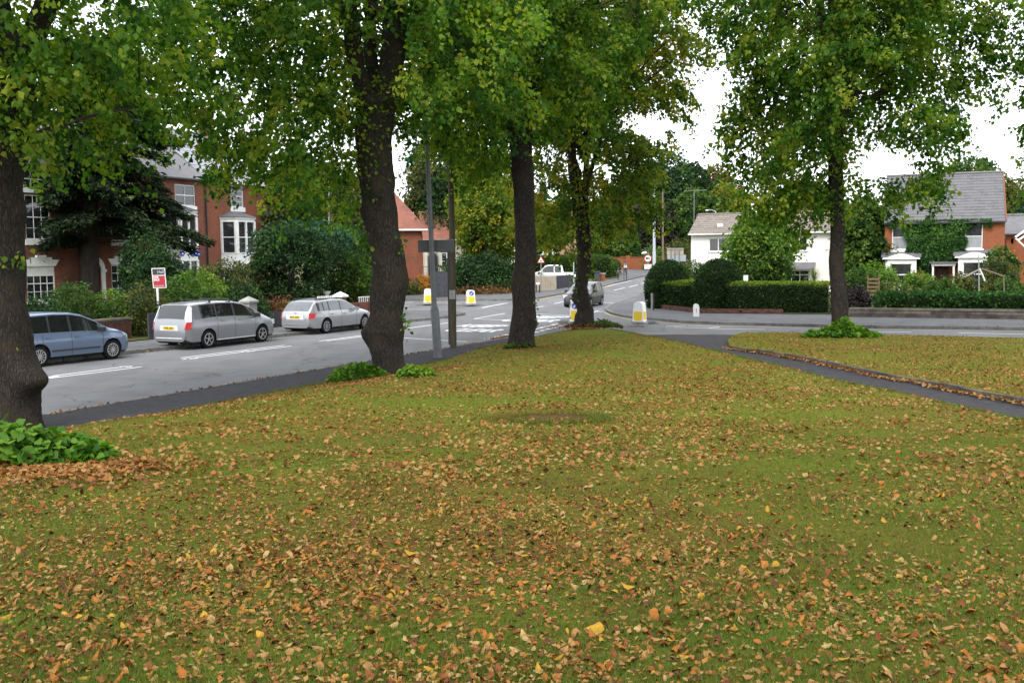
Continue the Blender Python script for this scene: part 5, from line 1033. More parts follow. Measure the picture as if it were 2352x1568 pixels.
# background trees
BT = [(725,350,68,260,560,'round broad tree behind the clipped conifers','olive',15000,.24),(655,400,72,130,560,'dark green tree behind the end of the terrace','dkgreen',7000,.24),(830,430,75,110,600,'mid green tree hiding behind the second lime trunk','midgreen',6000,.25),
      (1010,300,92,150,560,'tall yellow green tree beyond the lamp post','olive',14000,.26),(1075,330,90,190,620,'dark broad tree beyond the telegraph pole','dkgreen',19000,.25),(1130,340,84,160,600,'turning lime coloured tree left of the third trunk','lime_y',13000,.22),(1115,420,82,120,560,'yellowing lower boughs left of the third trunk','lime_y',7000,.2),(957,335,110,40,420,'distant dark conifer tip above the red roof','blueg',1800,.3),
      (1100,580,80,175,690,'black green yew like bush at the side road corner','dkgreen',13000,.16),(1262,470,110,110,560,'light green tree behind the fourth lime','lime_y',6000,.25),(1215,500,100,60,600,'green tree right of the third lime trunk','midgreen',3500,.24),
      (1410,525,118,105,595,'grey green bushy tree behind the far hedge','midgreen',8500,.25),(1545,345,150,170,560,'tall dark green tree behind the white house','dkgreen',16000,.42),(1465,380,160,110,560,'dark tall tree left of the far lamp column','dkgreen',9000,.42),(1500,455,142,140,580,'very dark purple leaved tree in the far garden','purple',11000,.4),(1642,378,165,110,520,'distant brownish green tree above the white roof','rust',8000,.42),(1665,415,150,120,560,'distant yellow green tree above the white roof','lime_y',9000,.4),(1600,430,140,120,560,'mid green tree behind the aerial','midgreen',8000,.38),
      (1745,472,66,142,655,'bushy light green young tree in front of the white house','ltgreen',15000,.17),(1755,552,65,104,650,'darker green lower growth of the young tree by the white house','midgreen',7000,.16),(1985,440,72,120,650,'tall green tree between the white house and the cottage','midgreen',12000,.22),(1900,430,84,140,560,'green tree behind the right end of the white house','olive',9000,.26),(2030,480,80,80,640,'dull green tree beside the cottage left wall','olive',5000,.24),(1850,400,92,140,560,'broad green tree far behind the fifth lime','midgreen',8000,.28),
      (2225,352,110,170,520,'green tree rising behind the cottage roof','midgreen',10000,.32),(2330,410,100,140,600,'tall green tree behind the right end of the cottage','olive',12000,.3),(2345,470,92,60,600,'dark green tree at the right edge behind the outbuilding','dkgreen',4500,.28),(2300,560,64,70,670,'green bush against the right end of the cottage','midgreen',4200,.15)]
for i, (x, yt, D, w, yb_, lb, mt, n, ls) in enumerate(BT): blobtree(x, yt, D, w, yb_, lb, mt, n, 300+i, 'tree' if 'bush' not in lb else 'bush', 'tree' if 'bush' not in lb else 'bush', ls*1.1, trunk=True, squash=.8, hole=.62, edge=.4)
# woodland far away closing the horizon
g = np.random.default_rng(400)
def treeline(x0, x1, Y, h, n, mat, ls, seed):
    g = np.random.default_rng(seed); X = g.uniform(x0, x1, n); hh = h*(.75+.18*np.sin(X*.11+seed)+.12*np.sin(X*.31)); Z = rise(Y)+hh*g.uniform(0, 1, n)**.6; Yy = Y+g.normal(0, 2.5, n)+3*(Z-rise(Y))/h
    leaf_object('distant_trees', np.column_stack([X, Yy, Z]), g.normal(size=(n, 3))+[0, 0, -.3], ls, M[mat], None, kind='stuff')
treeline(-150, -32, 120, 11, 9000, 'dkgreen', 1.2, 401); treeline(-60, 60, 210, 11, 12000, 'dkgreen', 1.5, 402); treeline(40, 160, 135, 9, 9000, 'olive', 1.2, 403); treeline(-75, -40, 80, 9, 4500, 'midgreen', .9, 404)
# garden plants by the road corner
blobtree(958, 625, 79, 62, 690, 'orange leaved autumn shrub by the side road', 'orange', 3200, 350, 'shrub', 'shrub', .12, trunk=False, hole=.7)
blobtree(935, 640, 77, 60, 692, 'dull green shrub left of the orange one', 'olive', 2600, 351, 'shrub', 'shrub', .13, trunk=False, hole=.8)
blobtree(1110, 655, 78, 150, 690, 'low brown trailing bush at the side road corner', 'rust', 4500, 352, 'bush', 'bush', .13, trunk=False, hole=.9)
blobtree(1030, 640, 79.5, 60, 690, 'dark bush behind the street nameplate', 'dkgreen', 2600, 353, 'bush', 'bush', .13, trunk=False, hole=.9)
blobtree(1280, 640, 90, 14, 652, 'small yellow flowering shrub over the cream wall', 'lime_y', 500, 354, 'shrub', 'shrub', .08, trunk=False, hole=1)
blobtree(1262, 639, 90, 12, 650, 'tiny yellow flowers above the cream garden wall', 'ltgreen', 300, 355, 'shrub', 'shrub', .08, trunk=False, hole=1)
for i, (x, yt, D, w, yb_, lb, mt, n) in enumerate([(2110,622,60,70,680,'bright green rounded bush before the cottage bay','ltgreen',3000),(2060,640,59,90,685,'yellowish low shrub left in the cottage garden','olive',3000),(2165,640,58,70,685,'mid green shrub below the porch','midgreen',2600),(2215,618,60,50,660,'small pink tinged rose bush beside the porch','olive',1400),(2240,645,57,110,688,'dense shrub under the wooden garden frame','olive',4000),(2320,640,57,80,690,'green shrub at the right edge of the cottage garden','midgreen',3000),(2290,595,62,70,670,'olive bush against the right bay of the cottage','olive',3200),(1575,655,60,40,690,'fresh green shrub between the two clipped domes','ltgreen',1600),(1595,600,66,60,660,'green shrub with red flowers beside the white wall','midgreen',2200),(2010,600,63,90,680,'light green bush right of the fifth lime trunk','ltgreen',4200),(1965,610,62,60,680,'layered green shrub behind the fifth lime trunk','midgreen',3000),(1500,560,112,50,590,'spiky grass green plant above the far brick wall','ltgreen',900),(1560,545,108,80,600,'olive shrubs above the far brick wall','olive',3000),(1465,570,118,60,592,'small green shrub on the far brick wall','midgreen',1200)]):
    blobtree(x, yt, D, w, yb_, lb, mt, int(n*1.4), 360+i, 'shrub', 'shrub', .13, trunk=False, hole=.8, squash=.9)
blobtree(1968, 655, 54.5, 56, 700, 'near black dense bush right of the fifth lime trunk', 'purple', 3000, 380, 'bush', 'bush', .12, trunk=False, hole=.95)
# cordyline and spiky plants
def spiky(x, y, D, r, h, n, label, seed, tr=.8):
    p = at(x, y, D); t = thing('cordyline', label, 'palm', (p.x, p.y, .15)); g = np.random.default_rng(seed); H = p.z-.15; mb = MB(); MB().tube([(0, 0, -.1), (.03, 0, H)], [.09, .07], 8).build('trunk', M['bark2'], t)
    for i in range(n):
        a = g.uniform(0, 6.28); e = g.uniform(-.5, 1.35); L_ = r*g.uniform(.7, 1.1); d = Vector((math.cos(a)*math.cos(e), math.sin(a)*math.cos(e), math.sin(e))); s = Vector((-math.sin(a), math.cos(a), 0))*.028; B = Vector((0, 0, H)); m1 = B+d*L_*.55; tp = B+d*L_+Vector((0, 0, -.18*L_))
        MB().add([B-s*.6, B+s*.6, m1+s, m1-s, tp], [(0, 1, 2, 3), (3, 2, 4)]).build('leaf', M['cordy_a' if g.uniform() < .6 else 'cordy_b'], t, fix=False)
M['cordy_a'] = pm('cordyline_leaf', (.07, .12, .03), (.12, .17, .05), 5, .5); M['cordy_b'] = pm('cordyline_leaf_pale', (.30, .30, .10), (.2, .22, .07), 5, .5)
spiky(1870, 640, 62, .95, 1, 90, 'spiky cordyline palm in front of the right end of the white house', 1); spiky(1492, 585, 112, 1.3, 1, 60, 'spiky palm above the far brick wall', 2)

# ---- hedges: dense skin of leaves over a dark mass
def skin(name, V, F, n, size, mat, parent, off, seed, jitter=.05, top=None):
    V = np.array(V); tri = []
    for f in F:
        for i in range(1, len(f)-1): tri.append((f[0], f[i], f[i+1]))
    T = np.array(tri); a, b, c = V[T[:, 0]], V[T[:, 1]], V[T[:, 2]]; cr_ = np.cross(b-a, c-a); ar = np.linalg.norm(cr_, axis=1)/2; g = np.random.default_rng(seed)
    i = g.choice(len(T), n, p=ar/ar.sum()); u = g.uniform(0, 1, (n, 2)); sw = u.sum(1) > 1; u[sw] = 1-u[sw]
    P = a[i]+(b[i]-a[i])*u[:, :1]+(c[i]-a[i])*u[:, 1:]; nn = unit(cr_[i]); cen = V.mean(0); 
    P = P+nn*(g.uniform(-.6, 1, (n, 1))*jitter); D = unit(nn*.9+g.normal(size=P.shape)*.7+[0, 0, .35]); rn = g.normal(.38, .18, n)
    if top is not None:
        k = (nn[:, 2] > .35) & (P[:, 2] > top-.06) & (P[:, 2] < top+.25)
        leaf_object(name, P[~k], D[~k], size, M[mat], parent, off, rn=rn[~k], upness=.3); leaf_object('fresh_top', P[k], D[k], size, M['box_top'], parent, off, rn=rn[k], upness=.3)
    else: leaf_object(name, P, D, size, M[mat], parent, off, rn=rn, upness=.3)
def rounded_wall(line, w, z0, h, seed, nx=7, rnd=.18, wob=.05):
    """closed hedge body along a line of (x, y)"""
    ring = []; hw = w/2
    for i in range(5): ring.append((-hw, z0+(h-rnd)*i/4-0))
    for i in range(1, 4): a = math.pi/2*i/4; ring.append((-hw+rnd*(1-math.cos(a)), z0+h-rnd+rnd*math.sin(a)))
    for i in range(1, 6): ring.append((-hw+rnd+(w-2*rnd)*i/6, z0+h))
    ring += [(-a, b) for a, b in ring[:8]][::-1]; V = []; F = []; L_ = []
    for (a, b), (c, d) in zip(line[:-1], line[1:]):
        k = max(1, int(math.hypot(c-a, d-b)/.35)); L_ += [(a+(c-a)*i/k, b+(d-b)*i/k) for i in range(k)]
    L_.append(line[-1]); m = len(ring)
    for i, (x, y) in enumerate(L_):
        a = L_[max(i-1, 0)]; b = L_[min(i+1, len(L_)-1)]; dx, dy = b[0]-a[0], b[1]-a[1]; q = math.hypot(dx, dy); nx_, ny_ = dy/q, -dx/q
        for j, (r, z) in enumerate(ring):
            wv = wob*(math.sin(i*.55+j*.8+seed)+.6*math.sin(i*.21-j*1.7)); V.append((x-nx_*(r*(1+wv*.8)), y-ny_*(r*(1+wv*.8)), z+(wv*.5 if z > z0+h*.8 else 0)))
    for i in range(len(L_)-1):
        for j in range(m-1): F.append((i*m+j, (i+1)*m+j, (i+1)*m+j+1, i*m+j+1))
    F.append(tuple(range(m))); F.append(tuple((len(L_)-1)*m+j for j in range(m))[::-1]); return V, F
def dome(cx, cy, z0, rx, ry, h, seed, n=26, rings=14, belly=.35):
    V = []; F = []
    for i in range(rings+1):
        t = i/rings
        if t < belly: r = 1-.10*((belly-t)/belly)**1.5; z = z0+h*t
        else: a = (t-belly)/(1-belly)*math.pi/2; r = math.cos(a)**.85; z = z0+h*belly+h*(1-belly)*math.sin(a)
        for k in range(n): a = 2*math.pi*k/n; q = r*(1+.035*math.sin(3*a+i*.5+seed)+.02*math.sin(7*a-i)); V.append((cx+rx*q*math.cos(a), cy+ry*q*math.sin(a), z))
    for i in range(rings):
        for k in range(n): k2 = (k+1) % n; F.append((i*n+k, i*n+k2, (i+1)*n+k2, (i+1)*n+k))
    return V, F
def hedge(name, label, parts, dens, size, mat, seed, cat='hedge', jit=.09, top=None):
    o0 = parts[0][0][0]; t = thing(name, label, cat, (o0[0], o0[1], .15))
    for i, (V, F) in enumerate(parts):
        cen = np.mean(V, 0); Vi = [tuple(cen+(np.array(v)-cen)*[.96, .96, .985]) for v in V]; MB().add(Vi, F).build('shade_core', M['core'], t, off=(o0[0], o0[1], .15), fix=False)  # solid core without twigs; the hedge's inner shade is put into its colour
        area = 0
        for f in F:
            a, b, c = (Vector(V[f[q]]) for q in (0, 1, 2)); area += (b-a).cross(c-a).length*(1 if len(f) == 4 else .5)
        skin('foliage', V, F, int(area*dens), size, mat, t, (o0[0], o0[1], .15), seed+i, jit, top)
    return t
hl = [P2(gp(x, y)) for x, y in ((1522,714),(1600,721),(1700,724),(1905,726))]; back = Vector((-pe.y, pe.x, 0))*.95
hl = [(a+back.x, b+back.y) for a, b in hl]; zt = at(1800, 651, hl[2][1]).z
d1 = Vector((*hl[0], 0)); c1 = at(1534, 690, hl[0][1]+.35); c2 = at(1651, 690, hl[1][1]-.3); k5 = px2m(c1.y)
p1 = dome(c1.x, c1.y, .12, 50/k5, 50/k5, at(1534, 602, c1.y).z-.1, 1); p2 = dome(c2.x, c2.y, .12, 50/k5, 50/k5, at(1651, 599, c2.y).z-.1, 2)
leg = rounded_wall([(c1.x-.3, c1.y), (c1.x+1.6, c1.y+5.5), (c1.x+2.8, c1.y+9)], 1.4, .12, zt-.12, 8)
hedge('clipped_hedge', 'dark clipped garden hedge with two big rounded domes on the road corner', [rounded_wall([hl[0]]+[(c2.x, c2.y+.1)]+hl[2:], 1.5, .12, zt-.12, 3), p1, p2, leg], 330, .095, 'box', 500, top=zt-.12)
# brick plinth under it, white marker stone
plt = thing('brick_plinth', 'low curved brick plinth at the foot of the clipped hedge', 'wall', (plinth[0][0], plinth[0][1], .1)); cnt = 0
for (a, b), (c, d) in list(zip(plinth[:-1], plinth[1:]))[:5]:
    L_ = math.hypot(c-a, d-b); k = max(1, int(L_/.235))
    for cz in range(3):
        for i in range(k):
            t0, t1 = (i+(.5 if cz % 2 else 0))/k, min(1, (i+(.5 if cz % 2 else 0)+.96)/k)
            if t0 >= t1 or cnt > 290: continue
            MB().beam((a+(c-a)*t0, b+(d-b)*t0+.08, .16+cz*.078), (a+(c-a)*t1, b+(d-b)*t1+.08, .16+cz*.078), .105, .068).build('brick', M['brick_a'] if (i*7+cz) % 3 else M['brick_b'], plt, off=plt.location); cnt += 1
mp = gp(1599, 727, None, .115); mk_ = thing('marker_stone', 'small white painted marker stone at the foot of the clipped hedge', 'marker stone', mp); MB().prism([(-.14, 0), (.14, 0), (.14, .5), (.10, .6), (0, .64), (-.10, .6), (-.14, .5)], -.08, .08).build('stone', M['white'], mk_); MB().tube([(0, -.083, .2), (0, -.083, .42)], .012, 5).build('mark', M['sign_dark'], mk_)
# low laurel hedge and the stone wall on the right
wl = [Vector((*p, 0)) for p in plinth[7:]]; wl[0] = wl[0]-pe*.2; wa = wl[0]; wb = wl[-1]; Lw = (wb-wa).length; dw_ = (wb-wa)/Lw; nb = Vector((-dw_.y, dw_.x, 0)); wh = at(2100, 709, at(2100, 735, 50).y).z
wp = gp(2100, 735); wh = at(2100, 708, wp.y).z
sw = thing('stone_wall', 'low sooty stone wall with a flat coping along the side road pavement', 'wall', (wa.x, wa.y, .1)); z = .1; zz = [.1, .1+(wh-.1)*.42, wh-.11]
cop = []
for ci in range(2):
    q = 0; 
    while q < Lw-.1:
        L_ = random.uniform(.55, 1.1); e = min(Lw, q+L_); j = random.uniform(0, .018); A = wa+dw_*(q+.008)+nb*(.16-j*.5); B = wa+dw_*(e-.008)+nb*(.16-j*.5); zm = (zz[ci]+zz[ci+1])/2
        MB().beam((A.x, A.y, zm), (B.x, B.y, zm), .3+j, zz[ci+1]-zz[ci]-.014).build('stone', M['stone' if ci and random.random() < .7 else 'stone_dk'], sw, off=sw.location); q = e
MB().beam((wa.x+nb.x*.17, wa.y+nb.y*.17, .1+(wh-.2)/2), (wb.x+nb.x*.17, wb.y+nb.y*.17, .1+(wh-.2)/2), .24, wh-.22).build('mortar', M['mortar'], sw, off=sw.location)
q = 0
while q < Lw-.1:
    e = min(Lw, q+.9); A = wa+dw_*(q+.004)+nb*.16; B = wa+dw_*(e-.004)+nb*.16; MB().beam((A.x, A.y, wh-.052), (B.x, B.y, wh-.052), .38, .10).build('coping_stone', M['stone'], sw, off=sw.location); q = e
h0 = wa+dw_*1.2+nb*.95; h1 = wb+nb*.95; lz = at(2150, 676, h0.y).z
hedge('laurel_hedge', 'low glossy dark green hedge growing behind the stone wall', [rounded_wall([P2(h0), P2(h1)], 1.0, .15, lz-.15, 5, rnd=.1, wob=.07)], 170, .15, 'ivy', 520, jit=.12)
# far hedge on the hill and red brick wall
fa = [P2(gp(x, y)) for x, y in ((1258,655),(1318,655),(1395,643),(1424,641))]; fb = at(1300, 588, fa[1][1]).z
fh = [(fa[0][0]-1, fa[0][1]+9), (fa[1][0], fa[1][1]+8), (fa[2][0], fa[2][1]+2.4)]; V, F = rounded_wall(fh, 2.4, .4, at(1330, 590, fh[1][1]).z-.4, 4, rnd=.5); V2, F2 = rounded_wall([(fa[2][0]-.5, fa[2][1]+2), (fa[3][0]-.4, fa[3][1]+8)], 2.4, .7, at(1400, 598, fa[2][1]+4).z-.7, 6, rnd=.6)
hedge('tall_hedge', 'tall rounded green privet hedge curving round the far pavement up the hill', [(V, F), (V2, F2)], 110, .16, 'midgreen', 540, jit=.12)
rb0, rb1 = gp(1392, 620), gp(1545, 622); rb0.z = rb1.z = 0; rh = at(1440, 592, gp(1440, 621).y).z; rw = thing('brick_wall', 'red brick garden wall facing the bend of the far road', 'wall', (rb0.x, rb0.y, 1.5)); k = 9; dd = (rb1-rb0)/k
for i in range(k): a = rb0+dd*i; b = rb0+dd*(i+1); MB().beam((a.x, a.y, .6+rh/2), (b.x, b.y, .6+rh/2), .25, rh-1.2).build('wall_panel', M['brick_orange'], rw, off=rw.location); MB().beam((a.x, a.y, rh+.04), (b.x, b.y, rh+.04), .34, .08).build('coping', M['brick_red'], rw, off=rw.location)
for i in range(0, k+1, 3): a = rb0+dd*i; MB().box(a.x-.25, a.x+.25, a.y-.3, a.y+.2, .8, rh+.25).build('pier', M['brick_orange'], rw, off=rw.location)
# ------------------------------------------------------------------ front garden walls, piers and fences along the left pavement
def brickwall(name, label, A, B, h, nper, mats=('brick_a', 'brick_b'), z0=.12, cop='stone', maxn=300):
    t = thing(name, label, 'wall', (A.x, A.y, z0)); d = (B-A); d.z = 0; L_ = d.length; d = d/L_; n = Vector((-d.y, d.x, 0)); rows = int((h-.08)/.078); cnt = 0; ex = MB()
    MB().beam((A.x+d.x*.02, A.y+d.y*.02, z0+(h-.08)/2), (B.x-d.x*.02, B.y-d.y*.02, z0+(h-.08)/2), .19, h-.09).build('mortar', M['mortar'], t, off=t.location)
    k = int(L_/.235); shared = {}
    for r in range(rows-1, -1, -1):
        for i in range(k, -1, -1):
            q0 = max(0, (i+(.5 if r % 2 else 0)-.5)*.235); q1 = min(L_, q0+.225); 
            if q1-q0 < .05: continue
            a = A+d*q0; b = A+d*q1; zc = z0+.04+r*.078; j = random.uniform(0, .006)
            if cnt < maxn: MB().beam((a.x, a.y, zc), (b.x, b.y, zc), .215+j, .066).build('brick', M[mats[0] if random.random() < .6 else mats[1]], t, off=t.location); cnt += 1
            else: ex.beam((a.x, a.y, zc), (b.x, b.y, zc), .215+j, .066)
    if ex.v: ex.build('brick', M[mats[1]], t, off=t.location)['kind'] = 'stuff'
    q = 0
    while q < L_-.05:
        e = min(L_, q+.6); a = A+d*(q+.003); b = A+d*(e-.003); MB().beam((a.x, a.y, z0+h-.04), (b.x, b.y, z0+h-.04), .29, .075).build('coping_stone', M[cop], t, off=t.location); q = e
    return t
wA_ = gp(299, 778, None, .12); sA, dA = sd(wA_.x, wA_.y)
brickwall('garden_wall', 'low old brick garden wall with stone coping beside the nose of the blue car', road(sA-7, dA), road(sA, dA), at(296, 728, wA_.y).z-.12, 0)
def pier(x, yt, yb, w, label, bm_, cap, capw, D=None):
    p = gp(x, yb, None, .12) if D is None else Vector((at(x, yb, D).x, D, .12)); k = px2m(p.y); H = at(x, yt, p.y).z-.12; t = thing('gate_pier', label, 'gate pier', p, ANG); hw = w/2/k; cw = capw/2/k
    rows = int((H-.3)/.15); 
    for r in range(rows): MB().box(-hw, hw, -hw, hw, r*(H-.28)/rows+.006, (r+1)*(H-.28)/rows).build('course', M[bm_], t)
    MB().box(-hw+.01, hw-.01, -hw+.01, hw-.01, -.1, H-.3).build('mortar', M['mortar'], t)
    MB().add([(-cw,-cw,H-.28),(cw,-cw,H-.28),(cw,cw,H-.28),(-cw,cw,H-.28),(-cw,-cw,H-.2),(cw,-cw,H-.2),(cw,cw,H-.2),(-cw,cw,H-.2),(0,0,H)], [(0,3,2,1),(0,1,5,4),(1,2,6,5),(2,3,7,6),(3,0,4,7),(4,5,8),(5,6,8),(6,7,8),(7,4,8)]).build('cap', M[cap], t); return p
FD = lambda x, o=0: frontD(x, o)
pier(573, 680, 752, 26, 'grey concrete capped gate pier behind the nose of the silver people carrier', 'concrete', 'concrete', 32, FD(573, .1))
pp_ = pier(783, 669, 738, 20, 'brick gate pier with a white pyramid cap behind the estate car', 'brick_red', 'white', 27, FD(783, .1))
sp, dp = sd(pp_.x, pp_.y)
def lowthing(x0, x1, yt, name, label, mat, planks=False):
    a = FD(x0, .1); b = FD(x1, .1); A = at(x0, 700, a); B = at(x1, 700, b); A.z = B.z = 0; H = at((x0+x1)/2, yt, (a+b)/2).z; t = thing(name, label, 'fence' if planks else 'wall', (A.x, A.y, .1)); L_ = (B-A).length; k = int(L_/(.14 if planks else .9))+1
    for i in range(k):
        p = A.lerp(B, (i+.05)/k); q = A.lerp(B, (i+.95)/k); MB().beam((p.x, p.y, .1+(H-.1)/2), (q.x, q.y, .1+(H-.1)/2), .05 if planks else .2, H-.1+random.uniform(-.02, .02)*planks).build('plank' if planks else 'wall_panel', M[mat], t, off=t.location)
    return t
lowthing(797, 905, 692, 'garden_wall', 'brown garden wall right of the white capped pier', 'brick_dark')
lowthing(338, 556, 712, 'garden_fence', 'dark board fence half hidden behind the people carrier', 'fence', True)
lowthing(590, 690, 715, 'garden_fence', 'dark board fence behind the rear of the estate car', 'fence', True)
pf = thing('picket_fence', 'short white picket fence left of the white capped pier', 'fence', (pp_.x-U.x*2, pp_.y-U.y*2, .12)); 
for i in range(9): q = -U*(.5+i*.16)+U*2; MB().box(q.x-.03, q.x+.03, q.y-.02, q.y+.02, 0, 1.25).build('picket', M['white'], pf)
MB().beam((U.x*.5, U.y*.5, 1.0), (U.x*1.6, U.y*1.6, 1.0), .03, .06).build('rail', M['white'], pf)
pl = at(751, 682, FD(751, 1)); ur = thing('stone_urn', 'small white garden urn on a post above the estate car', 'urn', (pl.x, pl.y, .12)); MB().lathe([(.12, 0), (.10, pl.z-.2), (.14, pl.z-.15)], 10).build('post', M['concrete'], ur); MB().lathe([(.08, pl.z-.15), (.07, pl.z-.08), (.18, pl.z+.12), (.21, pl.z+.16)], 12).build('bowl', M['white'], ur)
wt = thing('white_trellis', 'white painted lattice panel on the brown wall left of the second lime', 'trellis', (at(840, 690, FD(840, .6)).x, FD(840, .6), .12), ANG); zt_ = at(840, 681, FD(840, .6)).z-.12
for i in range(7): MB().box(-.6+i*.18, -.56+i*.18, -.02, .02, zt_-.35, zt_).build('slat', M['white'], wt)
MB().box(-.65, .6, -.022, .022, zt_-.04, zt_+.01).build('rail', M['white'], wt); MB().box(-.65, .6, -.15, .15, -.1, zt_-.35).build('base', M['brick_dark'], wt)
# ------------------------------------------------------------------ cars
def car(name, label, origin, heading, p):
    """origin: ground point under the rear axle centre; x forward, y left"""
    t = thing(name, label, p.get('cat', 'car'), origin, heading); W = p['W']/2; st = p['st']; belt = p['belt']; zb = p.get('zb', .2); paint = M[p['paint']]
    X = sorted({round(x, 3) for x in list(np.arange(st[0][0], st[-1][0]+.001, .14))+[s[0] for s in st]+[v for w in p['wins'] for v in w[:2]]+list(p['ws'])+list(p['rw'])})
    X2 = [X[0]]
    keyx = {round(v, 3) for v in [s[0] for s in st]+[v for w in p['wins'] for v in w[:2]]+list(p['ws'])+list(p['rw'])}
    for x in X[1:]:
        if x in keyx or x-X2[-1] > .07: X2.append(x)
    X = X2; sx = [s[0] for s in st]; top = [s[1] for s in st]; pl = p['plan']; bx, bz = zip(*belt)
    n0, n1 = st[0][0], st[-1][0]; R_ = []
    def sect(x):
        T = float(np.interp(x, sx, top)); b = min(float(np.interp(x, bx, bz)), T-.045); w = W*float(np.interp(x, [q[0] for q in pl], [q[1] for q in pl])); g = min(max((T-b)/.45, 0), 1); wt_ = w*(.93-.14*g)
        e = min((x-n0)/.25, (n1-x)/.25, 1); lo = zb+(1-max(e, 0))*.10; m_ = lo+(b-lo)*.5; li = lambda q: (w*.955+(wt_-w*.955)*q, b+(T-.045-b)*q)
        return [(0, lo), (w*.86, lo), (w*.965, lo+.07), (w*.995, m_-.05), (w, m_+.12 if b-m_ > .2 else m_+.02), (w*.985, b-.07 if b-m_ > .2 else b-.03), (w*.955, b), li(.07), li(.93), (wt_, T-.045), (wt_*.90, T-.012), (wt_*.5, T), (0, T+.006)]
    S = [sect(x) for x in X]; m = len(S[0]); V = []; F = []; MI = []
    ring = lambda s: [(y, z) for y, z in s]+[(-y, z) for y, z in s[-2:0:-1]]
    k = 2*m-2
    for x, s in zip(X, S):
        f = 1
        for y, z in ring(s): V.append((x, y, z))
    inr = lambda x, r: r[0]-1e-3 <= x <= r[1]+1e-3
    for i in range(len(X)-1):
        a, b = X[i], X[i+1]; xm = (a+b)/2; inwin = any(w[0] < xm < w[1] for w in p['wins']); inws = p['ws'][0] < xm < p['ws'][1]; inrw = p['rw'][0] < xm < p['rw'][1]
        for j in range(k):
            jj = j if j < m-1 else k-1-j; mi = 0
            if jj == 7 and inwin: mi = 1
            if jj >= 10 and inws: mi = 2
            if jj >= 10 and inrw and not p.get('norw'): mi = 3
            if jj == 0 or jj == 1: mi = 4
            j2 = (j+1) % k; F.append([i*k+j, i*k+j2, (i+1)*k+j2, (i+1)*k+j]); MI.append(mi)
    F.append(list(range(k))); MI.append(0); F.append([(len(X)-1)*k+j for j in range(k)][::-1]); MI.append(0)
    me = bpy.data.meshes.new('body'); me.from_pydata(V, [], F); mats = [paint, M[p.get('glass', 'glass')], M[p.get('wsg', 'glass')], M[p.get('rwg', 'glass')], M['trim']]
    for q in mats: me.materials.append(q)
    me.polygons.foreach_set('material_index', MI); bm = bmesh.new(); bm.from_mesh(me); bmesh.ops.recalc_face_normals(bm, faces=bm.faces); bm.to_mesh(me); bm.free()
    body = link('body', me)
    # wheel arches cut out
    wr = p['wr']
    for ax in (0, p['wb']):
        for sgn in (-1, 1):
            c = MB(); n = 24; ra = wr+.055; cy = sgn*W
            c.add([(ax+ra*math.cos(2*math.pi*i/n), cy+s_*.5*1.0 if False else cy-s_, wr+.01+ra*math.sin(2*math.pi*i/n)) for s_ in (.30, -.30) for i in range(n)], [list(range(n)), [n+i for i in range(n)][::-1]]+[[i, n+i, n+(i+1) % n, (i+1) % n] for i in range(n)])
            co = c.build('cut', M['trim']); [co.data.materials.append(q) for q in mats[1:]]; co.data.polygons.foreach_set('material_index', [4]*len(co.data.polygons)); md = body.modifiers.new('b', 'BOOLEAN'); md.operation = 'DIFFERENCE'; md.solver = 'EXACT'; md.object = co; md.material_mode = 'INDEX'
            dg = bpy.context.evaluated_depsgraph_get(); nm = bpy.data.meshes.new_from_object(body.evaluated_get(dg)); body.modifiers.clear(); body.data = nm; mi0 = [f.material_index for f in nm.polygons]; nm.materials.clear(); [nm.materials.append(q) for q in mats]; nm.polygons.foreach_set('material_index', mi0); cm = co.data; bpy.data.objects.remove(co)
    # split by material: glass panels become parts
    def extract(name, idxs, mat, parent):
        bm = bmesh.new(); bm.from_mesh(body.data); names = [mt.name for mt in body.data.materials]; bmesh.ops.delete(bm, geom=[f for f in bm.faces if names[f.material_index] != mat.name or not idxs(f)], context='FACES')
        if not bm.faces: bm.free(); return None
        nm = bpy.data.meshes.new(name); bm.to_mesh(nm); bm.free(); nm.materials.clear(); nm.materials.append(mat); nm.polygons.foreach_set('material_index', [0]*len(nm.polygons)); nm.polygons.foreach_set('use_smooth', [True]*len(nm.polygons)); o = link(name, nm, parent); return o
    for q in {mats[1].name: mats[1], mats[2].name: mats[2], mats[3].name: mats[3]}.values():
        for w in p['wins']:
            for sg in (1, -1): extract('window', lambda f, w=w, sg=sg: w[0]-.01 < f.calc_center_median().x < w[1]+.01 and f.calc_center_median().y*sg > W*.6, q, t)
        extract('windscreen', lambda f: p['ws'][0]-.01 < f.calc_center_median().x < p['ws'][1]+.01 and abs(f.calc_center_median().y) < W*.72 and f.normal.z > .25, q, t)
        extract('rear_window', lambda f: p['rw'][0]-.01 < f.calc_center_median().x < p['rw'][1]+.01 and abs(f.calc_center_median().y) < W*.72 and f.calc_center_median().x < .2, q, t)
    bm = bmesh.new(); bm.from_mesh(body.data); names = [mt.name for mt in body.data.materials]; gl = {mats[1].name, mats[2].name, mats[3].name}; bmesh.ops.delete(bm, geom=[f for f in bm.faces if names[f.material_index] in gl], context='FACES'); bm.to_mesh(body.data); bm.free()
    body.data.polygons.foreach_set('use_smooth', [True]*len(body.data.polygons)); body.data.set_sharp_from_angle(angle=R(38)); body.parent = t
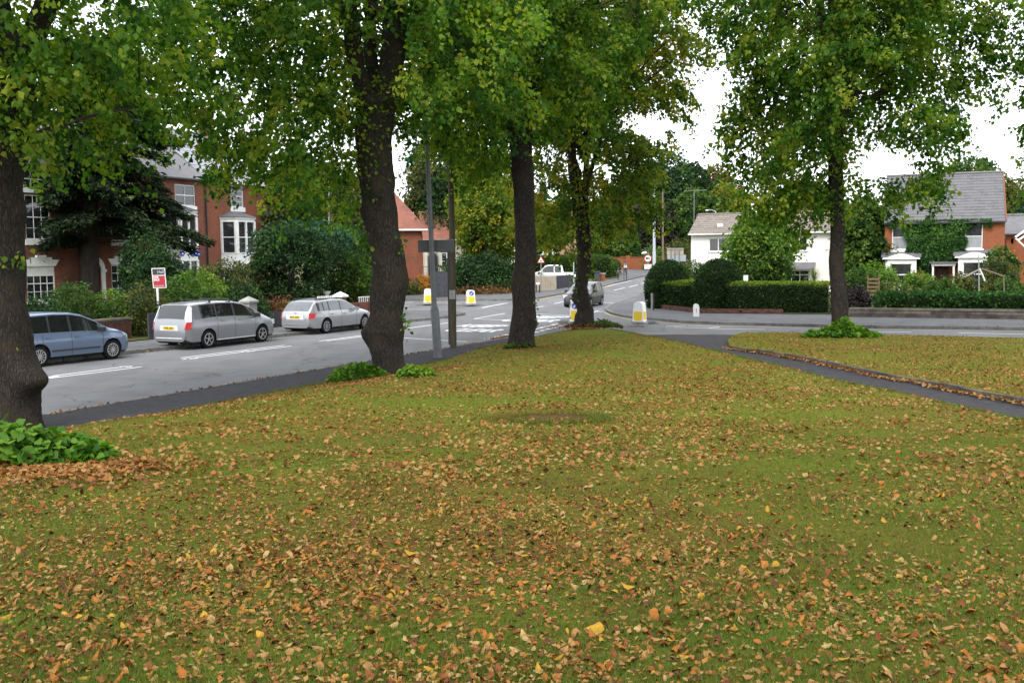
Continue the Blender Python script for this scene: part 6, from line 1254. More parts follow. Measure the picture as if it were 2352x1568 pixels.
    # wheels
    for ax in (0, p['wb']):
        for sg in (1, -1):
            wh = MB(); n = 26; hw = p.get('tw', .205)/2; prof = [(wr*.64, -hw*.85), (wr*.9, -hw), (wr*.99, -hw*.8), (wr, 0), (wr*.99, hw*.8), (wr*.9, hw), (wr*.64, hw*.85)]
            for r, y in prof:
                for i in range(n): a = 2*math.pi*i/n; wh.v.append((r*math.cos(a), y, r*math.sin(a)))
            for q in range(len(prof)-1):
                for i in range(n): wh.f.append([q*n+i, q*n+(i+1) % n, (q+1)*n+(i+1) % n, (q+1)*n+i]); wh.m.append(0)
            wh.f.append(list(range(n))); wh.m.append(0); wh.f.append([(len(prof)-1)*n+i for i in range(n)][::-1]); wh.m.append(0)
            w_ = wh.build('wheel', M['black'], t, smooth=True, sharp=50); w_.location = (ax, sg*(W-.115), wr)
            rm = MB(); yo = sg*hw*.90; rr = wr*.66; nn = p['spokes']
            def ringpart(r0, r1, y0, y1):
                b = len(rm.v); 
                for r, y in ((r0, y0), (r1, y0), (r1, y1), (r0, y1)):
                    for i in range(n): a = 2*math.pi*i/n; rm.v.append((r*math.cos(a), y, r*math.sin(a)))
                for q in range(4):
                    for i in range(n): rm.f.append([b+q*n+i, b+q*n+(i+1) % n, b+((q+1) % 4)*n+(i+1) % n, b+((q+1) % 4)*n+i]); rm.m.append(0)
            ringpart(rr*.88, rr, yo*.96, yo*1.10); ringpart(.0, rr*.22, yo*.9, yo*1.07)
            for i in range(nn):
                a = 2*math.pi*i/nn+.3
                for da in ((-.14, .14) if p.get('pair') else (0,)):
                    rm.beam((rr*.15*math.cos(a+da), yo*.98, rr*.15*math.sin(a+da)), (rr*.92*math.cos(a+da), yo*1.0, rr*.92*math.sin(a+da)), p.get('sw', .04), .02)
            rm.build('rim', M['alloy'], w_)
    def ribbon(x, j0=2, j1=6, w=.008, nm='door_seam'):
        s = sect(x)
        for sg in (1, -1):
            mb = MB()
            for (y0, z0), (y1, z1) in zip(s[j0:j1], s[j0+1:j1+1]): mb.add([(x-w, sg*(y0+.003), z0), (x+w, sg*(y0+.003), z0), (x+w, sg*(y1+.003), z1), (x-w, sg*(y1+.003), z1)], [(0, 1, 2, 3)])
            mb.build(nm, M['trim'], t, fix=False)
    for x in p.get('seams', ()): ribbon(x)
    for x in p.get('pillars', ()): ribbon(x, 7, 8, .035, 'pillar')
    for x in p.get('handles', ()):
        s = sect(x); 
        for sg in (1, -1): MB().box(x-.1, x+.1, sg*(s[5][0]-.01), sg*(s[5][0]+.03), s[5][1]-.05, s[5][1]-.015).build('door_handle', paint if p.get('hp') else M['alloy'], t)
    mx = p['mirror']; s = sect(mx)
    for sg in (1, -1):
        y0 = sg*s[6][0]; mi_ = MB().box(mx-.09, mx+.07, min(y0+sg*.05, y0+sg*.24), max(y0+sg*.05, y0+sg*.24), s[6][1]-.01, s[6][1]+.14); mi_.beam((mx, y0, s[6][1]), (mx, y0+sg*.08, s[6][1]+.03), .05); mi_.build('wing_mirror', M[p.get('mirp', p['paint'])], t, smooth=True, sharp=20)
    for nm, mat, bxs in p['boxes']:
        
        for q in bxs: MB().box(*q).build(nm, M[mat], t)
    for nm, mat, poly in p.get('polys', ()):                # both sides: (x, z) outline bent onto the flank, a touch proud
        for sg in (1, -1):
            mb = MB(); vs = []
            for o_ in (-.02, .012):
                for x, z, ys in poly: vs.append((x, sg*(ys*W+o_), z))
            n_ = len(poly); mb.add(vs, [list(range(n_))[::-1], [n_+i for i in range(n_)]]+[[i, (i+1) % n_, n_+(i+1) % n_, n_+i] for i in range(n_)]); mb.build(nm, M[mat], t)
    if 'plate' in p:
        px_, pz_, txt, mat, tilt = p['plate']; sg = -1 if px_ < 0 else 1; pl_ = MB().box(-.005, .005, -.26, .26, -.055, .055).build('number_plate', M[mat], t); pl_.location = (px_, 0, pz_); pl_.rotation_euler = (0, sg*R(tilt), 0)
        me_ = textmesh(txt, .098, .0035, 'CENTER'); me_.materials.clear(); me_.materials.append(M['trim']); o = link('lettering', me_, pl_); o.location = (sg*.008, 0, -.034); o.rotation_euler = (R(90), 0, R(90) if sg > 0 else R(-90))
    return t
def wheelpt(x, y): return gp(x, y)
# blue hatchback
a, b = gp(88, 843), gp(264, 825); hd = math.atan2((b-a).y, (b-a).x); hd = (hd*.5+ANG*.5)
W_g = 1.76; o = a+Vector((-math.sin(hd), math.cos(hd), 0))*(W_g/2-.12)
car('parked_car', 'light blue five door hatchback parked at the kerb, half behind the nearest lime', (o.x, o.y, 0), hd, dict(W=1.76, wb=2.58, wr=.316, paint='blue_car', zb=.2, spokes=12, sw=.032,
    st=[(-.78,.62),(-.76,.86),(-.70,1.0),(-.60,1.35),(-.48,1.53),(-.2,1.58),(.6,1.60),(1.2,1.575),(1.6,1.50),(2.0,1.33),(2.4,1.10),(2.55,1.03),(2.9,.95),(3.2,.84),(3.36,.66),(3.42,.45)],
    belt=[(-.8,.98),(.5,.96),(1.5,.945),(2.5,.93),(3.5,.85)], plan=[(-.78,.80),(-.6,.95),(-.2,1),(2.6,1),(3.1,.93),(3.3,.80),(3.42,.62)],
    wins=[(-.36,.35),(.41,1.06),(1.13,2.2)], ws=(1.62,2.42), rw=(-.70,-.52), seams=(.12,1.10,2.22), pillars=(1.09,.38), handles=(.30,1.28), mirror=2.12, mirp='trim',
    boxes=[('headlight','clearlamp',[(3.02,3.26,.50,.72,.60,.76),(3.02,3.26,-.72,-.50,.60,.76)]),('rear_light','redlamp',[(-.79,-.66,.62,.80,.75,1.02),(-.79,-.66,-.80,-.62,.75,1.02)]),('grille','trim',[(3.36,3.425,-.4,.4,.40,.52)]),('bump_strip','trim',[(.4,2.1,.872,.888,.42,.47),(.4,2.1,-.888,-.872,.42,.47)])], plate=(-.80,.70,'BX08 KLM','plate_y',8), hp=True))
# white box on its roof rear
# silver people carrier
a, b = gp(476, 799.5), gp(602, 785); hd2 = math.atan2((b-a).y, (b-a).x)*.5+ANG*.5; o = a+Vector((-math.sin(hd2), math.cos(hd2), 0))*(1.795/2-.12)
car('parked_car', 'silver people carrier with roof bars, its tailgate and yellow plate towards us', (o.x, o.y, 0), hd2, dict(W=1.795, wb=2.83, wr=.33, paint='silver', zb=.2, spokes=5, sw=.06, cat='car', glass='glass', wsg='glass', rwg='glass',
    st=[(-1.02,.62),(-1.0,.90),(-.94,1.06),(-.80,1.40),(-.66,1.585),(-.3,1.63),(.6,1.655),(1.4,1.64),(1.9,1.56),(2.4,1.37),(2.85,1.15),(3.05,1.06),(3.4,.94),(3.7,.78),(3.82,.58),(3.86,.42)],
    belt=[(-1.0,1.03),(-.5,1.02),(.2,1.07),(1.2,1.06),(2.2,1.02),(3,.97),(3.8,.8)], plan=[(-1.02,.82),(-.8,.95),(-.3,1),(2.8,1),(3.3,.94),(3.6,.82),(3.86,.6)],
    wins=[(-.62,.42),(.50,1.32),(1.40,2.35),(2.40,2.80)], ws=(1.95,2.95), rw=(-.93,-.68), seams=(.46,1.36,2.45), pillars=(.46,1.36,2.375), handles=(.72,1.62), mirror=2.42, mirp='trim',
    boxes=[('headlight','clearlamp',[(3.4,3.68,.52,.74,.66,.84),(3.4,3.68,-.74,-.52,.66,.84)]),('grille','trim',[(3.80,3.87,-.4,.4,.42,.56)]),('bumper_strip','clearlamp',[(-1.045,-1.02,-.62,.62,.40,.43)]),('roof_bar','trim',[(.28,.34,-.66,.66,1.69,1.72),(.28,.34,-.68,-.62,1.60,1.70),(.28,.34,.62,.68,1.60,1.70)]),('roof_bar','trim',[(1.28,1.34,-.66,.66,1.69,1.72),(1.28,1.34,-.68,-.62,1.60,1.70),(1.28,1.34,.62,.68,1.60,1.70)]),('exhaust','trim',[(-1.0,-.7,-.50,-.38,.20,.28)]),('sill_strip','clearlamp',[(.4,2.4,.886,.902,.27,.30),(.4,2.4,-.902,-.886,.27,.30)]),('plate_recess','clearlamp',[(-1.024,-1.0,-.42,.42,.68,.86)]),('badge','alloy',[(-.985,-.965,-.05,.05,.92,.97)])],
    polys=[('rear_light','clearlamp',[(-.955,.98,.86),(-.80,.98,.97),(-.66,1.50,.83),(-.76,1.52,.74)]),('rear_light','redlamp',[(-1.03,.72,.83),(-.84,.72,.965),(-.80,.98,.97),(-.955,.98,.87)])], plate=(-1.035,.77,'YT05 OBV','plate_y',5), hp=True))
# silver estate
a, b = gp(747, 765.8), gp(833, 756); hd3 = math.atan2((b-a).y, (b-a).x)*.4+ANG*.6; o = a+Vector((-math.sin(hd3), math.cos(hd3), 0))*(1.77/2-.12)
car('parked_car', 'bright silver estate car with black roof rails just left of the second lime', (o.x, o.y, 0), hd3, dict(W=1.77, wb=2.76, wr=.317, paint='silver2', zb=.19, spokes=8, sw=.05, glass='glass_lt', wsg='glass_lt', rwg='glass_lt', mirp='silver2',
    st=[(-1.02,.66),(-1.0,.86),(-.92,.98),(-.66,1.27),(-.46,1.385),(0,1.43),(.6,1.455),(1.2,1.44),(1.6,1.36),(2.1,1.12),(2.3,1.00),(2.7,.94),(3.1,.86),(3.4,.74),(3.54,.58),(3.58,.42)],
    belt=[(-1.0,.95),(0,.93),(1,.92),(2.3,.90),(3.5,.75)], plan=[(-1.02,.80),(-.8,.93),(-.3,1),(2.6,1),(3.1,.93),(3.4,.80),(3.58,.6)],
    wins=[(-.52,.22),(.28,1.0),(1.08,2.02)], ws=(1.5,2.25), rw=(-.92,-.50), seams=(.15,1.04,2.12), pillars=(1.04,.25,-.12), handles=(.38,1.24), mirror=1.95,
    boxes=[('headlight','clearlamp',[(3.2,3.42,.5,.72,.58,.72),(3.2,3.42,-.72,-.5,.58,.72)]),('grille','trim',[(3.53,3.59,-.35,.35,.42,.6)]),('plate_recess','clearlamp',[(-1.024,-1.0,-.45,.45,.64,.83)]),('roof_rail','trim',[(-.4,1.2,.56,.60,1.425,1.475)]),('roof_rail','trim',[(-.4,1.2,-.60,-.56,1.425,1.475)]),('badge','alloy',[(-1.0,-.97,-.04,.04,.87,.92)]),('bumper_line','alloy',[(-1.045,-1.02,-.6,.6,.42,.45)])],
    polys=[('rear_light','redlamp',[(-1.03,.66,.82),(-.80,.70,.955),(-.66,.90,.975),(-.98,.90,.82)])], plate=(-1.035,.735,'FN12 OXK','plate_y',5), hp=True))
# dark car driving towards us behind the fourth lime
f0 = gp(1322, 707); o = f0+U*3.1-N*.35; hd4 = math.atan2(-U.y, -U.x)+R(6)
car('driving_car', 'dark grey small people carrier driving towards the junction behind the fourth lime', (o.x, o.y, 0), hd4, dict(W=1.72, wb=2.49, wr=.30, paint='blackcar', zb=.2, spokes=10, sw=.03, wsg='glass_lt', glass='glass', hp=True,
    st=[(-.72,.62),(-.70,.88),(-.62,1.1),(-.46,1.42),(-.3,1.53),(.4,1.56),(1.0,1.54),(1.4,1.46),(1.9,1.2),(2.3,1.02),(2.7,.94),(3.0,.84),(3.14,.68),(3.20,.45)],
    belt=[(-.7,1.0),(.5,.97),(2.3,.93),(3.2,.8)], plan=[(-.72,.82),(-.5,.96),(0,1),(2.4,1),(2.9,.93),(3.1,.82),(3.2,.68)], wins=[(-.30,.3),(.38,1.0),(1.08,1.9)], ws=(1.42,2.25), rw=(-.62,-.45), seams=(.34,1.04,1.98), pillars=(1.04,.34), handles=(.5,1.2), mirror=1.85,
    boxes=[('headlight','clearlamp',[(2.86,3.08,.50,.78,.62,.80),(2.86,3.08,-.78,-.50,.62,.80)]),('grille','trim',[(3.12,3.19,-.38,.38,.52,.64)]),('lower_grille','trim',[(3.17,3.22,-.5,.5,.28,.38)]),('bonnet_badge','alloy',[(3.06,3.14,-.05,.05,.70,.76)])], plate=(3.235,.46,'CX54 KDV','plate_w',0)))
# white pickup behind the cream wall, red hatchback beyond
pk = at(1290, 640, 90); hdp = R(183)
car('pickup_truck', 'white double cab pickup parked side on behind the cream garden wall', (pk.x+.6, pk.y, rise(90)+.0), hdp, dict(W=1.8, wb=3.0, wr=.37, paint='whitecar', zb=.42, spokes=6, cat='pickup truck', hp=True,
    st=[(-1.25,.75),(-1.22,1.10),(.45,1.12),(.52,1.25),(.62,1.74),(.8,1.79),(1.8,1.80),(2.1,1.72),(2.7,1.22),(3.0,1.14),(3.6,1.06),(3.75,.9),(3.8,.6)], belt=[(-1.25,1.08),(.5,1.08),(2.6,1.10),(3.8,.95)], plan=[(-1.25,.92),(-1,1),(3.2,1),(3.6,.9),(3.8,.75)], wins=[(.72,1.30),(1.38,2.4)], ws=(2.15,2.7), rw=(.52,.63), seams=(.6,1.34,2.5), handles=(.95,1.6), mirror=2.45, boxes=[('headlight','clearlamp',[(3.5,3.72,.55,.8,.8,.98),(3.5,3.72,-.8,-.55,.8,.98)]),('rear_light','redlamp',[(-1.27,-1.2,.72,.86,.8,1.05),(-1.27,-1.2,-.86,-.72,.8,1.05)])]))
rk = at(1160, 640, 98)
car('red_car', 'red hatchback showing between the dark bush and the third lime trunk', (rk.x, rk.y, rise(98)+.25), R(195), dict(W=1.7, wb=2.5, wr=.3, paint='redcar', zb=.2, spokes=6, hp=True, glass='glass_lt', wsg='glass_lt',
    st=[(-.7,.62),(-.68,.9),(-.6,1.05),(-.4,1.36),(0,1.45),(.9,1.46),(1.3,1.4),(2.0,1.05),(2.3,.97),(2.9,.84),(3.1,.66),(3.15,.45)], belt=[(-.7,.93),(2.3,.9),(3.1,.8)], plan=[(-.7,.8),(-.4,.97),(2.4,1),(2.9,.92),(3.15,.65)], wins=[(-.2,.4),(.48,1.0),(1.08,1.8)], ws=(1.32,2.2), rw=(-.6,-.4), handles=(.6,1.2), mirror=1.75, boxes=[('headlight','clearlamp',[(2.8,3.0,.5,.72,.6,.74),(2.8,3.0,-.72,-.5,.6,.74)]),('rear_light','redlamp',[(-.72,-.6,.6,.78,.75,.95),(-.72,-.6,-.78,-.6,.75,.95)])]))

# ------------------------------------------------------------------ street furniture
# lamp post with the backs of direction signs
lp = gp(1006, 821, lambda X, Y: .12); kl = px2m(lp.y); t = thing('lamp_post', 'grey steel lamp post with a wide base section beside the telegraph pole', 'lamp post', lp)
top = at(972, 120, lp.y)-lp; mid = at(995, 690, lp.y)-lp
MB().tube([(0, 0, -.1), at(1001, 745, lp.y)-lp], [10.5/kl, 9.5/kl], 14).build('base', M['post_grey'], t, smooth=True); MB().tube([at(1001, 745, lp.y)-lp, at(998, 712, lp.y)-lp, at(997, 700, lp.y)-lp], [9.8/kl, 9.6/kl, 6.5/kl], 14).build('base_collar', M['post_grey'], t, smooth=True)
MB().tube([at(997, 701, lp.y)-lp, top], [6.2/kl, 4.2/kl], 12).build('pole', M['post_grey'], t, smooth=True); MB().tube([top, top+Vector((-.4, -.3, .35)), top+Vector((-1.4, -.8, .45))], [.05, .04, .03], 8).build('arm', M['galv'], t); e_ = top+Vector((-1.4, -.8, .45)); MB().box(e_.x-.45, e_.x+.05, e_.y-.12, e_.y+.12, e_.z-.06, e_.z+.06).build('lantern', M['lamp_grey'], t)

sg = thing('direction_sign', 'pair of dark grey sign boards seen from behind, clamped across the lamp post', 'sign', lp); r0 = at(959, 566, lp.y)-lp; r1 = at(1042, 564, lp.y)-lp; hh = 13.5/kl; xm_ = (at(992, 560, lp.y)-lp).x
for xa, xb, dy in ((r0.x, xm_-.03, .16), (xm_+.12, r1.x, .16)):
    b = MB().box(xa, xb, dy, dy+.03, r0.z-hh, r0.z+hh).build('board', M['sign_dark'], sg)
    for zz in (-.6, .05, .62): MB().box(xa+.01, xb-.01, dy-.03, dy-.002, r0.z+hh*zz-.025, r0.z+hh*zz+.025).build('rail', M['sign_dark'], sg)
    MB().box(xa-.01, xb+.01, dy-.04, dy+.035, r0.z+hh, r0.z+hh+.02).build('edge', M['galv'], sg)
MB().box(xm_-.06, xm_+.14, .02, .15, r0.z-hh*.9, r0.z+hh*1.1).build('clamp', M['trim'], sg)
tp = gp(1041, 797, lambda X, Y: .12); kt = px2m(tp.y); t = thing('telegraph_pole', 'tall dark green stained wooden telegraph pole right of the lamp post', 'telegraph pole', tp); pt = at(1028, 120, tp.y)-tp
MB().tube([(0, 0, -.2), at(1039, 560, tp.y)-tp, pt], [8/kt, 7/kt, 5.5/kt], 14).build('pole', M['pole_wood'], t, smooth=True); q = at(1041, 700, tp.y)-tp; MB().box(-.05-7/kt, -7/kt+.03, -.06, .06, 0.1, q.z+2.2).build('cable_guard', M['trim'], t); MB().box(-.1, .1, -7/kt-.03, -7/kt, q.z+.2, q.z+.5).build('pole_plate', M['concrete'], t)
for i in range(8): MB().beam((-.14*(-1)**i, 0, pt.z-1-i*.35), (-.30*(-1)**i, 0, pt.z-1-i*.35), .02).build('step', M['galv'], t)
# illuminated keep left bollards
def bollard(x, yt, yb, label, heading, blueside=1):
    p = gp(x, yb, None, .125); H = at(x, yt, p.y).z-p.z; t = thing('traffic_bollard', label, 'traffic bollard', p, heading, 'lit keep left bollards on the islands'); w = .28; d = .15
    out = [(-w, .0), (w, .0), (w*.86, H*.72), (w*.80, H*.9), (w*.6, H*.975), (w*.3, H), (-w*.3, H), (-w*.6, H*.975), (-w*.80, H*.9), (-w*.86, H*.72)]
    MB().box(-w-.05, w+.05, -d-.06, d+.06, -.02, .07).build('base', M['concrete'], t); out2 = [(a, b+.07 if b == 0 else b) for a, b in out]; MB().prism(out2, -d, d).build('shell', M['beacon_w'], t, smooth=True, sharp=30)
    for s_ in (1, -1):
        y = s_*(d+.004); pn = [(-w*.72, H*.12), (w*.72, H*.12), (w*.72, H*.56), (-w*.72, H*.56)]; a = [(w*.75*math.cos(R(v))*1.0, H*(.17+.05*0)+0) for v in ()]
        pp = [(w*.74*math.cos(R(v)), H*.20+H*.09*math.sin(R(v))) for v in range(180, 361, 30)]+[(w*.74, H*.52), (w*.5, H*.555), (-w*.5, H*.555), (-w*.74, H*.52)]
        MB().prism(pp, min(y, y+s_*.008), max(y, y+s_*.008)).build('yellow_panel', M['beacon_y'], t)
    c = H*.77; rr = w*.55; disc = [(rr*math.cos(2*math.pi*i/18), c+rr*math.sin(2*math.pi*i/18)) for i in range(18)]; y = -blueside*(d+.004); MB().prism(disc, min(y, y-blueside*.008), max(y, y-blueside*.008)).build('keep_left_disc', M['blue'], t)
    y2 = y-blueside*.010; ar = [(rr*.55, c+rr*.45), (rr*.35, c+rr*.6), (-rr*.25, c-rr*.15), (-rr*.45, c+.02), (-rr*.5, c-rr*.6), (rr*.1, c-rr*.55), (-rr*.08, c-rr*.33)]; MB().prism(ar, min(y2, y2-blueside*.006), max(y2, y2-blueside*.006)).build('arrow', M['white'], t)
    sx_ = [(w*.87*1.0, 0)]
    for s_ in (1, -1): MB().add([(s_*(w*.985), -d*.8, H*.12), (s_*(w*.985), d*.8, H*.12), (s_*(w*.90+.008), d*.8, H*.55), (s_*(w*.90+.008), -d*.8, H*.55), (s_*(w*.9), -d*.8, H*.12), (s_*(w*.9), d*.8, H*.12), (s_*(w*.8), d*.8, H*.55), (s_*(w*.8), -d*.8, H*.55)], [(0,1,2,3),(7,6,5,4),(0,3,7,4),(1,5,6,2),(0,4,5,1),(3,2,6,7)]).build('side_panel', M['beacon_y'], t)
    return t
bollard(1469, 693, 742, 'yellow and white traffic bollard on the island beside the clipped hedge', R(-38), -1)
bollard(1324, 690, 741, 'white and yellow traffic bollard mostly hidden behind the fourth lime trunk', R(-30))
bollard(983, 663, 697, 'left one of the two white and yellow bollards seen past the lamp post', R(10), -1)
bollard(1081, 666, 699, 'right one of the two white and yellow bollards, just right of the telegraph pole', R(25))
# FOR SALE board
fp = at(365, 740, FD(366, .5)); t = thing('for_sale_board', 'leaning red and black FOR SALE board on a white post above the people carrier', 'sale board', (fp.x, fp.y, .15)); Df = fp.y; F0 = Vector((fp.x, fp.y, .15)); L1 = lambda x, y: at(x, y, Df)-F0
MB().beam((0.03, 0, -.3), L1(361, 655), .07).build('post', M['white'], t)
TL, TR, BR, BL = L1(348.5, 616), L1(379.5, 615), L1(383.5, 661), L1(353, 662)
def quadbox(a, b, c, d, y0, y1, name, mat): MB().add([(a.x, y0, a.z), (b.x, y0, b.z), (c.x, y0, c.z), (d.x, y0, d.z), (a.x, y1, a.z), (b.x, y1, b.z), (c.x, y1, c.z), (d.x, y1, d.z)], [(0,1,2,3),(7,6,5,4),(0,4,5,1),(1,5,6,2),(2,6,7,3),(3,7,4,0)]).build(name, mat, t)
quadbox(TL, TR, BR, BL, -.05, -.02, 'frame', M['white'])
mixp = lambda u, v: (TL.lerp(TR, u)).lerp(BL.lerp(BR, u), v)
quadbox(mixp(.06, .04), mixp(.94, .04), mixp(.94, .34), mixp(.06, .34), -.06, -.052, 'dark_panel', M['sale_dark']); quadbox(mixp(.06, .385), mixp(.94, .385), mixp(.94, .96), mixp(.06, .96), -.06, -.052, 'red_panel', M['sale_red'])
ht = (TL-BL).length; wd = (TR-TL).length; tilt = math.atan2((TL-BL).x, (TL-BL).z)
for txt, u, v, sz, mt in (('Halls', .42, .27, .24, 'sign_grey'), ('FOR', .10, .52, .15, 'white'), ('SALE', .10, .635, .15, 'white'), ('01562 820880', .09, .93, .095, 'stone_cream')):
    me_ = textmesh(txt, sz*ht*.9, .004); me_.materials.clear(); me_.materials.append(M[mt]); o = link('lettering', me_, t); q = mixp(u, v); o.location = (q.x, -.064, q.z); o.rotation_euler = (R(90), tilt, 0)
# small street nameplates and warning sign
def nameplate(x0, x1, yt, yb, yg, label):
    p = gp((x0+x1)/2, yg, None, .12); k = px2m(p.y); t = thing('street_nameplate', label, 'street sign', p); w = (x1-x0)/2/k; z1 = at(x0, yt, p.y).z-p.z; z0 = at(x0, yb, p.y).z-p.z
    pl_ = MB().box(-w, w, -.03, 0, z0, z1).build('plate', M['sign_white'], t); 
    for s in (-1, 1): MB().box(s*w*.85-.05, s*w*.85+.05, .002, .09, -.1, z1+.02).build('post', M['trim'], t)
    MB().box(-w*.8, w*.8, -.036, -.032, z0+(z1-z0)*.42, z0+(z1-z0)*.6).build('lettering_line', M['sign_dark'], t)
nameplate(1002, 1029, 653, 658.5, 680, 'long white street nameplate on black posts left of the telegraph pole'); nameplate(1231, 1240, 649, 653.5, 671, 'small white street nameplate on a black post in front of the cream wall')
wp_ = gp(1243, 669, None, .12); t = thing('warning_sign', 'red bordered triangular warning sign on a thin pole left of the fourth lime', 'road sign', wp_); k = px2m(wp_.y); zc = at(1243, 596, wp_.y).z-wp_.z; w = 9.2/k
MB().tube([(0, .03, -.1), (0, .03, zc+.3)], .038, 8).build('post', M['galv'], t); MB().prism([(-w, zc-w*.86), (w, zc-w*.86), (0, zc+w*.95)], -.03, -.005).build('plate', M['sign_red'], t); MB().prism([(-w*.68, zc-w*.66), (w*.68, zc-w*.66), (0, zc+w*.56)], -.037, -.031).build('panel', M['sign_white'], t); MB().prism([(-w*.36, zc-w*.5), (w*.36, zc-w*.5), (w*.2, zc-w*.28), (0, zc-w*.2), (-w*.2, zc-w*.28)], -.042, -.038).build('symbol', M['trim'], t)
# round no entry for lorries sign
rp = gp(1490, 636, None, .12); rp = at(1489, 632, 90); rp.z = rise(90); t = thing('round_sign', 'round red ringed lorry ban sign with a white plate and lamp above the clipped hedge', 'road sign', rp); k = px2m(90); L2 = lambda x, y: at(x, y, 90)-rp; c = L2(1488, 593.7); r = 8.8/k
MB().tube([(0, .05, -.1), (0, .05, L2(1488, 580).z)], .06, 8).build('post', M['galv'], t)
def disc(r, n=26, cx=0, cz=0): return [(cx+r*math.cos(2*math.pi*i/n), cz+r*math.sin(2*math.pi*i/n)) for i in range(n)]
MB().prism(disc(r, cx=c.x, cz=c.z), -.03, 0).build('plate', M['sign_red'], t); MB().prism(disc(r*.78, cx=c.x, cz=c.z), -.037, -.031).build('face', M['sign_white'], t)
lor = MB().box(c.x-r*.55, c.x+r*.22, -.044, -.038, c.z-r*.12, c.z+r*.28).box(c.x+r*.26, c.x+r*.55, -.044, -.038, c.z-r*.12, c.z+r*.16); 
for q in (-.4, -.2, .4): lor.prism(disc(r*.10, 10, c.x+r*q, c.z-r*.18), -.045, -.039)
lor.build('lorry_symbol', M['trim'], t)
a, b = L2(1480, 607), L2(1496.5, 617.4); MB().box(a.x, b.x, -.03, 0, b.z, a.z).build('lower_plate', M['sign_white'], t)
for i, txt in enumerate(('EXCEPT FOR', 'ACCESS')):
    me_ = textmesh(txt, .105, .002, 'CENTER'); me_.materials.clear(); me_.materials.append(M['trim']); o = link('lettering', me_, t); o.location = ((a.x+b.x)/2, -.034, a.z-.17-i*.16); o.rotation_euler = (R(90), 0, 0)
l0 = L2(1480, 581.5); MB().tube([(l0.x-.26, -.1, l0.z-.03), (l0.x-.1, -.1, l0.z+.02), (l0.x+.18, -.1, l0.z+.06)], [.05, .12, .09], 10).build('lamp', M['sign_white'], t, smooth=True); MB().beam((l0.x+.15, -.08, l0.z+.05), (0, .05, l0.z), .04).build('lamp_arm', M['galv'], t)
# back of two big signs
bp = at(1552, 620, 84); bp.z = rise(84); t = thing('sign_backs', 'cream and grey direction boards seen from behind above the left hedge dome', 'sign', bp); L3 = lambda x, y: at(x, y, 84)-bp
a, b = L3(1532, 570), L3(1570, 585); MB().box(a.x, b.x, 0, .04, b.z, a.z).build('cream_board', M['stone_cream'], t); MB().box(a.x, b.x, -.05, -.002, a.z-.14, a.z-.08).build('rail', M['galv'], t); c, d = L3(1533, 585.5), L3(1575.5, 600); MB().box(c.x, d.x, 0, .04, d.z, c.z-.01).build('grey_board', M['sign_grey'], t)
for xx in (1541, 1550, 1560): q = L3(xx, 578); MB().tube([(q.x, -.06, -.2), (q.x, -.06, a.z+.02)], .05, 8).build('post', M['galv'], t)
# lamp column, poles up the hill
def column(x, yt, yb, D, w, label, mat, name='lamp_column', arm=0):
    p = at(x, yb, D); p.z = rise(D); t = thing(name, label, 'lamp post' if 'lamp' in name else 'pole', p); q = at(x-1, yt, D)-p; k = px2m(D)
    MB().tube([(0, 0, -.2), (q.x*.3, 0, q.z*.28)], [w*1.25/2/k, w*1.2/2/k], 10).build('base', M[mat], t, smooth=True); MB().tube([(q.x*.3, 0, q.z*.28), q], [w/2/k, w*.7/2/k], 10).build('pole', M[mat], t, smooth=True)
    if arm: MB().tube([q, q+Vector((arm*.5, 0, .2)), q+Vector((arm, 0, .2))], [.05, .04, .04], 6).build('arm', M[mat], t); e = q+Vector((arm, 0, .2)); MB().box(min(e.x, e.x+arm*.3), max(e.x, e.x+arm*.3), -.12, .12, e.z-.08, e.z+.06).build('lantern', M['sign_white'], t)
column(1503, 405, 615, 96, 6.5, 'pale blue grey lamp column behind the round sign', 'lamp_grey'); column(1523, 440, 612, 98, 5, 'brown wooden telegraph pole right of the pale lamp column', 'pole_wood2', 'telegraph_pole'); column(1499, 345, 600, 125, 2.5, 'thin distant lamp column', 'lamp_grey') if False else None
column(1645, 486, 600, 130, 3, 'distant street lamp with its arm showing above the white roof', 'lamp_grey', arm=-1.0); column(756, 400, 705, 56, 4.5, 'slim grey green lamp column in the gardens left of the second lime', 'galv'); column(1318, 545, 662, 87, 2.8, 'thin pale pole beside the grey gate at the fourth lime', 'lamp_grey', 'signal_pole')
# cream wall, grey gate, pillars by the pickup
def panelwall(x0, x1, yt, y0, y1, label, mat, name='garden_wall', n=4, piece='wall_panel', gap=.01, th=.22):
    A = gp(x0, y0, None, .12); B = gp(x1, y1, None, .12); H = at((x0+x1)/2, yt, (A.y+B.y)/2).z; t = thing(name, label, 'wall' if 'wall' in name else 'gate', A)
    for i in range(n): p = A.lerp(B, (i)/n); q = A.lerp(B, (i+1)/n-gap/n*3); zb_ = min(A.z, B.z)-.1; MB().beam((p.x, p.y, (zb_+H)/2), (q.x, q.y, (zb_+H)/2), th, H-zb_).build(piece, M[mat], t, off=t.location)
    return t
panelwall(1225, 1276, 634, 669, 665, 'cream rendered garden wall in front of the white pickup', 'stone_cream'); panelwall(1277, 1317, 632, 663.5, 657.5, 'dark grey boarded gate right of the cream wall', 'fence', 'boarded_gate', 9, 'board', .06, .06)
panelwall(992, 1032, 624, 683, 681, 'dark grey garden wall panel behind the lamp post', 'fence', 'garden_wall', 3)
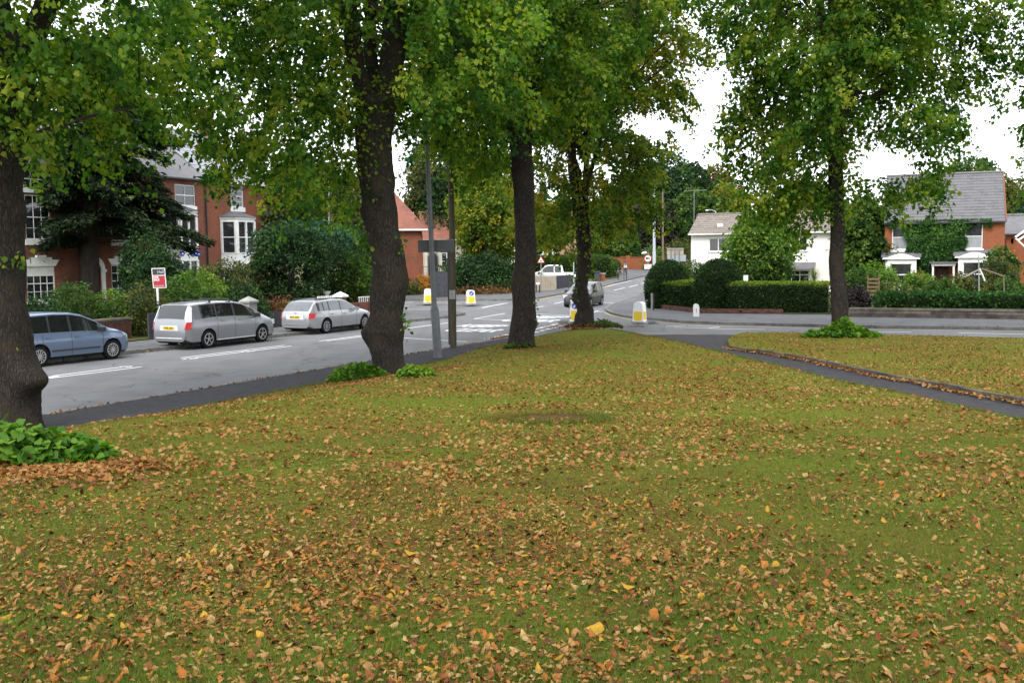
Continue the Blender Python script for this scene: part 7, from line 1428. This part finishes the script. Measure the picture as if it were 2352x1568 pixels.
for x, yt, yb, w, lb, mt in ((1371, 623, 646, 12, 'grey round topped gate pillar on the far pavement', 'fence'), (1384, 627, 645, 11, 'short reddish brick gate pillar beside the tall hedge', 'brick_orange')):
    p = gp(x, yb, None, .12); k = px2m(p.y); H = at(x, yt, p.y).z-p.z; t = thing('gate_pillar', lb, 'gate pillar', p); MB().box(-w/2/k, w/2/k, -.25, .25, -.1, H-.1).build('shaft', M[mt], t); MB().box(-w/2/k-.06, w/2/k+.06, -.31, .31, H-.098, H).build('cap', M['concrete' if mt != 'fence' else mt], t)
rl = thing('railing', 'thin dark railing in front of the arched door', 'railing', at(1000, 622, 82)); 
for i in range(12): MB().box(-1.2+i*.22, -1.18+i*.22, 0, .02, -.9, .35).build('rail_post', M['trim'], rl)
MB().box(-1.25, 1.5, 0, .025, .33, .37).build('handrail', M['trim'], rl)
# garden frame of pale poles before the cottage, wooden slatted compost bin
gfD = 56; gf = at(2262, 660, gfD); t = thing('pergola', 'rustic frame of weathered poles spreading over the cottage garden shrubs', 'garden frame', (gf.x, gf.y, .15)); G0 = Vector((gf.x, gf.y, .15)); q = lambda x, y, dy=0: at(x, y, gfD+dy)-G0
for a, b, w, mt in ((q(2207, 640), q(2247, 619), .07, 'wood'), (q(2215, 637), q(2247, 620), .09, 'concrete'), (q(2253, 617), q(2305, 635), .09, 'pole_wood2'), (q(2248, 585), q(2249, 690), .07, 'concrete'), (q(2250, 617), q(2262, 645), .09, 'white'), (q(2246, 619), q(2236, 640), .06, 'trim'), (q(2305, 635), q(2307, 690), .07, 'pole_wood2')): MB().tube([a, a.lerp(b, .5)+Vector((0, 0, .02)), b], w/2, 6).build('pole', M[mt], t)
t2_ = thing('white_gantry', 'crossing white poles at the right edge beside the outbuilding', 'garden frame', at(2345, 700, 60)); G1 = t2_.location.copy(); q = lambda x, y: at(x, y, 60)-G1
for a, b in ((q(2332, 545), q(2365, 522)), (q(2333, 548), q(2372, 585)), (q(2338, 552), q(2360, 538))): MB().tube([a, b], .06, 6).build('pole', M['white'], t2_)
cbp = at(2005, 676, 56); t = thing('slatted_screen', 'small wooden slatted trellis screen right of the fifth lime', 'screen', (cbp.x, cbp.y, .15), R(-30)); H = at(2005, 640, 56).z
for i in range(5): MB().box(-.3, .3, -.02, .02, H-1.1+i*.22, H-1.0+i*.22).build('slat', M['wood'], t)
for s in (-.3, .3): MB().box(s-.03, s+.03, .022, .07, 0, H).build('post', M['wood'], t)
for x, y0, y1, lb in ((1713, 632, 652, 'small white notice standing just above the clipped hedge'),):
    p = at(x, y0, 58); t = thing('garden_notice', lb, 'sign', (p.x, p.y, .15)); MB().box(-.13, .13, -.02, .02, p.z-.15-.5, p.z-.15).build('plate', M['white'], t); MB().box(-.03, .03, .022, .06, 0, p.z-.2).build('post', M['wood'], t)
pt_ = gp(1497, 712, None, .12); t = thing('wooden_post', 'weathered white and black post at the left end of the clipped hedge', 'post', pt_); MB().box(-.04, .04, -.05, .05, -.1, .95).build('shaft', M['concrete'], t); MB().box(.062, .13, -.05, .05, -.1, .9).build('black_board', M['trim'], t)
# stick on the grass
sp_ = gp(1395, 726); st_ = thing('fallen_stick', 'thin dark stick leaning beside the foot of the fourth lime', 'stick', sp_); MB().tube([(0, 0, .25), (.35, -1.2, .12), (.75, -2.2, .1)], [.02, .018, .008], 6).build('twig', M['twig'], st_)
# overhead wires
wr = thing('overhead_wires', 'thin telephone wires hanging across the white sky from the telegraph pole', 'wires', tp); pz = pt.z
for k_, (x, y, D) in enumerate(((1600, 470, 79), (2300, 330, 110), (2200, 260, 100), (600, 300, 66))):
    B = at(x, y, D)-tp; A = Vector((pt.x, 0, pz-.2*k_)); pts_ = []
    for i in range(15): s_ = i/14; v = A.lerp(B, s_); v.z -= 1.2*math.sin(math.pi*s_); pts_.append(v)
    MB().tube(pts_, .008, 3, cap=False).build('wire', M['trim'], wr)

# ------------------------------------------------------------------ people on the far pavement, seen from behind
def person(p, H, label, shirt, legs, walk, rot, num=None):
    t = thing('person', label, 'person', p, rot); s = H/1.75
    J = [(0,0,.95),(0,0,1.15),(0,0.01,1.38),(0,.01,1.5),(0,0,1.60), (.10,0,.90),(.11,walk*.14,.50),(.11,walk*.22,.08),(.11,walk*.22+.16,.04), (-.10,0,.90),(-.11,-walk*.10,.50),(-.11,-walk*.28,.12),(-.11,-walk*.28+.12,.05),
         (.19,0,1.40),(.25,-walk*.06,1.13),(.25,.08+walk*.05,.90),(.25,.12,.80), (-.19,0,1.40),(-.26,walk*.06,1.13),(-.26,.10,.92),(-.26,.15,.82), (0,0.01,1.68)]
    E = [(0,1),(1,2),(2,3),(3,4),(4,21),(0,5),(5,6),(6,7),(7,8),(0,9),(9,10),(10,11),(11,12),(2,13),(13,14),(14,15),(15,16),(2,17),(17,18),(18,19),(19,20)]
    rd = [.13,.12,.15,.06,.075,.09,.06,.045,.035,.09,.06,.045,.035,.06,.042,.032,.03,.06,.042,.032,.03,.09]
    me = bpy.data.meshes.new('body'); me.from_pydata([Vector(j)*s for j in J], E, []); o = bpy.data.objects.new('body', me); COL.objects.link(o); md = o.modifiers.new('skin', 'SKIN'); me.skin_vertices[0].data[0].use_root = True
    for i, r_ in enumerate(rd): me.skin_vertices[0].data[i].radius = (r_*s, r_*s*(.8 if i < 3 else 1))
    sb = o.modifiers.new('s', 'SUBSURF'); sb.levels = 1; sb.render_levels = 1; dg = bpy.context.evaluated_depsgraph_get(); nm = bpy.data.meshes.new_from_object(o.evaluated_get(dg)); o.modifiers.clear(); o.data = nm; nm.materials.clear()
    for m_ in (M['skin'], shirt, legs, M['trim']): nm.materials.append(m_)
    for f in nm.polygons:
        z = f.center.z/s; ax = abs(f.center.x)/s; f.material_index = 3 if z < .10 else (2 if z < .98 and ax < .2 else (1 if .9 < z < 1.50 and (ax < .2 or z > 1.18) else 0)); f.use_smooth = True
    o.parent = t
    MB().lathe([(.02, .0), (.08, .03), (.095, .10), (.085, .17), (.02, .21)], 12, (0, -.01*s, 1.58*s)).build('hair', M['trim'], t, smooth=True)
    if num:
        me_ = textmesh(num, .34*s, .012, 'CENTER'); me_.materials.clear(); me_.materials.append(M['white']); q = link('shirt_number', me_, t); q.location = (0, -.165*s, 1.14*s); q.rotation_euler = (R(90), 0, 0)
    return t
M['skin'] = pm('skin', (.42, .24, .16), None, rough=.6)
person(gp(1436, 643, None, .12), 1.78, 'person in a black top with white numbers walking away up the far pavement', M['trim'], M['sign_dark'], 1, R(-8), '10')
person(gp(1420, 643, None, .12), 1.05, 'small child in dark clothes walking beside the adult at the end of the tall hedge', M['sign_dark'], M['trim'], -1, R(-15))
# fallen leaves gathered in the gutters
gx = []
for line, n_, wd_ in (([P2(road(s, 0)) for s in (-10, 0, 5, 8.5)], 40, .10), (fw2line[1:7], 22, .12), (fw4k[9:], 8, .08), (fw3k[1:9], 8, .1), (pts([(1130,780),(1170,772),(1196,772)]), 160, .18)):
    for (a, b), (c, d) in zip(line[:-1], line[1:]): k = int(math.hypot(c-a, d-b)*n_); tt_ = rng.uniform(0, 1, k); gx.append(np.column_stack([a+(c-a)*tt_+rng.normal(0, wd_, k), b+(d-b)*tt_+rng.normal(0, wd_, k)]))
gx = np.concatenate(gx); zz_ = np.array([rise(y) for y in gx[:, 1]])
dd_ = (gx[:, 0]-K0.x)*N.x+(gx[:, 1]-K0.y)*N.y; o = link('gutter_leaves', litter_mesh('gutter_leaves', gx[:, 0], gx[:, 1], zz_+np.where((dd_ > 0) & (gx[:, 1] < 44), .118, .004), 90, .06)); o['kind'] = 'stuff'
